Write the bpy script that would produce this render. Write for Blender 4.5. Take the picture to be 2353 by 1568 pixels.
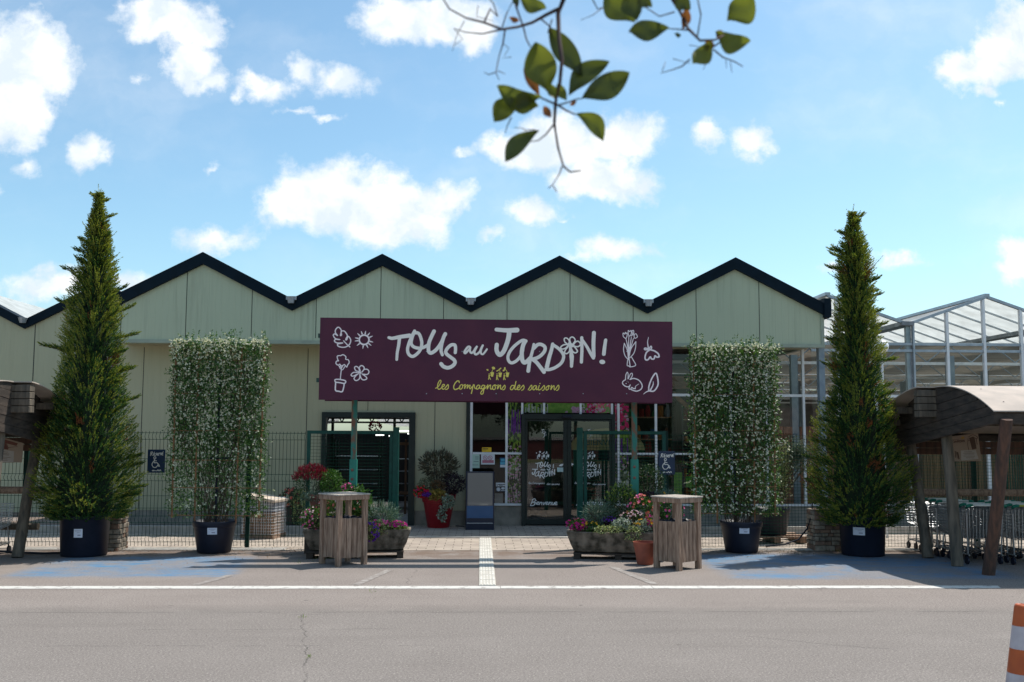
import bpy, math, random
import numpy as np
from math import sin, cos, tan, pi, radians, sqrt, atan2
from mathutils import Vector, Matrix, noise as mnoise

for o in list(bpy.data.objects): bpy.data.objects.remove(o)
scene = bpy.context.scene
COL = scene.collection
random.seed(7)

# ------------------------------------------------------------------ camera
EYE = 1.75
YAW, PITCH, ROLL = radians(1.8), radians(5.3), radians(0.25)
FPX, CX, CY = 2288.0, 1176.5, 784.0            # focal length and centre for a 2353 px wide picture
cam_d = bpy.data.cameras.new('camera')
cam_d.sensor_width = 36.0
cam_d.lens = FPX / 2353.0 * 36.0
cam_d.clip_end = 3000; cam_d.clip_start = 0.05
cam_d.dof.use_dof = True
cam_d.dof.focus_distance = 14.5
cam_d.dof.aperture_fstop = 5.0
cam = bpy.data.objects.new('camera', cam_d); COL.objects.link(cam)
vf = Vector((sin(YAW)*cos(PITCH), cos(YAW)*cos(PITCH), sin(PITCH)))
r0 = Vector((cos(YAW), -sin(YAW), 0)); u0 = r0.cross(vf)
vr = r0*cos(ROLL) + u0*sin(ROLL); vu = u0*cos(ROLL) - r0*sin(ROLL)
cam.matrix_world = Matrix(((vr.x, vu.x, -vf.x, 0), (vr.y, vu.y, -vf.y, 0), (vr.z, vu.z, -vf.z, EYE), (0, 0, 0, 1)))
scene.camera = cam

def at(x, y, Y):
    """measured point of the photograph -> X, Z on the vertical plane at depth Y"""
    d = vf + vr*((x-CX)/FPX) - vu*((y-CY)/FPX)
    t = Y/d.y
    return d.x*t, EYE + d.z*t
def G(x, y):
    d = vf + vr*((x-CX)/FPX) - vu*((y-CY)/FPX)
    t = -EYE/d.z
    return d.x*t, d.y*t

# ------------------------------------------------------------------ sun, sky
SDX, SDY = -0.46, -0.28                        # ground shadow per metre of height
sun_dir = Vector((-SDX, -SDY, 1)).normalized()
elev = math.asin(sun_dir.z); azim = atan2(sun_dir.x, sun_dir.y)
sd = bpy.data.lights.new('sun', 'SUN'); sd.energy = 4.4; sd.angle = radians(0.55); sd.color = (1.0, 0.945, 0.87)
so = bpy.data.objects.new('sun', sd); COL.objects.link(so)
so.rotation_euler = (-sun_dir).to_track_quat('-Z', 'Y').to_euler()
world = bpy.data.worlds.new('World'); scene.world = world; world.use_nodes = True
scene.view_settings.view_transform = 'Standard'
scene.view_settings.look = 'None'
scene.view_settings.exposure = 0.23
scene.view_settings.gamma = 1.0

CLOUDS = [  # x, y, rx, ry, strength
 (40,150,120,110,1),(25,250,105,85,1),(95,110,70,60,.9),(370,45,100,52,1),(455,65,70,50,1),(440,145,55,55,.9),(480,185,35,30,.8),
 (930,45,95,60,1),(1040,50,110,60,1),(1100,90,50,40,.9),(585,200,30,24,1),(625,212,36,22,1),(690,172,38,24,1),(790,192,54,30,1),(745,175,30,18,.8),
 (210,355,36,40,1),(740,450,120,80,1),(850,460,130,75,1),(900,500,110,60,1),(670,475,70,55,1),(1010,462,66,38,1),(960,530,55,28,.8),
 (505,546,66,26,1),(1190,345,75,45,1),(1300,330,120,60,1),(1430,315,85,55,1),(1380,405,110,46,1),(1460,420,50,28,.8),
 (1230,490,58,25,1),(1628,303,28,27,1),(1725,322,37,30,1),(1420,572,72,22,.9),(1345,580,40,14,.7),
 (90,662,95,30,.9),(160,645,50,22,.8),(290,650,48,18,.9),(90,630,28,10,.6),(2330,90,90,80,1),(2240,165,85,48,1),(2290,120,75,70,1),(2262,216,34,14,.8),
 (2345,590,36,44,1),(2330,620,40,20,.7),(2070,602,44,12,.7),(2000,600,24,12,.6),(1900,612,26,12,.6),(685,266,32,9,.7),(752,282,22,8,.7),(325,183,26,13,.8),
 (1128,538,26,12,.8),(1060,357,26,11,.7),(486,382,16,9,.6),(45,388,30,14,.6),(1305,502,18,8,.6),(535,215,14,22,.5),(2308,248,18,10,.6),
 (-160,420,120,60,1),(-420,300,200,120,1),(2600,300,160,80,1),(2900,80,220,110,1),(1500,-260,300,110,1),(500,-300,260,120,1)]
def build_sky():
    nt = world.node_tree; N = nt.nodes; L = nt.links; N.clear()
    out = N.new('ShaderNodeOutputWorld'); bg = N.new('ShaderNodeBackground')
    sky = N.new('ShaderNodeTexSky'); sky.sky_type = 'NISHITA'; sky.sun_disc = False
    sky.sun_elevation = elev; sky.sun_rotation = azim
    sky.altitude = 100; sky.air_density = 1.0; sky.dust_density = 1.2; sky.ozone_density = 2.2
    tc = N.new('ShaderNodeTexCoord')
    sep = N.new('ShaderNodeSeparateXYZ'); L.new(tc.outputs['Generated'], sep.inputs[0])
    ab = N.new('ShaderNodeMath'); ab.operation = 'ABSOLUTE'; L.new(sep.outputs['Y'], ab.inputs[0])
    mx = N.new('ShaderNodeMath'); mx.operation = 'MAXIMUM'; mx.inputs[1].default_value = 0.02; L.new(ab.outputs[0], mx.inputs[0])
    du = N.new('ShaderNodeMath'); du.operation = 'DIVIDE'; L.new(sep.outputs['X'], du.inputs[0]); L.new(mx.outputs[0], du.inputs[1])
    dv = N.new('ShaderNodeMath'); dv.operation = 'DIVIDE'; L.new(sep.outputs['Z'], dv.inputs[0]); L.new(mx.outputs[0], dv.inputs[1])
    cb = N.new('ShaderNodeCombineXYZ'); L.new(du.outputs[0], cb.inputs[0]); L.new(dv.outputs[0], cb.inputs[1])
    # domain warp so cloud outlines billow
    wn = N.new('ShaderNodeTexNoise'); wn.inputs['Scale'].default_value = 16; wn.inputs['Detail'].default_value = 7; wn.inputs['Roughness'].default_value = 0.6
    L.new(cb.outputs[0], wn.inputs['Vector'])
    wv = N.new('ShaderNodeVectorMath'); wv.operation = 'SUBTRACT'; wv.inputs[1].default_value = (.5, .5, .5); L.new(wn.outputs['Color'], wv.inputs[0])
    ws = N.new('ShaderNodeVectorMath'); ws.operation = 'SCALE'; ws.inputs['Scale'].default_value = 0.055; L.new(wv.outputs[0], ws.inputs[0])
    wa = N.new('ShaderNodeVectorMath'); wa.operation = 'ADD'; L.new(cb.outputs[0], wa.inputs[0]); L.new(ws.outputs[0], wa.inputs[1])
    prev = None
    for (x, y, rx, ry, s) in CLOUDS:
        X, Z = at(x, y, 1.0); cu, cv = X, Z-EYE
        m = N.new('ShaderNodeVectorMath'); m.operation = 'SUBTRACT'; m.inputs[1].default_value = (cu, cv, 0); L.new(wa.outputs[0], m.inputs[0])
        k = N.new('ShaderNodeVectorMath'); k.operation = 'MULTIPLY'; k.inputs[1].default_value = (FPX/rx, FPX/ry, 0); L.new(m.outputs[0], k.inputs[0])
        l = N.new('ShaderNodeVectorMath'); l.operation = 'LENGTH'; L.new(k.outputs[0], l.inputs[0])
        val = l.outputs['Value']
        kk = min(1.15, max(.38, min(rx, ry)/48))      # same physical softness for big and small clouds
        a = N.new('ShaderNodeMath'); a.operation = 'MULTIPLY_ADD'; a.inputs[1].default_value = kk; a.inputs[2].default_value = 1-kk+(1-s)*0.42; L.new(val, a.inputs[0]); val = a.outputs[0]
        if prev is None: prev = val
        else:
            mn = N.new('ShaderNodeMath'); mn.operation = 'SMOOTH_MIN'; mn.inputs[2].default_value = 0.25
            L.new(prev, mn.inputs[0]); L.new(val, mn.inputs[1]); prev = mn.outputs[0]
    n2 = N.new('ShaderNodeTexNoise'); n2.inputs['Scale'].default_value = 34; n2.inputs['Detail'].default_value = 8; n2.inputs['Roughness'].default_value = 0.62
    L.new(cb.outputs[0], n2.inputs['Vector'])
    a1 = N.new('ShaderNodeMath'); a1.operation = 'MULTIPLY_ADD'; a1.inputs[1].default_value = 1.5; L.new(n2.outputs['Fac'], a1.inputs[0]); L.new(prev, a1.inputs[2])
    mr = N.new('ShaderNodeMapRange'); mr.interpolation_type = 'SMOOTHSTEP'
    mr.inputs['From Min'].default_value = 2.16; mr.inputs['From Max'].default_value = 1.36
    L.new(a1.outputs[0], mr.inputs['Value'])
    # brighter sky, a little more cyan, as the photograph
    hs = N.new('ShaderNodeMix'); hs.data_type = 'RGBA'; hs.blend_type = 'MULTIPLY'; hs.inputs[0].default_value = 1.0
    hs.inputs[7].default_value = (0.91, 1.09, 1.03, 1); L.new(sky.outputs[0], hs.inputs[6])
    cn = N.new('ShaderNodeTexNoise'); cn.inputs['Scale'].default_value = 26; cn.inputs['Detail'].default_value = 4; L.new(wa.outputs[0], cn.inputs['Vector'])
    cr = N.new('ShaderNodeValToRGB'); cr.color_ramp.elements[0].color = (4.7, 5.3, 5.9, 1); cr.color_ramp.elements[1].color = (6.5, 6.6, 6.7, 1)
    cr.color_ramp.elements[0].position = .38; cr.color_ramp.elements[1].position = .62
    L.new(cn.outputs['Fac'], cr.inputs[0])
    mix = N.new('ShaderNodeMix'); mix.data_type = 'RGBA'
    vs_ = N.new('ShaderNodeVectorMath'); vs_.operation = 'MULTIPLY'; vs_.inputs[1].default_value = (1.0, 2.2, 1); L.new(wa.outputs[0], vs_.inputs[0])
    vn = N.new('ShaderNodeTexNoise'); vn.inputs['Scale'].default_value = 3.2; vn.inputs['Detail'].default_value = 7; vn.inputs['Roughness'].default_value = .55; L.new(vs_.outputs[0], vn.inputs['Vector'])
    vr_ = N.new('ShaderNodeMapRange'); vr_.interpolation_type = 'SMOOTHSTEP'; vr_.inputs['From Min'].default_value = .42; vr_.inputs['From Max'].default_value = .78; vr_.inputs['To Max'].default_value = .30; L.new(vn.outputs['Fac'], vr_.inputs[0])
    mm_ = N.new('ShaderNodeMath'); mm_.operation = 'MAXIMUM'; L.new(mr.outputs[0], mm_.inputs[0]); L.new(vr_.outputs[0], mm_.inputs[1])
    L.new(mm_.outputs[0], mix.inputs[0]); L.new(hs.outputs[2], mix.inputs[6]); L.new(cr.outputs[0], mix.inputs[7])
    L.new(mix.outputs[2], bg.inputs['Color']); bg.inputs['Strength'].default_value = 0.15
    L.new(bg.outputs[0], out.inputs[0])
build_sky()

# ------------------------------------------------------------------ helpers
def tag(o, label=None, cat=None, group=None, kind=None):
    if label: o['label'] = label
    if cat: o['category'] = cat
    if group: o['group'] = group
    if kind: o['kind'] = kind
    return o
def empty(name, loc, label, cat, group=None, rz=0):
    o = bpy.data.objects.new(name, None); COL.objects.link(o); o.location = loc; o.rotation_euler = (0, 0, rz)
    o.empty_display_size = .2
    return tag(o, label, cat, group)
def origin(o):
    v = Vector((0, 0, 0))
    while o is not None: v = v + Vector(o.location); o = o.parent
    return v
class MB:
    def __init__(s): s.v = []; s.f = []; s.m = []
    def add(s, vs, fs, mi=0):
        b = len(s.v); s.v += [tuple(p) for p in vs]
        s.f += [tuple(i+b for i in f) for f in fs]; s.m += [mi]*len(fs); return s
    def box(s, c, d, rz=0, mi=0, M=None):
        x, y, z = d[0]/2, d[1]/2, d[2]/2
        vs = [Vector((a, b, e)) for a in (-x, x) for b in (-y, y) for e in (-z, z)]
        if M is not None: vs = [M @ v for v in vs]
        elif rz: R = Matrix.Rotation(rz, 3, 'Z'); vs = [R @ v for v in vs]
        c = Vector(c); vs = [v+c for v in vs]
        return s.add(vs, [(0,1,3,2),(4,6,7,5),(0,4,5,1),(2,3,7,6),(0,2,6,4),(1,5,7,3)], mi)
    def bb(s, x0, x1, y0, y1, z0, z1, mi=0):
        return s.box(((x0+x1)/2, (y0+y1)/2, (z0+z1)/2), (abs(x1-x0), abs(y1-y0), abs(z1-z0)), mi=mi)
    def tube(s, pts, r, n=6, mi=0, cap=True):
        pts = [Vector(p) for p in pts]; rs = r if isinstance(r, (list, tuple)) else [r]*len(pts)
        rings = []
        for i, p in enumerate(pts):
            t = (pts[min(i+1, len(pts)-1)]-pts[max(i-1, 0)])
            if t.length < 1e-9: t = Vector((0, 0, 1))
            t.normalize()
            a = Vector((0, 0, 1)) if abs(t.z) < .9 else Vector((1, 0, 0))
            u = t.cross(a).normalized(); w = t.cross(u)
            rings.append([p+(u*cos(2*pi*k/n)+w*sin(2*pi*k/n))*rs[i] for k in range(n)])
        vs = [q for ring in rings for q in ring]; fs = []
        for i in range(len(pts)-1):
            for k in range(n):
                fs.append((i*n+k, i*n+(k+1) % n, (i+1)*n+(k+1) % n, (i+1)*n+k))
        if cap and n > 2: fs.append(tuple(range(n-1, -1, -1))); fs.append(tuple((len(pts)-1)*n+k for k in range(n)))
        return s.add(vs, fs, mi)
    def bar(s, a, b, w, h, mi=0):
        """square bar from a to b"""
        a, b = Vector(a), Vector(b); t = (b-a); L = t.length; t.normalize()
        up = Vector((0, 0, 1)) if abs(t.z) < .95 else Vector((0, 1, 0))
        u = t.cross(up).normalized(); v = u.cross(t)
        M = Matrix((u, t, v)).transposed()
        return s.box((a+b)/2, (w, L, h), M=M, mi=mi)
    def lathe(s, prof, c=(0, 0, 0), n=32, mi=0, wob=0):
        c = Vector(c); vs = []; fs = []
        for (r, z) in prof:
            for k in range(n):
                rr = r*(1+wob*sin(3*2*pi*k/n+z*9)); vs.append(c+Vector((rr*cos(2*pi*k/n), rr*sin(2*pi*k/n), z)))
        for i in range(len(prof)-1):
            for k in range(n): fs.append((i*n+k, i*n+(k+1) % n, (i+1)*n+(k+1) % n, (i+1)*n+k))
        return s.add(vs, fs, mi)
    def prism(s, poly, y0, y1, mi=0):
        """polygon in x,z extruded in y"""
        n = len(poly); vs = [(x, y0, z) for x, z in poly]+[(x, y1, z) for x, z in poly]
        fs = [tuple(range(n)), tuple(range(2*n-1, n-1, -1))]+[(i, i+n, (i+1) % n+n, (i+1) % n) for i in range(n)]
        return s.add(vs, fs, mi)
    def build(s, name, mats, parent=None, world=True, smooth=False, label=None):
        me = bpy.data.meshes.new(name)
        o0 = origin(parent) if (parent is not None and world) else Vector((0, 0, 0))
        V = np.array(s.v, dtype=np.float64).reshape(-1, 3) - np.array(o0)
        me.from_pydata(V.tolist(), [], s.f)
        if not isinstance(mats, (list, tuple)): mats = [mats]
        for m in mats: me.materials.append(m)
        if len(mats) > 1: me.polygons.foreach_set('material_index', s.m)
        if smooth:
            me.polygons.foreach_set('use_smooth', [True]*len(me.polygons))
        me.update()
        o = bpy.data.objects.new(name, me); COL.objects.link(o)
        if parent is not None: o.parent = parent
        if label: o['label'] = label
        return o
def bevel(o, w=.006, seg=2):
    m = o.modifiers.new('bevel', 'BEVEL'); m.width = w; m.segments = seg; m.limit_method = 'ANGLE'; return o
def copy_tree(o, parent=None):
    c = o.copy(); COL.objects.link(c); c.parent = parent
    for ch in list(o.children): copy_tree(ch, c)
    return c

# ------------------------------------------------------------------ materials
MATS = {}
def nodes(name):
    m = bpy.data.materials.new(name); m.use_nodes = True; nt = m.node_tree
    return m, nt, nt.nodes, nt.links, nt.nodes['Principled BSDF']
def mat(name, c1, c2=None, scale=8, rough=.7, metal=0, bump=0, bscale=None, stretch=(1,1,1), detail=6, spec=.4, contrast=(.35,.65), trans=0):
    if name in MATS: return MATS[name]
    m, nt, N, L, b = nodes(name)
    b.inputs['Roughness'].default_value = rough; b.inputs['Metallic'].default_value = metal
    b.inputs['Specular IOR Level'].default_value = spec
    if c2 is None: c2 = tuple(x*.82 for x in c1)
    tc = N.new('ShaderNodeTexCoord'); mp = N.new('ShaderNodeMapping'); mp.inputs['Scale'].default_value = stretch
    L.new(tc.outputs['Object'], mp.inputs[0])
    n = N.new('ShaderNodeTexNoise'); n.inputs['Scale'].default_value = scale; n.inputs['Detail'].default_value = detail
    L.new(mp.outputs[0], n.inputs['Vector'])
    r = N.new('ShaderNodeValToRGB'); r.color_ramp.elements[0].position = contrast[0]; r.color_ramp.elements[1].position = contrast[1]
    r.color_ramp.elements[0].color = (*c2, 1); r.color_ramp.elements[1].color = (*c1, 1)
    L.new(n.outputs['Fac'], r.inputs[0]); L.new(r.outputs[0], b.inputs['Base Color'])
    if bump:
        bn = N.new('ShaderNodeTexNoise'); bn.inputs['Scale'].default_value = bscale or scale*4; bn.inputs['Detail'].default_value = 5
        L.new(mp.outputs[0], bn.inputs['Vector'])
        bp = N.new('ShaderNodeBump'); bp.inputs['Strength'].default_value = bump; bp.inputs['Distance'].default_value = .01
        L.new(bn.outputs['Fac'], bp.inputs['Height']); L.new(bp.outputs[0], b.inputs['Normal'])
    MATS[name] = m; return m
def leafmat(name, dark, light, trans=.35, rough=.5, spec=.35, bias=.5):
    if name in MATS: return MATS[name]
    m, nt, N, L, b = nodes(name)
    geo = N.new('ShaderNodeNewGeometry'); r = N.new('ShaderNodeValToRGB')
    r.color_ramp.elements[0].color = (*dark, 1); r.color_ramp.elements[1].color = (*light, 1)
    e = r.color_ramp.elements.new(bias); e.color = (*[(a*.6+c*.4) for a, c in zip(dark, light)], 1)
    L.new(geo.outputs['Random Per Island'], r.inputs[0]); L.new(r.outputs[0], b.inputs['Base Color'])
    b.inputs['Roughness'].default_value = rough; b.inputs['Specular IOR Level'].default_value = spec
    tr = N.new('ShaderNodeBsdfTranslucent'); mc = N.new('ShaderNodeMix'); mc.data_type = 'RGBA'; mc.blend_type = 'MULTIPLY'; mc.inputs[0].default_value = 1
    mc.inputs[7].default_value = (1.15, 1.2, .6, 1); L.new(r.outputs[0], mc.inputs[6]); L.new(mc.outputs[2], tr.inputs['Color'])
    mx = N.new('ShaderNodeMixShader'); mx.inputs[0].default_value = trans
    L.new(b.outputs[0], mx.inputs[1]); L.new(tr.outputs[0], mx.inputs[2])
    L.new(mx.outputs[0], N['Material Output'].inputs[0]); MATS[name] = m; return m
def glass(name, tint=(.9,.95,.95), refl=.10, extra=0.0, fk=1.5):
    """thin window pane: clear with a fresnel reflection"""
    if name in MATS: return MATS[name]
    m, nt, N, L, b = nodes(name); N.remove(b)
    t = N.new('ShaderNodeBsdfTransparent'); t.inputs[0].default_value = (*tint, 1)
    g = N.new('ShaderNodeBsdfGlossy'); g.inputs['Roughness'].default_value = .015; g.inputs[0].default_value = (.95,.95,.95,1)
    fr = N.new('ShaderNodeFresnel'); fr.inputs['IOR'].default_value = 1.52
    a = N.new('ShaderNodeMath'); a.operation = 'MULTIPLY_ADD'; a.inputs[1].default_value = fk; a.inputs[2].default_value = refl; a.use_clamp = True
    L.new(fr.outputs[0], a.inputs[0])
    mx = N.new('ShaderNodeMixShader'); L.new(a.outputs[0], mx.inputs[0]); L.new(t.outputs[0], mx.inputs[1]); L.new(g.outputs[0], mx.inputs[2])
    last = mx
    if extra > 0:   # whitewash / dust film
        d = N.new('ShaderNodeBsdfDiffuse'); d.inputs[0].default_value = (.75,.75,.72,1)
        tl = N.new('ShaderNodeBsdfTranslucent'); tl.inputs[0].default_value = (.85,.85,.82,1)
        dm = N.new('ShaderNodeMixShader'); dm.inputs[0].default_value = .6; L.new(d.outputs[0], dm.inputs[1]); L.new(tl.outputs[0], dm.inputs[2])
        m2 = N.new('ShaderNodeMixShader')
        tc = N.new('ShaderNodeTexCoord'); n = N.new('ShaderNodeTexNoise'); n.inputs['Scale'].default_value = 3; n.inputs['Detail'].default_value = 7
        L.new(tc.outputs['Object'], n.inputs['Vector'])
        mr = N.new('ShaderNodeMapRange'); mr.inputs[1].default_value = .3; mr.inputs[2].default_value = .7; mr.inputs[3].default_value = extra*.8; mr.inputs[4].default_value = min(1, extra*1.15)
        L.new(n.outputs['Fac'], mr.inputs[0]); L.new(mr.outputs[0], m2.inputs[0])
        L.new(mx.outputs[0], m2.inputs[1]); L.new(dm.outputs[0], m2.inputs[2]); last = m2
    L.new(last.outputs[0], N['Material Output'].inputs[0]); MATS[name] = m; return m
def wallmat(name, c, dirt, streak=.5):
    m, nt, N, L, b = nodes(name)
    tc = N.new('ShaderNodeTexCoord')
    mp = N.new('ShaderNodeMapping'); mp.inputs['Scale'].default_value = (9, 9, .35); L.new(tc.outputs['Object'], mp.inputs[0])
    n = N.new('ShaderNodeTexNoise'); n.inputs['Scale'].default_value = 1.6; n.inputs['Detail'].default_value = 8; n.inputs['Roughness'].default_value = .65; L.new(mp.outputs[0], n.inputs['Vector'])
    r = N.new('ShaderNodeMapRange'); r.inputs[1].default_value = .5; r.inputs[2].default_value = .78; L.new(n.outputs['Fac'], r.inputs[0])
    n2 = N.new('ShaderNodeTexNoise'); n2.inputs['Scale'].default_value = .6; n2.inputs['Detail'].default_value = 4; L.new(tc.outputs['Object'], n2.inputs['Vector'])
    r2 = N.new('ShaderNodeMapRange'); r2.inputs[1].default_value = .35; r2.inputs[2].default_value = .7; L.new(n2.outputs['Fac'], r2.inputs[0])
    mu = N.new('ShaderNodeMath'); mu.operation = 'MULTIPLY'; L.new(r.outputs[0], mu.inputs[0]); L.new(r2.outputs[0], mu.inputs[1])
    mu2 = N.new('ShaderNodeMath'); mu2.operation = 'MULTIPLY'; mu2.inputs[1].default_value = streak; L.new(mu.outputs[0], mu2.inputs[0])
    cr = N.new('ShaderNodeMix'); cr.data_type = 'RGBA'; cr.inputs[6].default_value = (*c, 1); cr.inputs[7].default_value = (*dirt, 1); L.new(mu2.outputs[0], cr.inputs[0])
    # soft tonal drift between weathered areas
    n3 = N.new('ShaderNodeTexNoise'); n3.inputs['Scale'].default_value = .35; n3.inputs['Detail'].default_value = 2; L.new(tc.outputs['Object'], n3.inputs['Vector'])
    r3 = N.new('ShaderNodeMapRange'); r3.inputs[3].default_value = .9; r3.inputs[4].default_value = 1.1; L.new(n3.outputs['Fac'], r3.inputs[0])
    vm = N.new('ShaderNodeVectorMath'); vm.operation = 'SCALE'; L.new(cr.outputs[2], vm.inputs[0]); L.new(r3.outputs[0], vm.inputs['Scale'])
    L.new(vm.outputs[0], b.inputs['Base Color'])
    w = N.new('ShaderNodeTexWave'); w.inputs['Scale'].default_value = 2.6; w.bands_direction = 'X'; w.wave_profile = 'SIN'; L.new(tc.outputs['Object'], w.inputs['Vector'])
    mr = N.new('ShaderNodeMapRange'); mr.inputs[1].default_value = .92; mr.inputs[2].default_value = 1; L.new(w.outputs['Fac'], mr.inputs[0])
    bp = N.new('ShaderNodeBump'); bp.inputs['Strength'].default_value = .35; bp.inputs['Distance'].default_value = .008; bp.invert = True
    L.new(mr.outputs[0], bp.inputs['Height']); L.new(bp.outputs[0], b.inputs['Normal'])
    b.inputs['Roughness'].default_value = .45; b.inputs['Specular IOR Level'].default_value = .35
    MATS[name] = m; return m

WALL_UP = wallmat('fascia_green', (.425,.475,.34), (.14,.15,.11), .6)
WALL_LO = wallmat('wall_green', (.435,.42,.28), (.17,.16,.10), .45)
TEAL = mat('dark_teal_trim', (.003,.012,.022), (.002,.009,.016), 5, .6, spec=.12)
GATE = mat('gate_green', (.006,.072,.056), (.004,.05,.04), 12, .45, spec=.25)
FENCE = mat('fence_green', (.006,.035,.026), (.005,.026,.02), 12, .5, spec=.2)
WIRE = mat('fence_wire', (.006,.040,.028), (.004,.028,.02), 12, .95, spec=.03)
WIREG = mat('mesh_wire', (.010,.07,.05), (.008,.05,.038), 12, .95, spec=.03)
JOINT = mat('joint_dark', (.04,.045,.04), rough=.9)
STEEL = mat('galvanised', (.38,.42,.46), (.28,.32,.36), 6, .4, .5)
STEELP = mat('grey_paint_steel', (.22,.28,.33), (.16,.21,.26), 5, .45)
WHITE = mat('white_paint', (.78,.79,.80), (.66,.68,.70), 6, .4)
DARKF = mat('dark_frame', (.012,.022,.020), (.008,.015,.014), 6, .4)
CONC = mat('concrete', (.34,.30,.25), (.22,.20,.17), 5, .9, bump=.3)
CONCP = mat('pale_concrete', (.50,.47,.42), (.36,.34,.31), 7, .9, bump=.3)
BLACKP = mat('black_plastic', (.009,.012,.026), (.006,.009,.02), 8, .5, spec=.35)
WOODG = mat('weathered_wood', (.40,.27,.195), (.18,.11,.075), 7, .85, bump=.5, bscale=30, stretch=(6,6,.7), detail=9)
WOODT = mat('weathered_wood_lid', (.50,.44,.38), (.32,.28,.24), 9, .85, bump=.4, bscale=30, stretch=(2,8,2), detail=9)
WOODD = mat('dark_old_wood', (.075,.055,.042), (.022,.017,.014), 5, .85, bump=.5, bscale=20, stretch=(1,1,4), detail=9, contrast=(.3,.7))
WOODP = mat('post_wood', (.17,.135,.10), (.07,.06,.048), 5, .85, bump=.5, bscale=25, stretch=(4,4,.6), detail=9)
WOODR = mat('post_wood_red', (.14,.068,.045), (.06,.038,.03), 5, .85, bump=.5, bscale=25, stretch=(4,4,.6), detail=9)
PLY = mat('pale_plywood', (.54,.45,.38), (.42,.36,.31), 3, .8, bump=.1, spec=.2)
BAMBOO = mat('bamboo', (.36,.18,.08), (.22,.10,.045), 12, .6)
STONE = mat('trough_stone', (.22,.175,.135), (.05,.040,.028), 9, .95, bump=.9, bscale=45, detail=10)
PAPER = mat('paper', (.72,.73,.76), (.66,.67,.70), 5, .7)
SOIL = mat('soil', (.03,.02,.014), rough=1)
TERRA = mat('terracotta', (.36,.10,.06), (.25,.07,.045), 6, .7, bump=.1)
REDP = mat('red_planter_paint', (.30,.008,.016), (.24,.006,.012), 3, .35)
RUST = mat('rusty_teal', (.02,.15,.12), (.16,.07,.04), 5, .6, contrast=(.44,.56), stretch=(3,3,1))
TWIG = mat('twig', (.09,.06,.04), rough=.9)

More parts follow.
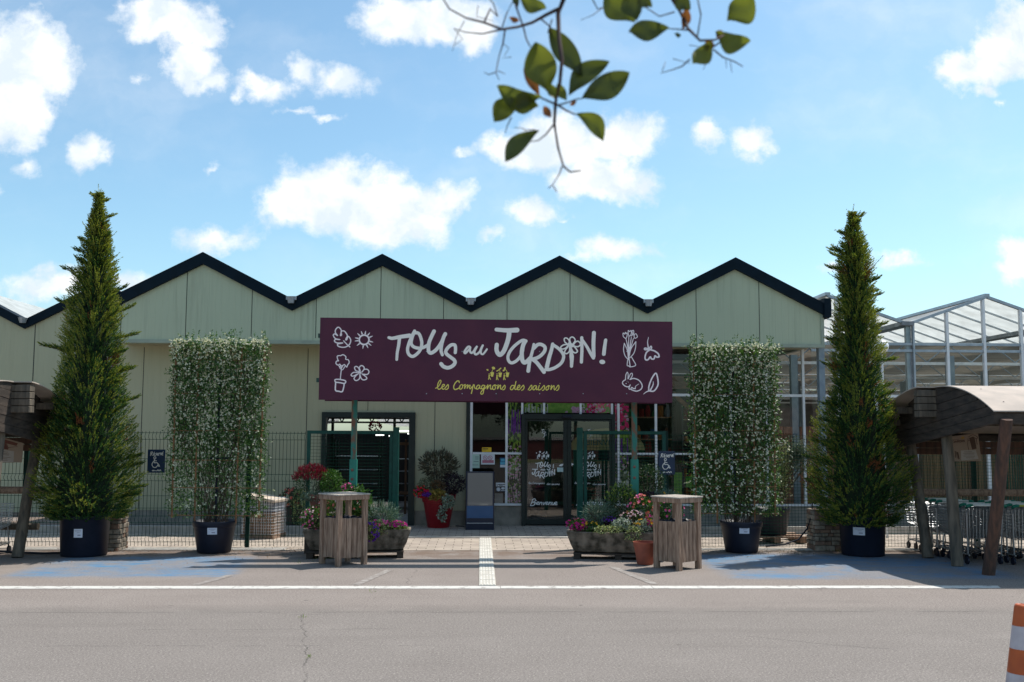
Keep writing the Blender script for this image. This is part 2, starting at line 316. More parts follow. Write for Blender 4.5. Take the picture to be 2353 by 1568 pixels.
# ------------------------------------------------------------------ ground
def ground_mat():
    m, nt, N, L, b = nodes('asphalt')
    tc = N.new('ShaderNodeTexCoord'); P = tc.outputs['Object']
    def noise(sc, det=4, rough=.5, vec=P):
        n = N.new('ShaderNodeTexNoise'); n.inputs['Scale'].default_value = sc; n.inputs['Detail'].default_value = det; n.inputs['Roughness'].default_value = rough
        L.new(vec, n.inputs['Vector']); return n.outputs['Fac']
    def mr(v, a, b_, c=0, d=1, smooth=True):
        n = N.new('ShaderNodeMapRange'); n.interpolation_type = 'SMOOTHSTEP' if smooth else 'LINEAR'
        n.inputs[1].default_value = a; n.inputs[2].default_value = b_; n.inputs[3].default_value = c; n.inputs[4].default_value = d
        L.new(v, n.inputs[0]); return n.outputs[0]
    def ma(op, a, b_):
        n = N.new('ShaderNodeMath'); n.operation = op
        for i, q in enumerate((a, b_)):
            if isinstance(q, (int, float)): n.inputs[i].default_value = q
            else: L.new(q, n.inputs[i])
        return n.outputs[0]
    def mixc(f, a, b_):
        n = N.new('ShaderNodeMix'); n.data_type = 'RGBA'
        if isinstance(f, (int, float)): n.inputs[0].default_value = f
        else: L.new(f, n.inputs[0])
        for i, q in ((6, a), (7, b_)):
            if isinstance(q, tuple): n.inputs[i].default_value = (*q, 1)
            else: L.new(q, n.inputs[i])
        return n.outputs[2]
    sep = N.new('ShaderNodeSeparateXYZ'); L.new(P, sep.inputs[0]); X, Y = sep.outputs[0], sep.outputs[1]
    wob = ma('MULTIPLY', ma('SUBTRACT', noise(1.2, 5), .5), .22)
    yw = ma('ADD', Y, ma('ADD', wob, ma('MULTIPLY', ma('SUBTRACT', noise(9, 4), .5), .10)))
    near = mixc(noise(1.1, 6), (.175,.153,.137), (.222,.196,.176))
    far = mixc(noise(1.4, 6), (.205,.172,.153), (.262,.227,.203))
    base = mixc(mr(yw, 9.95, 10.35), near, far)
    # aggregate speckle
    sp = mr(noise(58, 4, .85), .52, .62)
    base = mixc(ma('MULTIPLY', sp, .75), base, (.42,.372,.335))
    sp2 = mr(noise(50, 4, .85), .54, .62)
    base = mixc(ma('MULTIPLY', sp2, .85), base, (.08,.064,.056))
    # dirt along fence side
    dirt = ma('MULTIPLY', mr(yw, 13.6, 14.8), mr(noise(2.2, 7, .65), .35, .6))
    base = mixc(ma('MULTIPLY', dirt, .75), base, (.15,.10,.07))
    # faded blue paint of the reserved bays
    pn = mr(noise(1.5, 9, .78), .45, .64)
    stp = N.new('ShaderNodeMapping'); stp.inputs['Scale'].default_value = (.8, 4.5, 1); L.new(P, stp.inputs[0])
    pn2 = mr(noise(2.4, 8, .75, stp.outputs[0]), .42, .60)
    def boxm(x0, x1, y0, y1, s=.35):
        a = ma('MULTIPLY', mr(X, x0, x0+s), mr(X, x1, x1-s)); c = ma('MULTIPLY', mr(yw, y0, y0+s), mr(yw, y1, y1-s)); return ma('MULTIPLY', a, c)
    pm = ma('MAXIMUM', boxm(-5.9, -2.9, 12.25, 14.6), boxm(2.9, 6.9, 12.1, 14.9))
    pm = ma('MULTIPLY', pm, ma('ADD', .22, ma('MAXIMUM', ma('MULTIPLY', pn, .6), ma('MULTIPLY', ma('MULTIPLY', pn2, mr(noise(.9, 3), .45, .6)), .9))))
    pc = mixc(noise(5, 5), (.05,.15,.30), (.09,.26,.42))
    base = mixc(ma('MULTIPLY', pm, .85), base, pc)
    # cracks: thin wandering lines
    def crack(axis, c0, amp, w, lo, hi, seed, slope=0.):
        a_, o_ = (X, Y) if axis == 'x' else (Y, X)      # line at a_=c0, runs along o_
        cmb = N.new('ShaderNodeCombineXYZ'); L.new(o_, cmb.inputs[0]); cmb.inputs[1].default_value = seed
        n = noise(1.6, 9, .75, cmb.outputs[0])
        ctr = ma('ADD', ma('MULTIPLY', ma('SUBTRACT', n, .5), amp), ma('ADD', ma('MULTIPLY', o_, slope), c0))
        d = ma('ABSOLUTE', ma('SUBTRACT', a_, ctr), 0)
        l = mr(d, w, w*.3)
        cm2 = N.new('ShaderNodeCombineXYZ'); L.new(o_, cm2.inputs[0]); cm2.inputs[1].default_value = seed+3.3
        gap = mr(noise(2.5, 3, .5, cm2.outputs[0]), .38, .5)
        rng = ma('MULTIPLY', mr(o_, lo, lo+.3), mr(o_, hi, hi-.3))
        return ma('MULTIPLY', ma('MULTIPLY', l, gap), rng)
    cs = [crack('x', .06, .34, .008, 6.5, 10.0, 1.0, -.178), crack('y', 10.0, .16, .012, -7, 7, 2.0), crack('y', 8.45, .22, .008, -6, -.3, 4.1),
          crack('y', 9.15, .2, .007, -3.2, -.6, 6.3), crack('y', 7.6+4.6*.52, .3, .009, 2.2, 3.6, 7.7, -.52), crack('x', -.85, .5, .008, 11.7, 13.2, 9.2), crack('y', 9.9, .25, .006, -2.6, -1.3, 12.)]
    c = cs[0]
    for q in cs[1:]: c = ma('MAXIMUM', c, q)
    base = mixc(ma('MULTIPLY', c, .8), base, (.055,.05,.045))
    # joint band between the two asphalt strips
    jb = ma('MULTIPLY', mr(yw, 9.75, 10.05), mr(yw, 10.5, 10.1)); base = mixc(ma('MULTIPLY', ma('MULTIPLY', jb, mr(noise(2.2, 5), .35, .65)), .28), base, (.12,.105,.095))
    # long soft tyre wear and stains
    st = N.new('ShaderNodeMapping'); st.inputs['Scale'].default_value = (.22, 2.4, 1); L.new(P, st.inputs[0])
    base = mixc(ma('MULTIPLY', mr(noise(1.0, 5, .6, st.outputs[0]), .5, .72), .22), base, (.13,.112,.10))
    base = mixc(ma('MULTIPLY', mr(noise(.55, 6, .65), .52, .72), .18), base, (.33,.29,.26))
    base = mixc(ma('MULTIPLY', mr(noise(6.3, 2, .4), .765, .785), .7), base, (.09,.08,.07))
    L.new(base, b.inputs['Base Color']); b.inputs['Roughness'].default_value = .92; b.inputs['Specular IOR Level'].default_value = .25
    bp = N.new('ShaderNodeBump'); bp.inputs['Strength'].default_value = .55; bp.inputs['Distance'].default_value = .006
    L.new(noise(120, 3, .6), bp.inputs['Height']); L.new(bp.outputs[0], b.inputs['Normal'])
    return m
mb = MB()
xs = [-400,-60,-20,-8,0,8,20,60,400]; ys = [-400,-60,-15,0,8,14,22,60,600]
for i in range(len(xs)-1):
    for j in range(len(ys)-1):
        mb.add([(xs[i],ys[j],0),(xs[i+1],ys[j],0),(xs[i+1],ys[j+1],0),(xs[i],ys[j+1],0)], [(0,1,2,3)])
tag(mb.build('ground', ground_mat()), kind='structure')

def paint_mat(name, c, wear):
    m, nt, N, L, b = nodes(name); tc = N.new('ShaderNodeTexCoord')
    n = N.new('ShaderNodeTexNoise'); n.inputs['Scale'].default_value = 9; n.inputs['Detail'].default_value = 9; n.inputs['Roughness'].default_value = .7
    L.new(tc.outputs['Object'], n.inputs['Vector'])
    r = N.new('ShaderNodeValToRGB'); r.color_ramp.elements[0].position = wear-.06; r.color_ramp.elements[1].position = wear+.06
    r.color_ramp.elements[0].color = (.24,.21,.19,1); r.color_ramp.elements[1].color = (*c, 1)
    L.new(n.outputs['Fac'], r.inputs[0]); L.new(r.outputs[0], b.inputs['Base Color']); b.inputs['Roughness'].default_value = .8
    return m
LINEP = paint_mat('line_paint', (.56,.54,.50), .41)
mb = MB(); x = -30.0; rr = random.Random(3)
while x < 5.999:
    x1 = min(x+rr.uniform(.8, 1.9), 6.0)
    e0, e1 = rr.uniform(-.006,.006), rr.uniform(-.006,.006)
    mb.add([(x,11.46+e0,.004),(x1-.006,11.46+e1,.004),(x1-.006+(.06 if x1>5.99 else 0),11.66+e0,.004),(x,11.66+e1,.004)], [(0,1,2,3)]); x = x1
tag(mb.build('road_marking', LINEP), kind='structure')
# faint old bay lines
mb = MB()
for (xa, ya, xb, yb) in ((-1.42,11.75,-1.15,13.0),(2.05,11.8,1.75,13.3),(-3.25,11.75,-3.05,12.5)):
    d = Vector((xb-xa, yb-ya, 0)).normalized(); nn = Vector((d.y,-d.x,0))*.05
    a, c = Vector((xa,ya,.004)), Vector((xb,yb,.004)); mb.add([a-nn,a+nn,c+nn,c-nn], [(0,1,2,3)])
tag(mb.build('worn_bay_marking', paint_mat('worn_line', (.36,.33,.30), .55)), kind='structure')

# block paving, one sheet; sunk slightly sloped area in front of the kerb
def paving_mat(name, c1, c2, mortar, bw, bh):
    m, nt, N, L, b = nodes(name); tc = N.new('ShaderNodeTexCoord')
    br = N.new('ShaderNodeTexBrick'); br.inputs['Color1'].default_value = (*c1,1); br.inputs['Color2'].default_value = (*c2,1); br.inputs['Mortar'].default_value = (*mortar,1)
    br.inputs['Scale'].default_value = 1; br.inputs['Brick Width'].default_value = bw; br.inputs['Row Height'].default_value = bh
    br.inputs['Mortar Size'].default_value = .006; br.inputs['Mortar Smooth'].default_value = .3; br.inputs['Bias'].default_value = 0
    L.new(tc.outputs['Object'], br.inputs['Vector'])
    n = N.new('ShaderNodeTexNoise'); n.inputs['Scale'].default_value = 3; n.inputs['Detail'].default_value = 8; L.new(tc.outputs['Object'], n.inputs['Vector'])
    r = N.new('ShaderNodeMapRange'); r.inputs[1].default_value = .3; r.inputs[2].default_value = .7; r.inputs[3].default_value = .78; r.inputs[4].default_value = 1.12; L.new(n.outputs['Fac'], r.inputs[0])
    v = N.new('ShaderNodeVectorMath'); v.operation = 'SCALE'; L.new(br.outputs['Color'], v.inputs[0]); L.new(r.outputs[0], v.inputs['Scale'])
    L.new(v.outputs[0], b.inputs['Base Color']); b.inputs['Roughness'].default_value = .9
    bp = N.new('ShaderNodeBump'); bp.inputs['Strength'].default_value = .5; bp.inputs['Distance'].default_value = .006; bp.invert = True
    L.new(br.outputs['Fac'], bp.inputs['Height']); L.new(bp.outputs[0], b.inputs['Normal']); return m
PAVE = paving_mat('block_paving', (.44,.37,.30), (.36,.30,.25), (.10,.08,.065), .27, .18)
mb = MB(); mb.add([(-7.2,15.1,.004),(-2.6,15.1,.004),(-1.6,14.95,.004),(-1.3,15.15,.004),(1.45,15.15,.004),(1.8,15.0,.004),(7.0,15.1,.004),(12,15.1,.004),(12,19.3,.004),(-14,19.3,.004),(-14,15.1,.004)], [tuple(range(11))])
tag(mb.build('paving', PAVE), kind='structure')
mb = MB(); mb.bb(-2.7, 2.0, 16.87, 17.0, 0, .022); tag(mb.build('kerb_strip', CONCP), kind='structure')
mb = MB()
for xa, xb in ((-14,-2.75),(2.05,14)): mb.bb(xa, xb, 17.6, 17.72, -.02, .13)
tag(mb.build('kerb', CONCP), kind='structure')
for xa, xb in ((-14,-3.0),(2.6,14)):
    mb = MB(); mb.add([(xa,17.73,.0082),(xb,17.73,.0082),(xb,19.2,.0082),(xa,19.2,.0082)], [(0,1,2,3)])
    tag(mb.build('gravel_bed', mat('gravel', (.22,.21,.2), (.04,.038,.036), 22, .95, bump=1, bscale=50)), kind='structure')
# tactile strip, ribbed slabs
mb = MB(); mr_ = MB(); y = 11.67
while y < 16.86:
    mb.bb(.0, .195, y, min(y+.395,16.86), 0, .010)
    for k in range(5): mr_.bb(.014+k*.037, .034+k*.037, y+.012, min(y+.385,16.85), .0095, .016)
    y += .40
ts_ = mb.build('tactile_paving_strip', mat('tactile_slab', (.56,.53,.47), (.42,.40,.35), 12, .85))
mr_.build('ribs', mat('tactile_rib', (.66,.64,.58), (.50,.47,.42), 14, .8), ts_)
tag(ts_,
    'white ribbed tactile guiding strip leading to the entrance', 'tactile strip')

# ------------------------------------------------------------------ main building
YF, YW, BAY = 18.35, 19.2, 3.29
VX = [-6.77, -3.48, -0.19, 3.10, 6.41]           # valleys
RZ, VZ, FB = 5.04, 4.19, 3.43                    # ridge, valley, fascia bottom
bld = empty('garden_shop', (0, YW, 0), 'long pale green metal clad shop building with four zigzag gables and dark teal roof edge', 'building')
def gable(x):
    """height of the zigzag at x"""
    for i in range(len(VX)-1):
        if VX[i] <= x <= VX[i+1]:
            m = (VX[i]+VX[i+1])/2; h = (VX[i+1]-VX[i])/2
            return RZ-(RZ-VZ)*abs(x-m)/h
    return VZ
pk = [(VX[0], VZ)]
for i in range(4): pk += [((VX[i]+VX[i+1])/2, RZ), (VX[i+1], VZ)]
TR = .21                                          # trim height
mb = MB()
XL, XR = at(259, 740, YF)[0], 6.40
top = [(XL, gable(XL)-.05)]+[p for p in [(a, z-.05) for a, z in pk] if XL < p[0] < XR]+[(XR, gable(XR)-.05)]
mb.prism([(XR, FB), (XL, FB)]+top, YF, YF+.12)
mb.bb(XR-.12, XR, YF+.12, YW+6, FB, VZ-.1)        # return side on the right
fas = mb.build('fascia_cladding', WALL_UP, bld)
for sx in (278,427,578,726,874,1019,1165,1310,1455,1600,1745):
    x, _ = at(sx, 740, YF); mb = MB(); mb.bb(x-.006, x+.006, YF-.003, YF+.02, FB+.05, gable(x)-.2); mb.build('panel_joint', JOINT, bld)
mb = MB(); mb.bb(XL-.01, XR+.03, YF-.02, YF+.13, FB-.06, FB+.005); mb.bb(XR-.04, XR+.02, YF-.018, YF+.13, FB, VZ-.1)
mb.build('fascia_edge_trim', mat('fascia_trim', (.32,.37,.29), (.27,.31,.25), 5, .5), bld)
mb = MB()                                         # verge trim following the zigzag, folded cap
def verge(mb, P, y0, h=TR):
    for (xa, za), (xb, zb) in zip(P[:-1], P[1:]):
        mb.prism([(xa, za-h), (xb, zb-h), (xb, zb), (xa, za)], y0-.07, y0+.001)
        mb.prism([(xa, za), (xb, zb), (xb, zb+.012), (xa, za+.012)], y0-.075, y0+.35)
vp = [(XL-.14, gable(XL)-.07)]+pk[1:]
verge(mb, vp, YF-.01)
mb.bb(XR, XR+.13, YF-.12, YF+.3, VZ-.26, VZ+.1)
mb.build('verge_trim', TEAL, bld)
mb = MB()                                         # corrugated roof slopes
ROOFM = mat('fibre_cement_roof', (.42,.44,.43), (.30,.32,.31), 4, .8)
for i in range(4):
    m = (VX[i]+VX[i+1])/2
    for a, za, b_, zb in ((VX[i], VZ, m, RZ), (m, RZ, VX[i+1], VZ)):
        n = 14
        vs = []; 
        for k in range(n+1):
            t = k/n
            for yy in (YF+.3, 22.6 if i < 2 else 30): vs.append((a+(b_-a)*t, yy, za+(zb-za)*t-.04))
        mb.add(vs, [(2*k, 2*k+1, 2*k+3, 2*k+2) for k in range(n)])
mb.build('roof', ROOFM, bld)
for x in VX[1:4]:
    g = MB(); g.lathe([(.0,-.09),(.055,-.085),(.075,.02),(.085,.03)], (x+.0, YF-.14, VZ+.0), 10); g.bb(x-.09, x+.09, YF-.16, YF+.2, VZ-.02, VZ+.045)
    g.build('gutter_outlet', STEEL, bld)
# lower walls
DX0, _ = at(742, 1000, YW); DX1, _ = at(952, 1000, YW); DZ = at(850, 949, YW)[1]
GX0, _ = at(1077, 1000, YW)
mb = MB()
WX0 = at(263, 900, YW)[0]
mb.bb(WX0, DX0, YW, YW+.12, .28, FB+.01); mb.bb(DX0, DX1, YW, YW+.12, DZ, FB+.01); mb.bb(DX1, GX0, YW, YW+.12, .28, FB+.01)
mb.bb(WX0, WX0+.1, YW+.12, 22.2, .0, FB+.6)
mb.bb(XL, XR-.12, YF+.121, YW-.001, FB-.03, FB)     # soffit
mb.build('wall', WALL_LO, bld)
mb = MB(); mb.bb(WX0+.01, DX0, YW+.01, YW+.14, 0, .28); mb.bb(DX1, GX0, YW+.01, YW+.14, 0, .28); mb.build('plinth', CONC, bld)
for sx in (328, 463, 588, 706, 846, 1000):
    x, _ = at(sx, 900, YW); mb = MB()
    mb.bb(x-.006, x+.006, YW-.003, YW+.01, DZ+.04 if DX0 < x < DX1 else .29, FB-.07)
    mb.build('wall_joint', JOINT, bld)
mb = MB(); mb.bb(WX0-.14, WX0-.02, YW-.05, YW+.05, 0, FB-.1); mb.build('corner_post', mat('pale_blue_post', (.50,.56,.66), rough=.4), bld)
mb = MB(); cx, _ = at(1886, 900, YF+.3)
mb.bb(cx-.06, cx+.06, YF+.24, YF+.32, 0, FB); mb.bb(cx-.055, cx+.055, YF+.20, YF+.235, 0, FB)
for z in (1.2, 2.2, 3.0): mb.bb(cx-.064, cx+.064, YF+.19, YF+.325, z, z+.012)
mb.build('corner_column', STEELP, bld)
# left wing, set back
YL = 22.2
mb = MB()
wp = [(-14, 4.55), (-11.6, 5.0), (-10.05, 4.14), (-8.4, 5.0), (-6.0, 3.75)]
mb.prism([(-14, 0), (-6.2, 0), (-6.2, 3.85)]+wp[::-1][1:][:0]+[(-8.4, 4.97), (-10.05, 4.1), (-11.6, 4.97), (-14, 3.75)], YL, YL+.12)
mb.build('wing_wall', WALL_LO, bld)
mb = MB(); verge(mb, [(-14, 3.8), (-11.7, 5.04), (-10.05, 4.19), (-8.4, 5.04), (-6.1, 3.84)], YL-.01, .19)
mb.build('wing_verge_trim', TEAL, bld)
for sx in (74, 160):
    x, _ = at(sx, 900, YL); mb = MB(); mb.bb(x-.009, x+.009, YL-.003, YL+.01, .1, 4.1 if sx < 100 else 4.4); mb.build('wall_joint', JOINT, bld)
mb = MB()
for a, za, b_, zb in ((-11.7,5.03,-10.05,4.2),(-10.05,4.2,-8.4,5.03),(-8.4,5.03,-6.75,4.2),(-14,3.8,-11.7,5.03)):
    mb.add([(a,YL+.2,za),(b_,YL+.2,zb),(b_,40,zb),(a,40,za)], [(0,1,2,3)])
mb.build('wing_roof', ROOFM, bld)
g = MB(); g.lathe([(.0,-.09),(.06,-.085),(.1,.03)], (-10.05, YL-.16, 4.2), 10); g.build('gutter_outlet', STEEL, bld)

# interior shell: back walls, floor slab, side walls
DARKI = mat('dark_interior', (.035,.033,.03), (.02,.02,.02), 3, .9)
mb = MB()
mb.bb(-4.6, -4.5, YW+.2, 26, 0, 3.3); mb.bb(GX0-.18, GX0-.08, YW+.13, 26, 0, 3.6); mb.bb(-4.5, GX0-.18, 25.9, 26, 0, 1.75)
mb.bb(GX0-.08, 6.3, 24.0, 24.1, 0, 3.2)
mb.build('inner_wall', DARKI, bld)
mb = MB(); mb.add([(-4.5,YW+.13,.009),(12.9,YW+.13,.009),(12.9,48,.009),(-4.5,48,.009)], [(0,1,2,3)])
tag(mb.build('indoor_floor', mat('indoor_floor', (.16,.15,.14), (.10,.095,.09), 2, .5)), kind='structure')
# steel lattice girders seen through the left doorway
def girder(mb, p0, p1, h, n, r=.016):
    p0, p1 = Vector(p0), Vector(p1); up = Vector((0,0,h))
    mb.tube([p0, p1], r, 5); mb.tube([p0+up, p1+up], r, 5)
    for i in range(n):
        a = p0.lerp(p1, i/n); c = p0.lerp(p1, (i+.5)/n)+up; e = p0.lerp(p1, (i+1)/n)
        mb.tube([a, c, e], r*.7, 4)
for (yy, zz) in ((20.6, 2.05), (22.3, 1.98), (23.8, 2.12)):
    mb = MB(); girder(mb, (-4.4, yy, zz), (GX0-.2, yy, zz), .3, 12, .022); mb.build('lattice_girder', DARKF, bld)
for x in (-3.35, -1.95): mb = MB(); mb.bb(x-.03, x+.03, 22.8, 22.86, 0, 4); mb.build('inner_post', DARKF, bld)
mb = MB(); mb.bb(-3.9,-.5, 22.7, 22.76, 2.55, 2.75); mb.build('inner_beam', DARKF, bld)
# left door opening frame with rolled shutter slot
mb = MB()
mb.bb(DX0-.02, DX0+.06, YW-.06, YW+.16, 0, DZ); mb.bb(DX1-.10, DX1+.02, YW-.06, YW+.16, 0, DZ)
mb.bb(DX0-.02, DX1+.02, YW-.062, YW+.16, DZ-.09, DZ+.01)
mb.build('door_frame', DARKF, bld)
# fluorescent strips (lit lamps deep in the hall)
LAMP = bpy.data.materials.new('lamp_lit'); LAMP.use_nodes = True
_b = LAMP.node_tree.nodes['Principled BSDF']; _b.inputs['Emission Color'].default_value = (1,1,.95,1); _b.inputs['Emission Strength'].default_value = 2.0
for (x, y, z, l) in ((-2.9,24.5,1.72,.35),(-2.45,24.5,1.68,.2),(-1.75,23.5,1.78,.42),(-1.62,23.6,1.72,.18),(-1.3,24,1.7,.3),(-2.2,25,1.66,.15)):
    mb = MB(); mb.bb(x-l/2, x+l/2, y, y+.05, z, z+.03)
    tag(mb.build('strip_light', LAMP), {-2.9:'lit strip light furthest left in the dark doorway hall',-2.45:'short lit strip light second from the left in the dark hall',-1.75:'longest lit strip light in the dark hall, behind the gate',-1.62:'short lit strip light just under the longest one in the hall',-1.3:'lit strip light furthest right in the dark hall',-2.2:'smallest lit strip light low in the middle of the dark hall'}[x], 'light', 'strip lights inside the dark hall')
# white awning sails beyond the hall
SAIL = mat('white_sail', (.86,.85,.82), (.8,.79,.76), 2, .8)
_m, _nt, _N, _L, _b = nodes('white_sail_cloth'); _t = _N.new('ShaderNodeBsdfTranslucent'); _t.inputs[0].default_value = (.92,.92,.90,1); _b.inputs['Base Color'].default_value = (.85,.85,.83,1)
_x = _N.new('ShaderNodeMixShader'); _x.inputs[0].default_value = .7; _L.new(_b.outputs[0], _x.inputs[1]); _L.new(_t.outputs[0], _x.inputs[2]); _L.new(_x.outputs[0], _N['Material Output'].inputs[0]); SAIL = _m
def sail(pts, y, dy, label):
    mb = MB(); n = len(pts)//2; vs = []
    for (x, z) in pts: X, Z = at(x, z, y); vs.append((X, y, Z)); 
    for (x, z) in pts: X, Z = at(x, z, y); vs.append((X+.1, y+dy, Z+.9))
    m = len(pts); mb.add(vs, [tuple(range(m-1,-1,-1))]+[(i, i+1, i+1+m, i+m) for i in range(m-1)])
    o = mb.build('awning_sail', SAIL); tag(o, label, 'awning'); o.modifiers.new('s', 'SOLIDIFY').thickness = .004
sail([(850,940),(857,957),(868,966),(885,974),(905,979),(925,980),(960,980),(960,940)], 27.0, 3.0, 'curved white awning sail seen at the top of the open doorway')
sail([(745,940),(747,964),(770,965),(800,963),(812,958),(814,940)], 27.5, 3.0, 'white awning strip behind the roof girders at the upper left of the doorway')
sail([(742,968),(742,974),(755,975),(778,968),(775,966)], 28.2, 2.0, 'small white awning corner under the girder at the left of the doorway')
mb = MB(); X0, Z0 = at(807, 1012, 21.5); X1, Z1 = at(813, 968, 21.5); mb.bb(X0, X1, 21.5, 21.53, Z0, Z1)
tag(mb.build('hanging_banner', mat('banner_white', (.85,.85,.85), rough=.6)), 'narrow white banner hanging in the dark doorway', 'banner')
mb = MB(); X, Z = at(862, 981, 21); rr = random.Random(5)
for k in range(90):
    a, e, q = rr.uniform(0,2*pi), rr.uniform(-1,1), .11
    p = Vector((X+cos(a)*sqrt(1-e*e)*q*1.2, 21+sin(a)*sqrt(1-e*e)*q, Z+e*q)); s = .035
    mb.box(p, (s,s,.006), M=Matrix.Rotation(rr.uniform(0,3),3,Vector((rr.random(),rr.random(),rr.random()))))
tag(mb.build('hanging_flower_ball', leafmat('red_paper', (.35,.01,.01), (.6,.03,.03))), 'red flower ball hanging in the dark doorway', 'decoration')
# stacked shelving silhouettes and wooden trellis in the hall
def rack(x0, x1, y, z1, label, mt, seed):
    e = empty('display_rack', ((x0+x1)/2, y, 0), label, 'rack')
    mb = MB()
    for x in (x0, x1): 
        for yy in (y, y+.5): mb.bb(x-.02, x+.02, yy-.02, yy+.02, 0, z1)
    mb.build('uprights', mt, e)
    rr = random.Random(seed); nz = 4
    for k in range(nz):
        z = .25+k*(z1-.35)/nz; mb = MB(); mb.bb(x0, x1, y-.02, y+.5, z, z+.03); mb.build('shelf', mt, e)
    return e
rack(-3.3, -2.3, 22.9, 1.6, 'dark shelving rack in the unlit hall at the left of the doorway', DARKF, 1)
rack(-2.1, -1.5, 23.4, 1.5, 'narrow dark rack in the middle of the unlit hall', DARKF, 2)
tr = empty('wooden_trellis', (-1.42, 20.6, 0), 'brown wooden slatted trellis leaning inside the open doorway', 'trellis')
mb = MB()
for x in (-1.68, -1.52, -1.36): mb.bb(x-.022, x+.022, 20.6, 20.63, .1, 1.62)
for z in (.5, 1.5): mb.bb(-1.74, -1.3, 20.57, 20.599, z, z+.06)
mb.build('slats', mat('brown_wood', (.16,.08,.04), (.10,.05,.03), 6, .7), tr)

# ------------------------------------------------------------------ glazed front
gf = empty('glass_shopfront', (2.5, YW, 0), 'glazed shop front with white mullions right of the green wall', 'shop window')
SZ = .42; RAILZ = at(1900, 910, YW)[1]; TZ = at(1120, 1042, YW)[1]
FX0, _ = at(1201, 1000, YW); FX1, _ = at(1410, 1000, YW); FZ = at(1300, 953, YW)[1]
GXR = 16.5
mull = [1164, 1421, 1507, 1595, 1680, 1762, 1848]
def vbar(x, z0, z1, w=.045, y=YW-.03): mb = MB(); mb.bb(x-w/2, x+w/2, y, y+.07, z0, z1); mb.build('mullion', WHITE, gf)
vbar(GX0+.05, SZ, 3.4, .05)
for sx in mull: vbar(at(sx, 1000, YW)[0], SZ-.04, 3.75)
for sx in (1200, 1250, 1334, 1406): vbar(at(sx, 940, YW)[0], FZ, 3.4, .04)
mxs = [at(s, 1000, YW)[0] for s in mull]
mb = MB()
for bx_ in ((GX0+.08, FX0, YW-.02, YW+.03, TZ-.02, TZ+.02), (FX1, at(1595,1000,YW)[0], YW-.02, YW+.03, TZ-.02, TZ+.02), (GX0+.08, FX0, YW-.04, YW+.05, SZ-.04, SZ), (FX1, GXR, YW-.04, YW+.05, SZ-.04, SZ),
  (GX0+.08, FX0, YW-.021, YW+.028, RAILZ-.025, RAILZ+.025), (FX1, GXR, YW-.021, YW+.028, RAILZ-.025, RAILZ+.025)):
    mb = MB(); mb.bb(*bx_); mb.build('transom', WHITE, gf)
mb = MB(); mb.bb(GX0-.05, GX0+.02, YW-.05, YW+.1, 0, 3.4); mb.build('end_post', DARKF, gf)
mb = MB(); mb.bb(GX0+.02, FX0-.01, YW-.01, YW+.14, 0, SZ-.04); mb.bb(FX1+.01, GXR, YW-.01, YW+.14, 0, SZ-.04); mb.build('plinth', CONC, gf)
GL = glass('window_glass', (.86,.9,.89), .0, fk=.9)
GL2 = glass('greenhouse_glass', (.93,.96,.95), -.01, fk=.8)
xs_ = [GX0+.07]+[at(1164,1000,YW)[0]]
def pane(x0, x1, z0, z1, m=GL, y=YW):
    mb = MB(); mb.add([(x0,y,z0),(x1,y,z0),(x1,y,z1),(x0,y,z1)], [(0,1,2,3)]); return mb.build('pane', m, gf)
pane(GX0+.075, mxs[0]-.02, SZ, TZ-.02); pane(GX0+.075, mxs[0]-.02, TZ+.02, 3.4); pane(mxs[0]+.02, FX0-.02, SZ, 3.4)
pane(FX0+.02, FX1-.02, FZ+.03, 3.4)
pane(FX1+.02, mxs[1]-.02, SZ, 3.4)
for i in range(1, 6): pane(mxs[i]+.02, mxs[i+1]-.02, SZ, 3.7, GL if i < 3 else GL2)

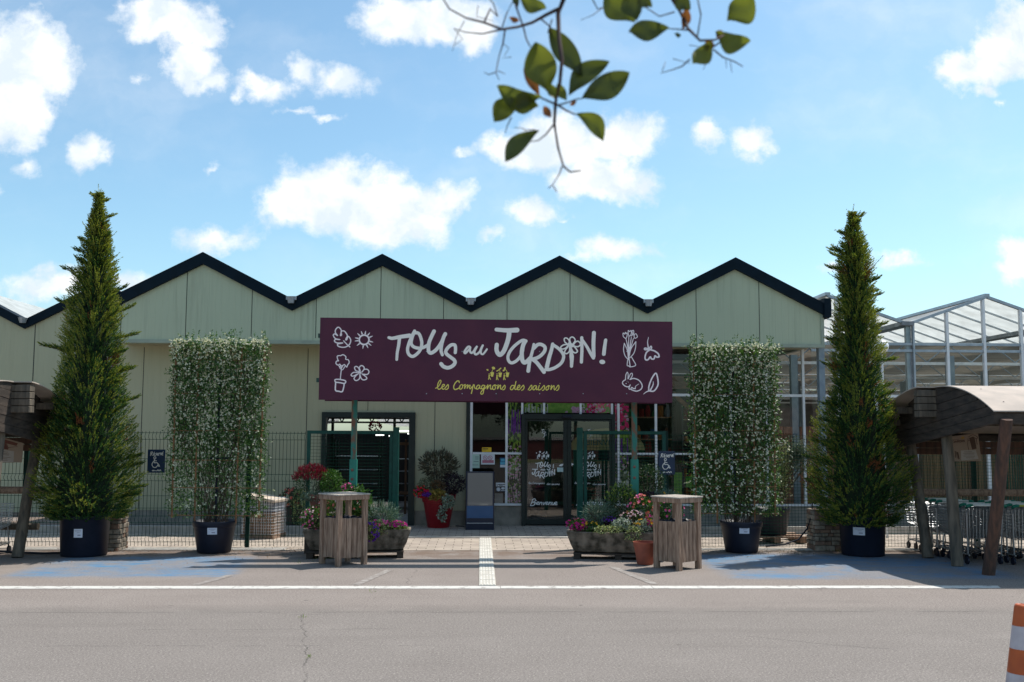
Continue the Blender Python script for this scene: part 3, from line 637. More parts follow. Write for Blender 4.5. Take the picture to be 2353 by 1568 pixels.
# printed flower film behind some panes (a flat print in the real place too)
def film(x0, x1, z0, z1, kind, seed, label):
    rr = random.Random(seed); y = YW+.035
    m, nt, N, L, b = nodes('flower_film_'+kind)
    tc = N.new('ShaderNodeTexCoord'); n = N.new('ShaderNodeTexNoise'); n.inputs['Scale'].default_value = 9; n.inputs['Detail'].default_value = 9; n.inputs['Roughness'].default_value = .7
    L.new(tc.outputs['Object'], n.inputs['Vector']); r = N.new('ShaderNodeValToRGB'); E = r.color_ramp.elements
    if kind == 'meadow': c = [(.32,(.015,.04,.012)),(.45,(.09,.20,.03)),(.56,(.24,.42,.07)),(.72,(.55,.68,.25))]
    elif kind == 'lawn': c = [(.3,(.12,.28,.04)),(.5,(.22,.44,.06)),(.7,(.40,.60,.12))]
    else: c = [(.3,(.02,.03,.02)),(.5,(.10,.15,.06)),(.7,(.35,.36,.25))]
    E[0].position, E[0].color = c[0][0], (*c[0][1],1); E[1].position, E[1].color = c[-1][0], (*c[-1][1],1)
    for p, q in c[1:-1]: e = E.new(p); e.color = (*q,1)
    L.new(n.outputs['Fac'], r.inputs[0]); L.new(r.outputs[0], b.inputs['Base Color']); b.inputs['Roughness'].default_value = .6
    pal = [mat('print_pink',(.88,.55,.72),(.75,.35,.55),40), mat('print_hot',(.95,.05,.26),(.85,.03,.16),40), mat('print_violet',(.30,.07,.48),(.18,.03,.32),40),
           mat('print_white',(.8,.8,.78),(.65,.65,.6),40), mat('print_lime',(.38,.55,.08),(.22,.38,.05),40), mat('print_dark',(.01,.03,.008),(.02,.05,.01),40)]
    mb = MB(); mb.add([(x0,y,z0),(x1,y,z0),(x1,y,z1),(x0,y,z1)], [(0,1,2,3)], 0)
    k = [0]
    def blob(x, z, rx, rz_, mi, n=7):
        k[0] += 1; yy = y-.001-k[0]*.000012; a0 = rr.uniform(0,6)
        P = [(min(max(x+cos(a0+2*pi*i/n)*rx*rr.uniform(.75,1.1), x0), x1), yy, min(max(z+sin(a0+2*pi*i/n)*rz_*rr.uniform(.75,1.1), z0), z1)) for i in range(n)]
        mb.add(P, [tuple(range(n))], mi)
    return mb, blob, rr, [m]+pal, y
def finish(mb, mats, label): return mb.build('flower_print', mats, gf, label=label)
# tall strip left of the door
x0, x1 = mxs[0]+.025, FX0-.03
mb, blob, rr, M_, _y = film(x0, x1, SZ+.01, 3.3, 'meadow', 1, '')
for i in range(260):
    x = rr.uniform(x0,x1); z = rr.uniform(1.3,3.3); blob(x, z, rr.uniform(.01,.03), rr.uniform(.02,.07), rr.choice([5,6,6]))
for s in range(7):
    x = x0+.02+(x1-x0-.04)*(s+.5)/7+rr.uniform(-.02,.02); z = 1.72+rr.uniform(0,.1); h = rr.uniform(.25,.5)
    while h > 0: blob(x, z, .014+h*.012, .018, 3); z += .026; h -= .026; x += rr.uniform(-.002,.003)
for i in range(230): 
    z = SZ+abs(rr.gauss(.45,.32)); blob(rr.uniform(x0,x1), min(z,1.5), rr.uniform(.014,.028), rr.uniform(.014,.024), rr.choice([1,1,1,4,6]))
for i in range(60): blob(rr.uniform(x0,x1), rr.uniform(SZ,1.0), .008, rr.uniform(.03,.1), 6)
finish(mb, M_, 'printed meadow with lilac chive flowers and violet spikes')
# above the door
x0, x1 = FX0+.03, FX1-.03
mb, blob, rr, M_, _y = film(x0, x1, FZ+.035, 3.3, 'lawn', 2, '')
for i in range(240):
    t = rr.random(); x = x0+(x1-x0)*(t*.3 if rr.random() < .5 else .62+t*.2); z = rr.uniform(FZ, 2.7); blob(x, z, rr.uniform(.012,.035), rr.uniform(.02,.05), rr.choice([5,6,5,4]))
for s in range(8):
    x = x0+.03+s*.06; z = FZ+.03
    while z < FZ+rr.uniform(.12,.25): blob(x, z, .012, .012, 4); z += .02
for i in range(30): blob(x0+(x1-x0)*rr.gauss(.6,.05), rr.uniform(FZ+.0,FZ+.14), .03, .03, 1)
for i in range(130): blob(x0+(x1-x0)*rr.uniform(.72,1), rr.uniform(FZ+.0,2.6), rr.uniform(.018,.04), rr.uniform(.018,.035), rr.choice([2,2,2,1]))
finish(mb, M_, 'printed lawn with pink and crimson blossoms above the door')
# right of the door
for (x0, x1, sd_) in ((FX1+.03, mxs[1]-.025, 3), (mxs[1]+.025, at(1446,1000,YW)[0], 4)):
    mb, blob, rr, M_, _y = film(x0, x1, SZ+.3, 3.3, 'meadow' if sd_ == 3 else 'shade', sd_, '')
    for i in range(90): blob(rr.uniform(x0,x1), rr.uniform(1.75,3.0), rr.uniform(.02,.045), rr.uniform(.02,.04), rr.choice([2,2,2,1]))
    for i in range(60): blob(rr.uniform(x0,x1), rr.uniform(1.55,1.8), rr.uniform(.02,.03), rr.uniform(.02,.05), 5)
    for s in range(3):
        x = rr.uniform(x0+.02,x1-.02); z = 1.2
        while z < 1.65: blob(x, z, .017, .018, 3); z += .025
    for i in range(60): blob(rr.uniform(x0,x1), rr.uniform(.8,1.4), rr.uniform(.012,.03), rr.uniform(.015,.03), rr.choice([4,1,6,5]))
    for i in range(14): blob(rr.uniform(x0,x1), rr.uniform(.6,.85), .05, .06, 4)
    finish(mb, M_, 'printed crimson blossom above violet lavender')

# ------------------------------------------------------------------ sliding door
def strokes(mb, data, T, k=1.0, close=False, seg=6, y0=0.0, mi=0, lift=.00025):
    """data: [(width, [(x,y)...])]; T maps traced x,y -> (X,Z); ribbons with round ends, each stroke a hair proud of the one before"""
    for si, (w, pts) in enumerate(data):
        P = [Vector((p[0], p[1])) for p in pts]
        if len(P) == 2: Q = [P[0].lerp(P[1], t/4) for t in range(5)]
        else:
            loop = (P[0]-P[-1]).length < 1e-6; Q = []
            n = len(P)
            for i in range(n-1):
                p0 = P[i-1] if i > 0 else (P[-2] if loop else P[0]*2-P[1]); p3 = P[i+2] if i+2 < n else (P[1] if loop else P[-1]*2-P[-2])
                for t in range(seg):
                    u = t/seg
                    Q.append(0.5*((2*P[i+1-1])+(-p0+P[i+1])*u+(2*p0-5*P[i]+4*P[i+1]-p3)*u*u+(-p0+3*P[i]-3*P[i+1]+p3)*u**3))
            Q.append(P[-1])
        W = w if isinstance(w, (list, tuple)) else (w, w)
        L_ = []; R_ = []; n = len(Q)
        yb = y0-si*lift
        for i, q in enumerate(Q):
            t = Q[min(i+1, n-1)]-Q[max(i-1, 0)]
            if t.length < 1e-6: t = Vector((1, 0))
            t.normalize(); nn = Vector((-t.y, t.x)); h = (W[0]+(W[1]-W[0])*i/max(1,n-1))/2
            L_.append(q+nn*h); R_.append(q-nn*h)
        vs = []; fs = []
        for i in range(n):
            yy = yb-i*lift*.02
            a = T(*L_[i]); c = T(*R_[i]); vs += [(a[0], yy, a[1]), (c[0], yy, c[1])]
        for i in range(n-1): fs.append((2*i, 2*i+1, 2*i+3, 2*i+2))
        mb.add(vs, fs, mi)
        for (i, s) in ((0, -1), (n-1, 1)):
            t = (Q[1]-Q[0]) if i == 0 else (Q[-1]-Q[-2])
            if t.length < 1e-6: continue
            t.normalize(); nn = Vector((-t.y, t.x)); h = (W[0] if i == 0 else W[1])/2; yy = yb-i*lift*.02
            arc = [Q[i]+nn*h*cos(a)+t*s*h*sin(a) for a in [pi*j/8 for j in range(9)]]
            mb.add([(T(*p)[0], yy, T(*p)[1]) for p in arc], [tuple(range(9))], mi)
def blobs(mb, data, T, y0, mi=0):
    for i, (x, y, rx, ry, rot) in enumerate(data):
        P = []
        for k in range(20):
            a = 2*pi*k/20; px, py = cos(a)*rx, sin(a)*ry
            P.append(T(x+px*cos(rot)-py*sin(rot), y+px*sin(rot)+py*cos(rot)))
        mb.add([(p[0], y0-i*.00007, p[1]) for p in P], [tuple(range(20))], mi)
def polyf(mb, pts, T, y0, mi=0): mb.add([(T(*p)[0], y0, T(*p)[1]) for p in pts], [tuple(range(len(pts)))], mi)
def crop(x0, y0, s, dx=0, dy=0): return lambda x, y: ((x0+x/s)/1.22397, (y0+y/s)/1.22397)     # crop px -> photo px

TOUS = [((80,115),[(330,490),(430,510),(640,470),(900,435)]), ((95,75),[(622,510),(600,700),(562,900),(548,1095)]),
 (88,[(1040,310),(950,480),(880,660),(845,820),(880,950),(985,1010),(1110,935),(1205,810),(1238,650),(1215,510),(1170,400),(1120,360),(1075,362)]),
 (88,[(1040,320),(975,480),(945,640),(1000,735),(1130,780),(1270,765),(1400,700)]),
 ((105,95),[(1575,315),(1500,470),(1440,620),(1420,770),(1435,880),(1495,915),(1600,855),(1700,745),(1790,600),(1845,460),(1885,385)]),
 ((105,85),[(1885,390),(1840,480),(1785,680),(1770,850),(1805,965)]),
 ((88,105),[(2160,905),(2168,800),(2150,700),(2060,690),(1960,765),(1898,870),(1925,945),(2030,1030),(2130,1110),(2150,1190),(2080,1275),(1960,1322),(1840,1290),(1770,1215)])]
AU = [(60,[(810,770),(760,740),(690,810),(648,890),(672,920),(740,860),(810,770)]), (60,[(808,760),(800,850),(835,912),(890,885),(945,800),(990,742)]),
 (60,[(990,742),(935,850),(930,930),(985,950),(1070,880),(1115,780),(1155,708)]), (52,[(1140,740),(1105,850),(1110,930),(1160,948),(1220,880),(1268,812)])]
JARD = [((105,135),[(160,270),(450,292),(725,283)]), ((130,115),[(515,300),(490,500),(430,700),(350,880),(258,965),(190,910),(160,810),(168,690)]),
 (85,[(975,585),(880,565),(740,650),(600,780),(505,920),(475,1050),(510,1150),(590,1188),(710,1130),(820,1010),(880,860),(895,650)]),
 (115,[(950,590),(895,700),(860,870),(860,1020),(880,1130),(935,1180),(1020,1130),(1085,1060)]),
 ((75,105),[(1190,675),(1150,860),(1100,1050),(1060,1230),(1035,1410)]), (95,[(1185,790),(1290,690),(1390,680),(1490,745),(1490,850),(1410,960),(1290,1045),(1140,1090)]),
 (105,[(1150,1085),(1260,1170),(1380,1320),(1468,1440)])]
DIN = [((90,115),[(140,670),(105,840),(45,1030),(-20,1300)]), (88,[(140,690),(280,775),(400,900),(442,1020),(385,1180),(230,1305),(60,1370),(-55,1370)]),
 ((50,125),[(640,740),(650,880),(663,1020)]), ((125,85),[(663,1010),(665,1120),(658,1280)]),
 (36,[(575,655),(600,610),(565,535),(505,500),(458,530),(475,610),(540,665)]), (36,[(635,640),(610,560),(625,500),(680,475),(735,510),(758,575),(705,655)]),
 (38,[(725,665),(770,615),(830,590),(888,630),(900,690),(850,735),(780,740),(725,720)]), (40,[(740,745),(800,820),(822,875),(765,912),(700,880),(655,800)]),
 (38,[(605,750),(605,850),(560,915),(500,935),(468,890),(500,820),(565,740)]), (38,[(570,680),(450,690),(368,745),(372,795),(430,805),(505,775),(570,700)]),
 (88,[(940,495),(945,800),(930,1165)]), ((75,95),[(960,560),(1080,740),(1180,920),(1262,1050)]), ((110,100),[(1275,360),(1262,650),(1270,1010)]),
 ((90,105),[(1598,560),(1570,750),(1548,945)])]
DINB = [(648,700,98,55,.25), (1505,1162,82,62,.15)]
COMP = [(28,[(270,880),(340,840),(415,730),(430,660),(400,645),(350,720),(325,830),(350,905),(400,905),(460,850)]), (28,[(460,850),(520,815),(535,775),(490,770),(458,840),(480,905),(530,900),(590,830)]),
 (28,[(590,830),(640,770),(655,830),(640,890),(590,920),(570,912)]), (32,[(980,710),(970,670),(920,665),(850,740),(812,840),(835,912),(890,915),(960,880),(1005,840)]),
 (28,[(1050,770),(1000,810),(985,880),(1020,912),(1070,870),(1085,800),(1050,768),(1100,795),(1160,768)]), (27,[(1160,770),(1135,895),(1180,820),(1235,780),(1240,800),(1215,885),(1265,815),(1310,790),(1290,880),(1320,895),(1370,830)]),
 (30,[(1405,775),(1380,880),(1345,1040)]), (28,[(1395,800),(1430,782),(1440,850),(1460,890),(1500,885)]), (28,[(1600,800),(1545,790),(1500,845),(1505,905),(1550,900),(1600,820),(1595,880),(1640,895)]),
 (28,[(1745,800),(1690,790),(1650,850),(1670,905),(1720,870),(1750,795),(1720,920),(1695,1035),(1650,1060),(1625,1020),(1680,940),(1760,880),(1830,800)]),
 (28,[(1840,780),(1820,905),(1870,820),(1922,785),(1912,870),(1940,912),(1990,870)]), (28,[(2040,780),(1985,830),(1985,900),(2030,920),(2072,870),(2045,785),(2110,805)]),
 (28,[(2150,780),(2130,905),(2180,820),(2222,790),(2220,880),(2250,912),(2300,840)]), (28,[(2300,840),(2345,790),(2362,850),(2340,910),(2290,930)])]
SAIS = [(32,[(545,885),(470,880),(420,950),(432,1015),(490,1005),(555,900)]), (32,[(602,745),(570,900),(560,980),(590,1012),(640,990)]), (30,[(640,980),(715,925),(730,875),(690,872),(645,950),(660,1015),(720,1010),(790,930)]),
 (30,[(790,930),(845,870),(870,930),(850,1000),(790,1040)]), (30,[(1005,1020),(1108,870),(1130,940),(1100,1010),(1048,1040)]), (30,[(1275,890),(1210,890),(1160,970),(1172,1022),(1222,1010),(1285,905),(1272,980),(1290,1022),(1335,990)]),
 (30,[(1372,880),(1342,980),(1360,1032),(1425,1000)]), (30,[(1430,1000),(1528,880),(1550,950),(1530,1012),(1478,1045)]), (30,[(1680,880),(1612,930),(1590,1000),(1620,1032),(1680,985),(1682,895),(1735,905)]),
 (30,[(1782,875),(1752,1018),(1810,920),(1862,890),(1862,980),(1882,1025),(1930,970)]), (30,[(1930,960),(2000,872),(2025,930),(2000,1010),(1948,1045)])]
SAISB = [(1395,815,20,20,0)]
# the three little gardeners carrying potted flowers (crop at 1200,1010 scale 10.695)
FIGS = [(14,[(1880,460),(1872,540)]), (34,[(1880,490),(1878,560)]), (24,[(1875,560),(1858,615)]), (24,[(1890,560),(1920,615)]), (16,[(1890,500),(1930,490)]), (15,[(1962,395),(1975,345),(2000,310)]), (110,[(1968,440),(1969,441)]),
 (34,[(2115,490),(2115,560)]), (24,[(2105,560),(2095,625)]), (24,[(2125,560),(2150,625)]), (16,[(2130,510),(2180,510)]), (15,[(2212,400),(2190,340)]), (30,[(2110,365),(2160,340)]), (32,[(2180,320),(2230,280)]),
 (34,[(2330,490),(2330,560)]), (24,[(2320,560),(2310,625)]), (24,[(2338,560),(2362,625)]), (16,[(2340,510),(2395,510)]), (15,[(2420,400),(2395,340),(2360,325)])]
FIGB = [(2010,275,52,40,.4), (1880,450,14,16,0), (2115,450,14,16,0), (2330,450,14,16,0), (2350,285,26,38,0), (2320,345,38,26,-.6), (1828,332,36,16,.6), (1832,330,32,14,-.9)]
FIGP = [[(1912,400),(2028,400),(2018,440),(2000,535),(1938,535),(1922,440)], [(2158,412),(2268,412),(2256,455),(2240,548),(2178,548),(2168,455)], [(2372,408),(2488,412),(2478,450),(2455,548),(2398,548),(2384,450)]]

dr = empty('sliding_door', ((FX0+FX1)/2, YW, 0), 'double sliding glass entrance door with dark frame and white lettering', 'door')
mb = MB(); yd = YW-.09
mb.bb(FX0-.02, FX0+.05, yd, YW+.08, 0, FZ); mb.bb(FX1-.05, FX1+.02, yd, YW+.08, 0, FZ); mb.bb(FX0-.02, FX1+.02, yd-.003, YW+.079, FZ-.09, FZ+.01)
mb.build('frame', DARKF, dr)
xm = at(1303, 1000, YW)[0]
for (a, c) in ((FX0+.055, xm-.003), (xm+.003, FX1-.055)):
    mb = MB(); s = .065
    mb.bb(a, a+.035, yd+.02, yd+.06, .03, FZ-.1); mb.bb(c-.035, c, yd+.02, yd+.06, .03, FZ-.1)
    if a < xm-.2: mb.bb(c-.075, c-.035, yd+.02, yd+.06, .03, FZ-.1)
    else: mb.bb(a+.035, a+.075, yd+.02, yd+.06, .03, FZ-.1)
    mb.bb(a+.035, c-.035, yd+.021, yd+.059, .03, .13); mb.bb(a+.035, c-.035, yd+.021, yd+.059, FZ-.13, FZ-.1)
    lf = mb.build('door_leaf', DARKF, dr)
    g = MB(); g.add([(a+.03,yd+.04,.12),(c-.03,yd+.04,.12),(c-.03,yd+.04,FZ-.12),(a+.03,yd+.04,FZ-.12)], [(0,1,2,3)]); g.build('glass', glass('door_glass', (.85,.9,.89), .06, fk=1.1), lf)
mb = MB(); mb.bb(xm-.10, xm+.08, yd-.07, yd-.005, FZ-.07, FZ-.01); bevel(mb.build('motion_sensor', BLACKP, dr), .015)
WLET = mat('white_vinyl', (.78,.80,.80), (.74,.76,.77), 8, .6)
# lettering on the two leaves; second leaf is the same print shifted
def doorT(sx, sy, ox, oy, x0, y0, dxp):
    def T(x, y):
        return at(sx*(x-x0)+ox+dxp, sy*(y-y0)+oy, yd+.035)
    return T
for dxp in (0, 105.8):
    mb = MB(); y0 = yd+.034
    q = lambda x, y: ((1460+x/6.27)/1.22397, (1230+y/6.27)/1.22397)      # crop of the door
    k = 1/(6.27*1.22397)
    def TT(fx, fy, ox, oy, rot=0):   # local (x,y) scaled into crop px then to wall
        def T(x, y): p = q(ox+fx*x, oy+fy*y); return at(p[0]+dxp, p[1], y0)
        return T
    strokes(mb, TOUS, TT(.140, .140, 245, 392), y0=y0)
    strokes(mb, AU, TT(.14, .11, 290, 482), y0=y0-.003)
    strokes(mb, JARD, TT(.155, .135, 208, 528), y0=y0-.004)
    strokes(mb, DIN[:2]+DIN[2:], TT(.155, .125, 451, 525), y0=y0-.007) if False else strokes(mb, DIN[:13], TT(.140, .125, 447, 528), y0=y0-.007)
    blobs(mb, DINB[:1], TT(.140, .125, 447, 528), y0-.011)
    strokes(mb, [(13,[(605,480),(598,545)])], TT(1,1,0,0), y0=y0-.011); blobs(mb, [(590,575,9,8,0)], TT(1,1,0,0), y0-.011)
    strokes(mb, COMP, TT(.135, .135, 128, 700), y0=y0-.012)
    strokes(mb, SAIS, TT(.138, .138, 430, 700), y0=y0-.016)
    strokes(mb, FIGS, TT(.345, .36, -325, 160), y0=y0-.002); blobs(mb, FIGB, TT(.345, .36, -325, 160), y0-.0095)
    for P in FIGP: polyf(mb, P, TT(.345, .36, -325, 160), y0-.0105)
    BIEN = [(13,[(240,1100),(222,1150),(200,1205)]), (13,[(232,1105),(270,1085),(288,1110),(265,1140),(228,1148),(275,1155),(268,1190),(230,1208),(198,1205)]), (13,[(290,1148),(275,1192)]),
      (12,[(310,1172),(345,1155),(332,1140),(306,1165),(320,1190),(350,1180)]), (12,[(368,1145),(352,1195),(372,1160),(398,1148),(398,1190)]), (12,[(422,1150),(432,1190),(462,1145)]),
      (12,[(472,1172),(505,1155),(492,1140),(468,1165),(482,1190),(510,1180)]), (12,[(532,1145),(518,1192),(540,1158),(566,1148),(560,1190)]), (12,[(590,1148),(580,1185),(602,1188),(628,1150),(615,1192)]),
      (12,[(635,1175),(665,1157),(652,1140),(630,1165),(645,1192),(672,1180)])]
    strokes(mb, BIEN, TT(1,1,0,0), y0=y0-.001); blobs(mb, [(300,1118,8,7,0)], TT(1,1,0,0), y0-.004)
    # small emblem near the top of the leaf
    EM = [(7,[(395,20-105),(440,10-105)]), (6,[(418,15-105),(405,75-105)]), (5,[(420,62-105),(440,40-105),(470,60-105),(440,85-105),(420,62-105)]), (6,[(450,60-105),(445,130-105),(425,150-105)]), (5,[(475,90-105),(470,125-105)])]
    strokes(mb, EM, TT(1,1,0,-42), y0=y0-.001)
    if dxp == 0: strokes(mb, [((14,40),[(800,470),(745,495)]), ((44,4),[(745,495),(702,505)])], TT(1,1,0,0), y0=y0-.003)
    else: strokes(mb, [((14,36),[(885-830+0,440),(885-830+52,470)]), ((44,4),[(885-830+55,478),(885-830+95,480)])], TT(1,1,0,0), y0=y0-.003)
    mb.build('white_lettering', WLET, dr)
# notices stuck on the lower left panes
def sheet(pts, y, m, name, label, cat, group=None, extra=None):
    P = [at(x, z, y) for x, z in pts]; mb = MB(); n = len(P)
    mb.add([(a, y, b_) for a, b_ in P]+[(a, y-.003, b_) for a, b_ in P], [tuple(range(n-1,-1,-1)), tuple(range(n, 2*n))]+[(i, (i+1)%n, (i+1)%n+n, i+n) for i in range(n)], 0)
    ms = [m]
    if extra: extra(mb, y-.0035, ms)
    o = mb.build(name, ms); tag(o, label, cat, group); return o
def c5(x, y): return ((1290+x/3.564)/1.22397, (1100+y/3.564)/1.22397)
def rect5(x0, y0, x1, y1): return [c5(x0,y1), c5(x1,y1), c5(x1,y0), c5(x0,y0)]
def lines5(rows, m_):
    def f(mb, y, ms):
        ms.append(m_)
        for (x0, y0, x1, y1) in rows:
            P = [at(*p, y) for p in rect5(x0, y0, x1, y1)]; mb.add([(a, y-.0005, b_) for a, b_ in P], [(0,1,2,3)], 1)
    return f
INK = mat('ink', (.05,.05,.06), rough=.8)
yN = YW-.01
sheet(rect5(115,632,210,773), yN, mat('green_paper', (.50,.66,.56), (.45,.6,.52), 5, .7), 'window_notice', 'pale green paper notice in the upper left corner of the lower window', 'notice', extra=lines5([(165,660,200,665),(165,680,200,684),(150,705,200,709),(130,740,195,743)], INK))
def nosmoke(mb, y, ms):
    ms += [mat('pink_ink', (.55,.20,.26), rough=.8)]
    P = [at(*p, y) for p in rect5(237,693,352,722)]; mb.add([(a, y-.0005, b_) for a, b_ in P], [(0,1,2,3)], 1)
    T = lambda a, c: at(*c5(a, c), y)
    for cx_ in (267, 316):
        strokes(mb, [(5,[(cx_+20*cos(k*pi/8), 670+20*sin(k*pi/8)) for k in range(17)]), (5,[(cx_-14,656),(cx_+14,684)])], T, y0=y-.001, mi=1)
        strokes(mb, [(4,[(cx_-10,676),(cx_+2,666)]), (3,[(cx_+4,660),(cx_+10,664)])], T, y0=y-.002, mi=1)
sheet(rect5(224,636,362,737), yN, PAPER, 'window_notice', 'white no smoking notice with two pink circles and a pink bar', 'notice', extra=nosmoke)
def yel(mb, y, ms):
    ms += [INK]; T = lambda a, c: at(*c5(a, c), y)
    xx = 242
    for ch in range(7): strokes(mb, [(2.5,[(xx,575),(xx+1,586)]), (2.5,[(xx,576),(xx+4,577),(xx+4,585)])], T, y0=y-.0008, mi=1); xx += 8
    P = [at(*p, y) for p in rect5(242,592,275,595)]; mb.add([(a, y-.0005, b_) for a, b_ in P], [(0,1,2,3)], 1)
sheet(rect5(234,566,328,612), yN, mat('yellow_card', (.80,.50,.02), (.75,.46,.02), 5, .6), 'window_card', 'yellow card standing on the transom of the left window', 'card', extra=yel)
def blue(mb, y, ms):
    ms += [mat('sticker_cyan', (.12,.45,.62)), PAPER]
    for (r_, mi) in (((424,680,462,706),1),((418,712,466,738),1),((416,742,468,766),2)):
        P = [at(*p, y) for p in rect5(*r_)]; mb.add([(a, y-.0005, b_) for a, b_ in P], [(0,1,2,3)], mi)
sheet(rect5(414,670,470,768), yN, mat('sticker_blue', (.03,.12,.25)), 'window_sticker', 'blue and cyan sticker stack beside the white mullion', 'sticker', extra=blue)
def bw(mb, y, ms):
    ms += [DARKF]
    T = lambda a, c: at(*c5(a, c), y)
    strokes(mb, [(4,[(384,930),(384,950)]), (7,[(405,936),(462,938)]), (5,[(388,945),(400,938),(412,948),(440,948)])], T, y0=y-.001, mi=1)
sheet(rect5(374,920,468,956), yN, PAPER, 'window_sticker', 'white strip sticker with black marks low on the left window', 'sticker', extra=bw)
def bw2(mb, y, ms):
    ms += [PAPER]
    T = lambda a, c: at(*c5(a, c), y)
    strokes(mb, [(4,[(399+18*cos(k*pi/8), 986+18*sin(k*pi/8)) for k in range(17)]), (6,[(386,974),(412,998)]), (6,[(425,998),(462,998)])], T, y0=y-.001, mi=1)
    blobs(mb, [(445,976,20,12,0),(399,986,15,15,0)], T, y-.0007, 1)
sheet(rect5(374,962,468,1010), yN, INK, 'window_sticker', 'black sticker with a crossed white circle low on the left window', 'sticker', extra=bw2)
def buddy(mb, y, ms):
    ms += [mat('red_ink', (.28,.03,.03))]
    T = lambda a, c: at(*c5(a, c), y)
    # letters "ere" over "ddy"
    def e_(x, yb): return [(4,[(x,yb-9),(x+14,yb-9),(x+12,yb-17),(x+4,yb-18),(x,yb-10),(x+3,yb-2),(x+14,yb-2)])]
    def d_(x, yb): return [(4,[(x+13,yb-30),(x+13,yb)]), (4,[(x+13,yb-14),(x+5,yb-18),(x,yb-9),(x+5,yb),(x+13,yb-4)])]
    S = e_(374,1145)+[(4,[(395,1127),(395,1145)]), (4,[(395,1134),(400,1128),(406,1128)])]+e_(410,1145)+d_(370,1202)+d_(388,1202)+[(4,[(406,1184),(412,1200)]), (4,[(420,1184),(410,1212),(404,1212)])]
    strokes(mb, S, T, y0=y-.001, mi=1)
sheet(rect5(362,1026,443,1214), YW+.02, mat('grey_card', (.42,.41,.42)), 'window_card', 'grey card with dark red letters standing behind the low window', 'card', extra=buddy)
sheet([((1460+a/6.27)/1.22397, (1230+b_/6.27)/1.22397) for a, b_ in ((672,612),(788,612),(788,535),(672,535))], yd+.03, mat('pale_cyan_paper', (.45,.60,.60)), 'door_notice', 'pale cyan notice on the sliding door below the left arrow', 'notice')

# ------------------------------------------------------------------ things inside the shop front
def goods(x0, x1, y, zs, seed, label, pal):
    e = empty('display_shelf', ((x0+x1)/2, y, 0), label, 'shelf', 'stocked shelves behind the shop window')
    rr = random.Random(seed); mb = MB()
    for x in (x0, x1-.04): mb.bb(x, x+.04, y, y+.45, 0, zs[-1]+.4)
    mb.build('uprights', DARKF, e)
    mb = MB()
    for z in zs: mb.bb(x0+.04, x1-.04, y, y+.45, z-.02, z)
    mb.build('shelf_board', mat('shelf_board', (.35,.18,.09), (.25,.13,.07)), e)
    mb = MB()
    for z in zs:
        x = x0+.06
        while x < x1-.12:
            w = rr.uniform(.05,.16); h = rr.uniform(.1,.3); mb.lathe([(0,0),(w/2*rr.uniform(.6,1),.0),(w/2,h*.5),(w/2*rr.uniform(.3,1),h),(0,h)], (x+w/2, y+.12+rr.uniform(0,.1), z), rr.choice([4,6,8]), rr.randrange(len(pal))); x += w+rr.uniform(.01,.04)
    mb.build('goods', pal, e, label=None)
    return e
PAL = [mat('g_red', (.25,.02,.02)), mat('g_green', (.04,.16,.05)), mat('g_grey', (.25,.27,.28)), mat('g_brown', (.14,.07,.04)), mat('g_white', (.5,.5,.47)), mat('g_blue', (.04,.10,.2)), mat('g_dark', (.03,.03,.03)), mat('g_orange', (.4,.14,.03))]
goods(2.95, 3.95, 20.3, [.5,.9,1.3,1.65,2.1], 11, 'stocked shelf behind the window right of the entrance door', PAL)
goods(4.05, 5.2, 20.0, [.5,.85,1.2,1.6,2.05], 12, 'stocked shelf behind the window nearer the jasmine screen', PAL)
for i, (a, b_, c_, d_) in enumerate(((1549,1086,1567,1112),(1549,1113,1567,1140),(1575,1095,1590,1120),(1600,1118,1613,1142))):
    m = mat('lime_card', (.16,.50,.05), (.13,.42,.04)) if i < 3 else mat('mint_card', (.18,.45,.28))
    sheet([(a,d_),(c_,d_),(c_,b_),(a,b_)], YW+.05, m, 'price_card', ['upper lime green card in the window, directly under the wheelchair sign','lower lime green card in the window, under the wheelchair sign','small lime green card to the right of the stacked pair','mint green card half hidden behind the jasmine screen'][i], 'card', 'green cards in the shop window')
mb = MB(); a = at(1535, 880, 20.1); b_ = at(1700, 880, 20.1)
mb.bb(a[0], b_[0], 20.1, 20.3, a[1]-.12, a[1]+.14); c0 = at(1545, 905, 20.1); c1 = at(1610, 965, 20.1)
mb.bar((c0[0],20.05,c0[1]), (c1[0]+.25,20.05,c1[1]-.28), .16, .08)
tag(mb.build('timber_beam', mat('orange_timber', (.26,.11,.05), (.16,.07,.035), 4, .7, stretch=(1,4,8))), 'orange brown timber beam with diagonal brace behind the upper glass', 'beam')
# counter, pots visible through the left window
mb = MB(); mb.lathe([(0,0),(.2,0),(.27,.62),(.29,.62),(.29,.66),(0,.66)], (1.15, 20.6, 0.005), 20)
tag(mb.build('indoor_pot', BLACKP), 'big dark pot standing inside behind the sliding door', 'pot')
# arched banner hung inside
mb = MB(); c = at(1395, 1003, 20.4); R_ = .62; P = [(c[0]+R_*1.25*cos(t), c[1]-.28+R_*.72*sin(t)) for t in [pi*i/20 for i in range(21)]]
mb.prism(P, 20.4, 20.41)
ban = mb.build('arched_banner', mat('cream_banner', (.62,.55,.26), (.56,.5,.23), 4, .8)); tag(ban, 'cream half round banner reading bienvenue inside behind the sliding door', 'banner')
cu = bpy.data.curves.new('txt', 'FONT'); cu.body = 'BIENVENUE'; cu.size = .17; cu.align_x = 'CENTER'; cu.extrude = .001
to = bpy.data.objects.new('t', cu); COL.objects.link(to); dg = bpy.context.evaluated_depsgraph_get(); me = bpy.data.meshes.new_from_object(to.evaluated_get(dg)); bpy.data.objects.remove(to)
lt = bpy.data.objects.new('lettering', me); me.materials.clear(); me.materials.append(mat('teal_print', (.10,.28,.27))); COL.objects.link(lt); lt.parent = ban
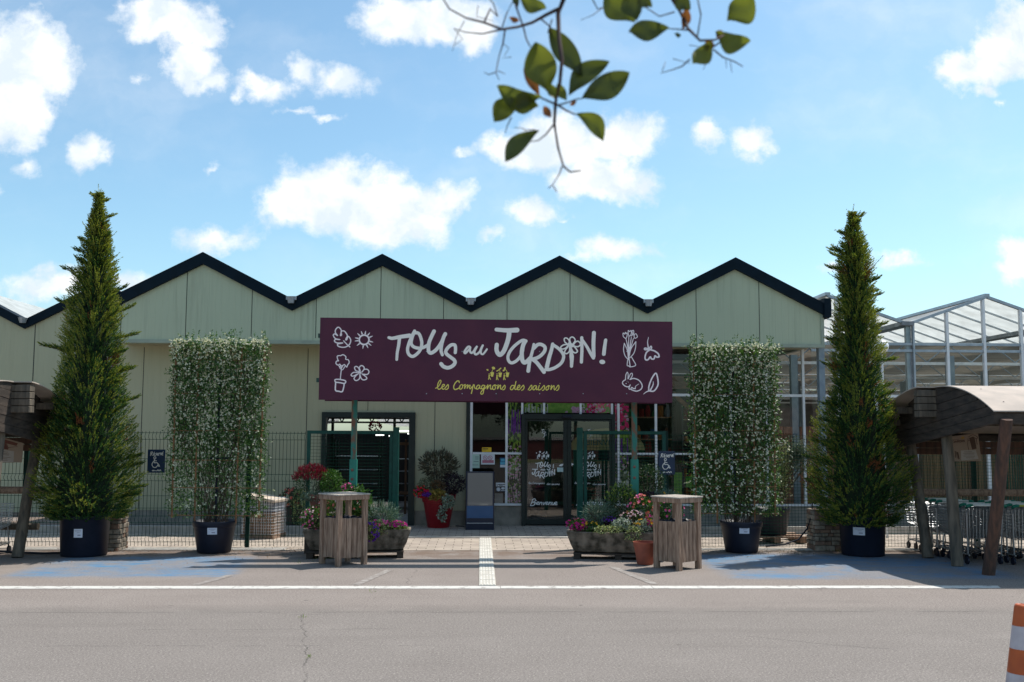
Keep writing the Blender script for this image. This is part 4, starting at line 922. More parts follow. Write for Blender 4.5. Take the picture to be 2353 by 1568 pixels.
lt.rotation_euler = (pi/2, 0, 0); lt.location = (c[0], 20.397, c[1]-.18)

# ------------------------------------------------------------------ greenhouse on the right
gh = empty('greenhouse', (9, YW, 0), 'large glass greenhouse with white gable bars and grey shade screens', 'greenhouse')
Vg = [at(2085, 748, YW)]; vxg, vzg = Vg[0]; rxg, rzg = at(2265, 683, YW); HB = rxg-vxg
vzg += .02
gx = [vxg+k*HB for k in range(-4, 15)]
gz = [vzg if k % 2 == 0 else rzg for k in range(19)]
YE = 50
FILM = glass('whitewashed_glass', (.95,.96,.95), .02, .72)
mb = MB(); 
for i in range(2, len(gx)-1): mb.add([(gx[i],YW,gz[i]),(gx[i+1],YW,gz[i+1]),(gx[i+1],YE,gz[i+1]),(gx[i],YE,gz[i])], [(0,1,2,3)])
mb.build('roof_glass', FILM, gh)
mb = MB()
for i in range(2, len(gx)-1):
    k = 0
    for yy in np.arange(YW+.9, YE, .9):
        if yy > 34: break
        mb.bar((gx[i],yy,gz[i]-.02), (gx[i+1],yy,gz[i+1]-.02), .03, .035)
mb.build('glazing_bars', STEEL, gh)
mb = MB()
for i in range(3, len(gx)-1):
    mb = MB(); mb.bar((gx[i],YW-.02,gz[i]), (gx[i+1],YW-.02,gz[i+1]), .06, .055); mb.build('gable_rafter', STEEL, gh)
for i in range(3, len(gx), 2): mb = MB(); mb.bb(gx[i]-.05, gx[i]+.05, YW-.06, YE, gz[i], gz[i]+.06); mb.build('ridge_bar', STEEL, gh)
for i in range(2, len(gx), 2): mb = MB(); mb.bb(gx[i]-.14, gx[i]+.10, YW-.09, YE, gz[i]-.03, gz[i]+.05); mb.build('valley_gutter', mat('dull_gutter', (.22,.24,.26), (.12,.13,.14), 5, .6), gh)
z1 = at(2300, 793, YW)[1]; z2 = at(2300, 808, YW)[1]
for zz in (z1, z2): mb = MB(); mb.bb(6.45, GXR, YW-.03, YW+.03, zz-.025, zz+.025); mb.build('gable_beam', STEEL, gh)
mb = MB()
for sx, zt in ((2179, None), (2264, None), (2350, None), (2011, None), (1925, None)):
    x = at(sx, 880, YW)[0]
    # height of the gable above x
    zt = vzg+(rzg-vzg)*(1-abs(((x-rxg) % (2*HB))-0)/HB if ((x-rxg) % (2*HB)) < HB else (((x-rxg) % (2*HB))-HB)/HB)
    mb = MB(); mb.bb(x-.025, x+.025, YW-.05, YW+.03, SZ-.04, zt-.02); mb.build('gable_mullion', WHITE, gh)
mb = MB(); x = at(2096, 880, YW)[0]; mb.bb(x-.075, x+.02, YW+.03, YW+.12, 0, vzg); mb.bb(x+.02, x+.055, YW-.06, YW+.02, SZ, vzg+.0)
mb.build('gable_post', STEEL, gh)
# inner columns
mb = MB()
for k in range(6):
    for x in (6.5, 9.8, 13.1):
        yy = YW+1.2+k*5
        mb = MB(); mb.bb(x-.07, x+.07, yy, yy+.14, 0, 3.4); mb.build('inner_column', STEELP, gh)
mb = MB()
for (a, b_) in zip([6.45]+[at(s,880,YW)[0]+.025 for s in (1925,2011,2096,2179,2264,2350)], [at(s,880,YW)[0]-.025 for s in (1925,2011,2096,2179,2264,2350)]+[GXR]):
    mb.add([(a,YW,SZ),(b_,YW,SZ),(b_,YW,z1),(a,YW,z1)], [(0,1,2,3)])
mb.build('wall_glass', GL2, gh)
mb = MB(); 
for i in range(3, len(gx)-1): mb.add([(gx[i],YW+.003,z1),(gx[i+1],YW+.003,z1),(gx[i+1],YW+.003,gz[i+1]-.01),(gx[i],YW+.003,gz[i]-.01)], [(0,1,2,3)])
mb.build('gable_glass', GL2, gh)
# shade screens in rows between white trellis girders
SCR = None
def screen_mat():
    m, nt, N, L, b = nodes('shade_screen'); tc = N.new('ShaderNodeTexCoord'); mp = N.new('ShaderNodeMapping'); mp.inputs['Scale'].default_value = (.25, 3.2, 1); L.new(tc.outputs['Object'], mp.inputs[0])
    n = N.new('ShaderNodeTexNoise'); n.inputs['Scale'].default_value = 1.4; n.inputs['Detail'].default_value = 8; n.inputs['Roughness'].default_value = .7; L.new(mp.outputs[0], n.inputs['Vector'])
    r = N.new('ShaderNodeValToRGB'); r.color_ramp.elements[0].position = .35; r.color_ramp.elements[1].position = .65
    r.color_ramp.elements[0].color = (.13,.105,.08,1); r.color_ramp.elements[1].color = (.25,.22,.185,1); L.new(n.outputs['Fac'], r.inputs[0]); L.new(r.outputs[0], b.inputs['Base Color'])
    tl = N.new('ShaderNodeBsdfTranslucent'); L.new(r.outputs[0], tl.inputs[0]); mx = N.new('ShaderNodeMixShader'); mx.inputs[0].default_value = .55
    b.inputs['Roughness'].default_value = .9
    L.new(b.outputs[0], mx.inputs[1]); L.new(tl.outputs[0], mx.inputs[2]); L.new(mx.outputs[0], N['Material Output'].inputs[0]); return m
SCR = screen_mat()
HG = 3.22; gy0 = YW+1.3; step = 5.2
for k in range(6):
    yk = gy0+k*step
    mb = MB(); nseg = 12; xa, xb = 3.7, 30.0
    vs = []
    for j in range(49):
        x = xa+(xb-xa)*j/48
        for t in range(5):
            yy = yk+.2+(step-.42)*t/4
            vs.append((x, yy, HG+.42+.05*sin(x*2.1+k)*sin(t*1.7)+.03*sin(t*3+k)-.05*sin(pi*t/4)))
    fs = [(j*5+t, j*5+t+1, (j+1)*5+t+1, (j+1)*5+t) for j in range(48) for t in range(4)]
    mb.add(vs, fs); mb.build('shade_screen', SCR, gh, smooth=True)
    mb = MB(); mb.bb(xa, xb, yk-.04, yk+.04, HG-.01, HG+.05); mb.bb(xa, xb, yk-.03, yk+.03, HG+.40, HG+.46); mb.build('white_girder', WHITE, gh)
    mb = MB(); n = 28
    for j in range(n):
        x0_ = xa+(xb-xa)*j/n; x1_ = xa+(xb-xa)*(j+1)/n; mb.tube([(x0_,yk,HG+.05),((x0_+x1_)/2,yk,HG+.42),(x1_,yk,HG+.05)], .014, 4)
    mb.build('girder_lattice', STEELP, gh)
mb = MB(); mb.bb(3.7, 30, 49.9, 50.0, 0, 3.75); mb.build('inner_panel', mat('inner_grey', (.18,.18,.18), (.1,.1,.1), 2, .9), gh)
# brown fence of boards inside behind the glass
wf = empty('board_fence', (7, 20.4, 0), 'reddish brown upright board screen behind the greenhouse glass', 'fence')
mb = MB(); rr = random.Random(2); x = 4.75
while x < 8.2:
    w = rr.uniform(.14,.17); mb.bb(x, x+w, 20.4+rr.uniform(0,.008), 20.43, .25, 1.92+rr.uniform(-.01,.01)); x += w+.012
mb.build('boards', mat('red_brown_boards', (.30,.14,.085), (.17,.08,.05), 5, .8, stretch=(5,5,.6), bump=.3), wf)
# reed matting / brown stems behind the shelter
rd = empty('reed_screen', (9.5, 19.7, 0), 'brown reed matting screen inside behind the cart shelter', 'screen')
mb = MB(); rr = random.Random(4); x = 8.3
while x < 14:
    w = rr.uniform(.02,.045); mb.bb(x, x+w, 19.75+rr.uniform(0,.03), 19.8, .45, 1.72+rr.uniform(-.05,.05), rr.choice([0,0,1])); x += w+rr.uniform(0,.012)
mb.build('reeds', [mat('reed_a', (.26,.17,.09), (.14,.09,.05), 5, .9, stretch=(6,6,.5)), mat('reed_b', (.10,.065,.04))], rd)

# ------------------------------------------------------------------ the big sign
YS = 14.15
sg = empty('shop_sign', at(1140, 920, YS)[0:1]+(YS+.3, 0), 'large aubergine shop sign with white hand lettering on two rusty teal posts', 'sign')
PURP = mat('aubergine', (.088,.020,.042), (.070,.016,.038), 2.5, .35, spec=.2)
C4 = [at(*p, YS) for p in ((736,730),(1545,739.5),(1545,926),(732,919))]
mb = MB()
n = 4; mb.add([(x,YS,z) for x,z in C4]+[(x,YS+.02,z) for x,z in C4], [(3,2,1,0),(4,5,6,7)]+[(i,(i+1)%4,(i+1)%4+4,i+4) for i in range(4)])
mb.build('front_panel', PURP, sg)
mb = MB(); mb.add([(x,YS+.56,z) for x,z in C4]+[(x,YS+.58,z) for x,z in C4], [(3,2,1,0),(4,5,6,7)]+[(i,(i+1)%4,(i+1)%4+4,i+4) for i in range(4)]); mb.build('rear_panel', PURP, sg)
mb = MB()
for (sx, sy) in ((735,772),(731,874)):
    x, z = at(sx, sy, YS+.06); mb.bb(x-.02, x+.06, YS+.021, YS+.1, z-.03, z+.03)
for sx, sy in ((735,772),(731,874)):
    x, z = at(sx, sy, YS+.1); mb.bb(x+.02, C4[1][0]-.03, YS+.05, YS+.09, z-.02, z+.02); mb.bb(x+.02, C4[1][0]-.03, YS+.5, YS+.54, z-.02, z+.02)
mb.build('rail', mat('green_clip', (.02,.07,.05), (.015,.05,.04), 9, .5), sg)
SWH = mat('sign_white', (.88,.82,.76), (.82,.76,.70), 3, .5); SYE = mat('sign_yellow', (.80,.66,.13), (.74,.60,.12), 3, .5); SPK = mat('sign_pinkish', (.88,.77,.78), (.80,.70,.72), 3, .5)
def TS(x0, y0, s, Y=YS): return lambda x, y: at((x0+x/s)/1.22397, (y0+y/s)/1.22397, Y)
mb = MB(); y0 = YS-.0015
strokes(mb, TOUS, TS(1060,900,9.8), y0=y0); strokes(mb, AU, TS(1240,900,9.8), y0=y0-.003); strokes(mb, JARD, TS(1380,900,9.8), y0=y0-.004)
strokes(mb, DIN, TS(1540,900,9.8), y0=y0-.0065); blobs(mb, DINB, TS(1540,900,9.8), y0-.0105)
mb.build('white_lettering', SWH, sg)
mb = MB(); strokes(mb, COMP, TS(1200,1010,10.695), y0=y0); strokes(mb, SAIS, TS(1400,1010,11.765), y0=y0-.004); blobs(mb, SAISB, TS(1400,1010,11.765), y0-.002)
mb.build('yellow_lettering', SYE, sg); mb = MB()
T = TS(1200,1010,10.695); strokes(mb, FIGS, T, y0=y0); blobs(mb, FIGB, T, y0-.0055)
for P in FIGP: polyf(mb, P, T, y0-.0065)
mb.build('yellow_emblem', SYE, sg)
# line drawings, left
L1 = [(14,[(470,435),(430,400),(392,358)]), (15,[(460,410),(482,350),(450,300),(432,342),(418,340),(438,290),(400,235),(360,240),(365,282),(350,288),(362,225),(325,185),(290,215),(288,255),(315,292),(280,270),(260,288),(288,330),(345,343),(290,340),(275,362),(310,385),(382,385),(316,400),(330,430),(400,440),(460,410)]),
 (20,[(652+62*cos(k*pi/8), 345+60*sin(k*pi/8)) for k in range(17)])]
for a in (-80,-52,-25,15,40,65,98,140,172,193,225,252):
    r_ = radians(a); L1.append(((18,8),[(652+82*cos(r_),345+80*sin(r_)),(652+116*cos(r_),345+112*sin(r_))]))
L1 += [(13,[(340,545),(310,555),(318,600),(328,612),(300,618),(295,650),(325,667),(342,655),(360,677),(388,668),(402,660),(430,692),(442,665),(462,635),(450,600),(418,592),(420,560),(385,535),(350,548)]),
 (11,[(332,678),(345,705),(372,728),(395,705),(405,685)]), (12,[(345,680),(360,700),(378,685)]), (12,[(366,690),(358,760),(349,845)]), (16,[(285,852),(345,850),(415,868),(403,900),(345,890),(290,882),(285,852)]), (17,[(290,890),(288,985),(330,1000),(372,1005),(390,960),(400,900)]),
 (14,[(592,748),(548,738),(530,700),(552,683),(580,702),(598,745)]), (14,[(603,745),(593,695),(620,673),(650,692),(650,722),(625,752)]), (14,[(625,755),(655,722),(698,724),(714,758),(690,785),(640,783)]),
 (14,[(625,778),(680,820),(682,845),(640,855),(612,830),(602,792)]), (14,[(598,785),(592,840),(550,864),(524,838),(550,800),(578,778)]), (14,[(580,765),(520,760),(486,790),(508,808),(560,786)])]
for nm, a_, b_ in (('leaf_drawing', 0, 2), ('sun_drawing', 2, 15), ('potted_tree_drawing', 15, 21), ('flower_drawing', 21, 27)):
    mb = MB(); strokes(mb, L1[a_:b_], TS(880,880,4.525), y0=y0, lift=.0002)
    if b_ == 27: blobs(mb, [(598,763,22,14,.3)], TS(880,880,4.525), y0-.008)
    mb.build(nm, SPK, sg)
R1 = [(16,[(285,378),(240,340),(228,290),(236,265),(265,287),(276,250),(292,275),(310,262),(312,315),(292,372)]), (16,[(352,325),(334,270),(336,213),(365,237),(388,213),(400,245),(385,305),(352,325)]), (16,[(400,322),(420,280),(410,228),(437,212),(445,250),(432,312)]),
 (16,[(455,290),(490,282),(512,320),(512,350),(470,370),(452,345),(458,300)]), ((14,26),[(288,380),(320,520),(345,700)]), ((14,26),[(345,338),(342,520),(346,700)]), ((14,26),[(397,345),(372,520),(350,700)]), ((14,26),[(438,372),(385,560),(352,720)]),
 ((50,30),[(345,570),(346,650),(348,730)]), (17,[(255,470),(240,600),(270,720),(335,800)]), (17,[(255,470),(300,570),(325,660),(335,790)]), (17,[(485,440),(395,570),(355,700)]), (17,[(487,440),(478,570),(440,680),(365,762)]),
 (17,[(325,790),(312,910),(345,925),(375,945),(482,912),(440,820),(400,748)]), (20,[(345,740),(352,800),(372,940)]),
 ((10,26),[(740,350),(722,450),(740,580)]), (26,[(745,585),(790,530),(800,570),(762,595),(668,598),(668,568),(735,578)]), (30,[(760,605),(700,655),(672,740),(682,798),(732,798),(776,742),(800,782),(850,782),(870,722),(900,745),(950,742),(935,680),(860,625),(775,600)]),
 (17,[(280,1200),(285,1110),(315,1050),(332,1100),(328,1185)]), (17,[(335,1180),(380,1085),(415,1075),(412,1130),(372,1192)]), (22,[(370,1195),(450,1175),(550,1215),(612,1310),(590,1390),(500,1430),(400,1402)]), (20,[(280,1200),(228,1235),(222,1280),(270,1328),(340,1342),(375,1303),(352,1350),(352,1385),(382,1390),(405,1355),(432,1375),(475,1382)]),
 ((18,8),[(475,1382),(485,1330),(548,1285)]), ((8,28),[(640,1490),(690,1450),(745,1425)]), (28,[(748,1425),(850,1425),(928,1310),(925,1180),(887,1070),(810,1170),(752,1320),(745,1420)]), ((12,30),[(835,1240),(830,1310),(775,1415)])]
for nm, a_, b_ in (('tulip_bunch_drawing', 0, 15), ('snowdrop_drawing', 15, 18), ('rabbit_drawing', 18, 23), ('pointed_leaf_drawing', 23, 26)):
    mb = MB(); strokes(mb, R1[a_:b_], TS(1720,900,7.128), y0=y0, lift=.0002)
    if a_ == 18: blobs(mb, [(290,1276,10,10,0),(336,1250,6,7,0),(310,1232,5,6,0)], TS(1720,900,7.128), y0-.007)
    mb.build(nm, SPK, sg)
mb = MB()
for sx in (980,1062,1140,1240,1340,1440):
    for sy in (808, 905):
        mb.add([(at(sx+a,sy+c,YS)[0], YS-.0012, at(sx+a,sy+c,YS)[1]) for a, c in ((-1,-1),(1,-1),(1,1),(-1,1))], [(3,2,1,0)])
mb.build('rivets', STEEL, sg)
mb = MB(); xs0 = at(1143, 760, YS)[0]; mb.bb(xs0-.0025, xs0+.0025, YS-.0009, YS+.001, C4[3][1]+.01, C4[0][1]-.02); mb.build('panel_seam', JOINT, sg)
YP = YS+.47
for sx, seed in ((815,1),(1457,2)):
    x, zt = at(sx, 930, YP); mb = MB()
    mb.bb(x-.038, x+.038, YP-.04, YP+.04, 0, 3.2)
    mb.build('post', RUST, sg)
    mb = MB(); mb.bb(x-.052, x+.052, YP-.052, YP+.052, .3, at(sx,1056,YP)[1]); 
    sl = mb.build('post_sleeve', mat('teal_sleeve', (.02,.20,.15), (.015,.16,.12), 6, .5), sg)
    mb = MB(); 
    for k, zz in enumerate((1080, 1101) if seed == 1 else (1073, 1098)):
        z = at(sx, zz, YP)[1]; mb.lathe([(.0,.0),(.02,.0),(.022,.004),(0,.012)], (0,0,0), 12); 
        V = mb.v[-48:]; mb.v[-48:] = [(x-.01+a, YP-.0525-c, z+b_) for a, b_, c in V]
    mb.build('bolt_heads', mat('rust_spot', (.22,.10,.07), (.12,.06,.05), 30), sg)

# ------------------------------------------------------------------ wire fences and gates
def mesh_panel(mb, x0, x1, y, z0, z1, dx=.055, hz=None, folds=None, r=.004, dz=None):
    x = x0
    hz = hz or []
    folds = folds or []
    while x <= x1:
        pts = [(x, y, z0)]
        for zf in folds: pts += [(x, y, zf-.05), (x, y-.035, zf-.012), (x, y-.035, zf+.012), (x, y, zf+.05)]
        pts = [p for p in pts if z0 <= p[2] <= z1]+[(x, y, z1)]
        mb.tube(pts, r, 3, cap=False); x += dx
    zs = list(hz)
    for zf in folds: zs += [zf-.05, zf+.05]
    if dz: 
        z = z0
        while z <= z1: zs.append(z); z += dz
    for z in zs: mb.tube([(x0, y-.004, z), (x1, y-.004, z)], r, 3, cap=False)
YFN = 15.45
def zf(yd_, X=-3.0): return at(500, yd_, YFN)[1]
FO = [zf(1238), zf(1194), zf(1098), zf(1003)]
wf1 = empty('wire_fence', (-6, YFN, 0), 'dark green welded wire fence along the left in front of the green wall', 'fence')
mb = MB(); x0, x1 = -10.0, at(700, 1100, YFN)[0]
mesh_panel(mb, x0, x1, YFN, .03, 1.76, hz=[zf(1140), zf(1055), zf(1168)], folds=FO)
mb.build('wire_mesh', WIRE, wf1)
for sx in (572, 60, 330):
    mb = MB(); x, _ = at(sx, 1100, YFN+.05); mb.bb(x-.03, x+.03, YFN+.02, YFN+.07, 0, 1.78)
    if sx != 330: mb.build('post', FENCE, wf1)
wf2 = empty('wire_fence', (5, YFN, 0), 'dark green welded wire fence on the right behind the white flowering screen', 'fence')
mb = MB(); x0b, x1b = at(1531, 1100, YFN)[0], at(1862, 1100, YFN)[0]
mesh_panel(mb, x0b, x1b, YFN, .03, 1.76, dx=.05, dz=.05, r=.0027)
mb.build('wire_mesh', WIRE, wf2)
mb = MB(); mb.bb(x0b-.03, x0b+.03, YFN-.03, YFN+.03, 0, 1.8); mb.build('post', FENCE, wf2)
wf3 = empty('wire_fence', (8, YFN, 0), 'dark green welded wire fence behind the right cart shelter', 'fence')
mb = MB(); mesh_panel(mb, at(1935,1100,YFN)[0], 12.0, YFN, .03, 1.76, dx=.05, dz=.05, r=.0027); mb.build('wire_mesh', WIREG, wf3)
mb = MB(); mb.bb(7.7, 7.76, YFN, YFN+.05, 0, 1.8); mb.build('post', FENCE, wf3)
mb = MB(); rr = random.Random(8); x = at(2290,1100,YFN+.2)[0]
while x < 12.2: w = rr.uniform(.008,.02); mb.bb(x, x+w, YFN+.2, YFN+.21, .35, 1.66+rr.uniform(-.04,.04)); x += w+.03
tag(mb.build('privacy_netting', mat('green_netting', (.012,.11,.075), (.02,.05,.035), 14, .7)), 'green privacy netting on the fence behind the right cart shelter', 'netting')
def gate(x0, x1, y, z0, zt, thick_right, label, zpost):
    e = empty('mesh_gate', ((x0+x1)/2, y, 0), label, 'gate', 'green mesh gates either side of the entrance')
    mb = MB(); f = .05
    mb.bb(x0, x0+f, y-.03, y+.03, z0, zt); mb.bb(x1-f, x1, y-.03, y+.03, z0, zt); mb.bb(x0+f, x1-f, y-.03, y+.03, zt-f, zt); mb.bb(x0+f, x1-f, y-.03, y+.03, z0, z0+f)
    mb.build('frame', GATE, e)
    mb = MB(); mesh_panel(mb, x0+f, x1-f, y, z0+f, zt-f, dx=.05, dz=.05, r=.0027); mb.build('wire_mesh', WIRE, e)
    mb = MB(); xp = x1+.005 if thick_right else x0-.1
    mb.bb(xp, xp+.085, y-.06, y+.05, 0, zpost); mb.build('gate_post', GATE, e)
    return e
YG = 15.3
gl = gate(at(704,1100,YG)[0], at(902,1100,YG)[0], YG, .14, at(800,990,YG)[1], True, 'green mesh gate left of the entrance, behind the stone trough', at(909,982,YG)[1])
gr = gate(at(1341,1100,YG)[0], at(1530,1100,YG)[0], YG, .14, at(1430,991,YG)[1], False, 'green mesh gate right of the entrance, before the sliding door', at(1330,983,YG)[1])
# wheelchair signs
NAVY = mat('navy_board', (.012,.032,.085), (.010,.026,.07), 5, .45)
def reserve_sign(cx_, cy_, Y, label, s=1.0):
    W, Hh = 19.2*s, 26.8*s
    e = empty('reserved_parking_sign', (at(cx_, cy_, Y)[0], Y, at(cx_, cy_, Y)[1]), label, 'sign', 'navy reserved parking signs')
    x0, z1_ = at(cx_-W, cy_-Hh, Y); x1, z0_ = at(cx_+W, cy_+Hh, Y)
    mb = MB(); mb.bb(x0, x1, Y, Y+.006, z0_, z1_); bevel(mb.build('board', NAVY, e), .002)
    mb = MB(); K = 200/50.  # local units: width 200 across
    T = lambda x, y: at(cx_+(x-100)/100*W*1.0, cy_+(y-140)/140*Hh, Y-.001)
    W_ = 7
    S = [(W_,[(38,30),(30,75)]), (W_,[(34,38),(52,28),(56,42),(40,52),(54,72)]), (W_,[(66,62),(80,56),(78,46),(68,52),(66,68),(78,72),(84,68)]), (6,[(72,38),(80,32)]), (W_,[(104,44),(94,48),(104,60),(92,72)]),
     (W_,[(110,62),(124,54),(120,44),(112,52),(112,68),(124,70)]), (W_,[(134,42),(130,72)]), (W_,[(133,52),(144,42),(148,48)]), (W_,[(152,40),(156,66),(168,38)]), (W_,[(168,58),(180,50),(176,42),(168,50),(170,66),(182,66)]), (6,[(178,34),(186,28)])]
    S += [(9,[(88,108+9*0)]+[]) ] if False else []
    S += [(8,[(84+13*cos(k*pi/6), 100+13*sin(k*pi/6)) for k in range(13)]), (9,[(80,116),(76,158),(112,160),(128,200),(140,196)]), (8,[(76,136),(104,136)]), (9,[(66,146),(50,178),(66,212),(98,214),(118,190)]), (7,[(128,172),(142,204)])]
    S += [(7,[(52,254),(66,248),(60,260),(76,250),(84,258)]), (7,[(92,254),(100,254)]), (8,[(108,258),(122,244),(134,258),(148,244),(156,256)])]
    strokes(mb, S, T, y0=Y-.001); mb.build('white_markings', SWH, e)
reserve_sign(359, 1060, YFN-.06, 'navy wheelchair sign on the left fence between conifer and flowering screen')
reserve_sign(1532, 1064, YG-.06, 'navy wheelchair sign on the gate right of the entrance')

# ------------------------------------------------------------------ vegetation builders
def rnd_dir(rr):
    z = rr.uniform(-1, 1); a = rr.uniform(0, 2*pi); q = sqrt(1-z*z); return Vector((q*cos(a), q*sin(a), z))
def leaf(vs, fs, p, d, nrm, L, w, bend=.15):
    """pointed leaf of two folded halves"""
    s = d.cross(nrm)
    if s.length < 1e-4: s = d.orthogonal()
    s.normalize(); n = s.cross(d).normalized(); b = len(vs)
    vs += [p, p+d*L*.45+s*w/2+n*w*.15, p+d*L-n*L*bend, p+d*L*.45-s*w/2+n*w*.15, p+d*L*.5]
    fs += [(b, b+4, b+1), (b+1, b+4, b+2), (b+2, b+4, b+3), (b+3, b+4, b)]
def leaf2(vs, fs, p, d, nrm, L, w):
    s = d.cross(nrm)
    if s.length < 1e-4: s = d.orthogonal()
    s.normalize(); b = len(vs)
    vs += [p, p+d*L*.5+s*w/2, p+d*L, p+d*L*.5-s*w/2]; fs += [(b, b+1, b+2, b+3)]
def mesh_obj(name, vs, fs, m, parent=None, label=None):
    mb = MB(); mb.v = [tuple(v) for v in vs]; mb.f = fs; mb.m = [0]*len(fs); return mb.build(name, m, parent, label=label)

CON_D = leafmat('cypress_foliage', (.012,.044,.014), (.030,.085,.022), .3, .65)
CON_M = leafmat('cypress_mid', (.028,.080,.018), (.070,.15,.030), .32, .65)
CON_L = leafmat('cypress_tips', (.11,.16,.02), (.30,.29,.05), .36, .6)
CON_B = leafmat('cypress_brown', (.16,.05,.015), (.26,.09,.03), .2)
def conifer(x, y, z0, H, prof, seed, label, brown):
    rr = random.Random(seed)
    e = empty('conifer', (x, y, z0), label, 'conifer', 'potted conifers flanking the entrance')
    tp = [(x+rr.uniform(-.01,.01), y+rr.uniform(-.01,.01), z0+H*t) for t in (0,.15,.35,.6,.8,.97)]
    mb = MB(); mb.tube(tp, [.05,.045,.035,.022,.012,.003], 8); mb.build('trunk', TWIG, e, smooth=True)
    def R(t):     # half width at relative height
        for (a, ra), (b_, rb) in zip(prof[:-1], prof[1:]):
            if a <= t <= b_: return ra+(rb-ra)*(t-a)/(b_-a)
        return .02
    V = [([], []) for _ in range(4)]; tw = MB()
    # dense inner mass of old foliage
    ib = MB(); nn_, mm = 26, 34; vs = []
    for i in range(mm+1):
        t = i/mm*.93
        for k in range(nn_):
            a = 2*pi*k/nn_; q = R(t)*(.46+.2*mnoise.noise(Vector((cos(a)*2.2, sin(a)*2.2, t*H*3.1+seed)))); vs.append((x+q*cos(a), y+q*sin(a), z0+.03+t*H*.98))
    ib.add(vs, [(i*nn_+k, i*nn_+(k+1)%nn_, (i+1)*nn_+(k+1)%nn_, (i+1)*nn_+k) for i in range(mm) for k in range(nn_)]+[tuple(range(nn_-1,-1,-1))])
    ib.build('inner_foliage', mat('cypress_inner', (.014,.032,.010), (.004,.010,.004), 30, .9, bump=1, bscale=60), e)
    def plume(p, d, L, shade):
        """one feathery cypress plume: short scaly sprigs all round a curved axis"""
        n = max(6, int(L/.0095)); u = d.orthogonal().normalized(); w = d.cross(u)
        for j in range(n):
            t = (j+rr.random())/n; q = p+d*L*t+Vector((0,0,.18*L*t*t)); a = rr.uniform(0, 2*pi)
            out = u*cos(a)+w*sin(a); dd = (d*.9+out*(.75-.35*t)+Vector((0,0,.25))).normalized()
            k = shade
            if k < 3 and t > .72 and rr.random() < .5: k = min(2, k+1)
            sl = rr.uniform(.026,.042)*(1.1-.35*t); leaf2(*V[k], q, dd, out, sl, sl*.40)
        leaf2(*V[min(2, shade+1) if shade < 3 else 3], p+d*L*.95+Vector((0,0,.18*L)), d, u, .03, .010)
    nb = int(8200*H/4.8)
    for i in range(nb):
        t = ((i+rr.random())/nb)**1.22; r = max(.008, R(t)); z = z0+.01+H*t*.97; az = rr.uniform(0, 2*pi)
        nz = mnoise.noise(Vector((cos(az)*1.8, sin(az)*1.8, z*2.3+seed))); nz2 = mnoise.noise(Vector((cos(az)*5, sin(az)*5, z*6+seed)))
        lump = .90+.34*nz+.16*nz2
        L = rr.uniform(.09,.17)*(1 if r > .2 else .8)*(1-.45*max(0, t-.85)/.15)
        st = max(.0, r*lump-L*.70)*(1-.45*rr.random()**2.2); long_ = rr.random() < (.006 if t < .45 else .022)
        if long_: L *= rr.uniform(1.5, 2.1)
        tilt = rr.uniform(.35,1.0) if t > .1 else rr.uniform(-.1,.6)
        d = (Vector((cos(az), sin(az), tilt))+rnd_dir(rr)*.28).normalized()
        pb = Vector((x+cos(az)*st, y+sin(az)*st, z))
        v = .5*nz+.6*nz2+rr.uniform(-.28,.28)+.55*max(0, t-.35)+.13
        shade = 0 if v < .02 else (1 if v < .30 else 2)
        if brown and mnoise.noise(Vector((cos(az)*3+7, sin(az)*3, z*3.5+seed*2))) > brown: shade = 3
        plume(pb, d, L, shade)
        if long_: tw.tube([Vector((x+cos(az)*st*.3, y+sin(az)*st*.3, z-.05)), pb, pb+d*L*.8+Vector((0,0,.12*L))], .003, 3)
    # whole side branches that stick out of the cone
    for k in range(46):
        t = .05+.93*(k+rr.random())/46; r = max(.03, R(t)); az = rr.uniform(0, 2*pi) if k % 3 else rr.choice([0, pi])+rr.uniform(-.5,.5); z = z0+H*t
        ext = r*(rr.uniform(1.08,1.25) if t < .45 else rr.uniform(1.2,1.75)); rise = rr.uniform(.05,.5); dirv = Vector((cos(az), sin(az), rise)).normalized()
        b0 = Vector((x+cos(az)*r*.35, y+sin(az)*r*.35, z-.03)); L_ = max(.12, ext-r*.35); m_ = int(14+L_*60)
        tw.tube([b0, b0+dirv*L_*.9], .004, 3)
        for j in range(m_):
            u_ = (.25+.75*(j/m_)); q = b0+dirv*L_*u_*.82+rnd_dir(rr)*.022*(1.3-u_); plume(q, (dirv+rnd_dir(rr)*.55*(1.15-u_)+Vector((0,0,.25))).normalized(), rr.uniform(.06,.10), 1 if rr.random() < .5-.3*t else (2 if rr.random() < .3+.5*t else 0))
    for k in range(5): plume(Vector((x, y, z0+H*(.93+.012*k))), (Vector((rr.uniform(-.3,.3), rr.uniform(-.3,.3), 1))).normalized(), .10, 2)
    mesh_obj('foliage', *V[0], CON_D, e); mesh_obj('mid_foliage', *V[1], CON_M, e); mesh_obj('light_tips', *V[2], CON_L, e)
    if V[3][0]: mesh_obj('brown_tufts', *V[3], CON_B, e)
    tw.build('twigs', TWIG, e)
    return e
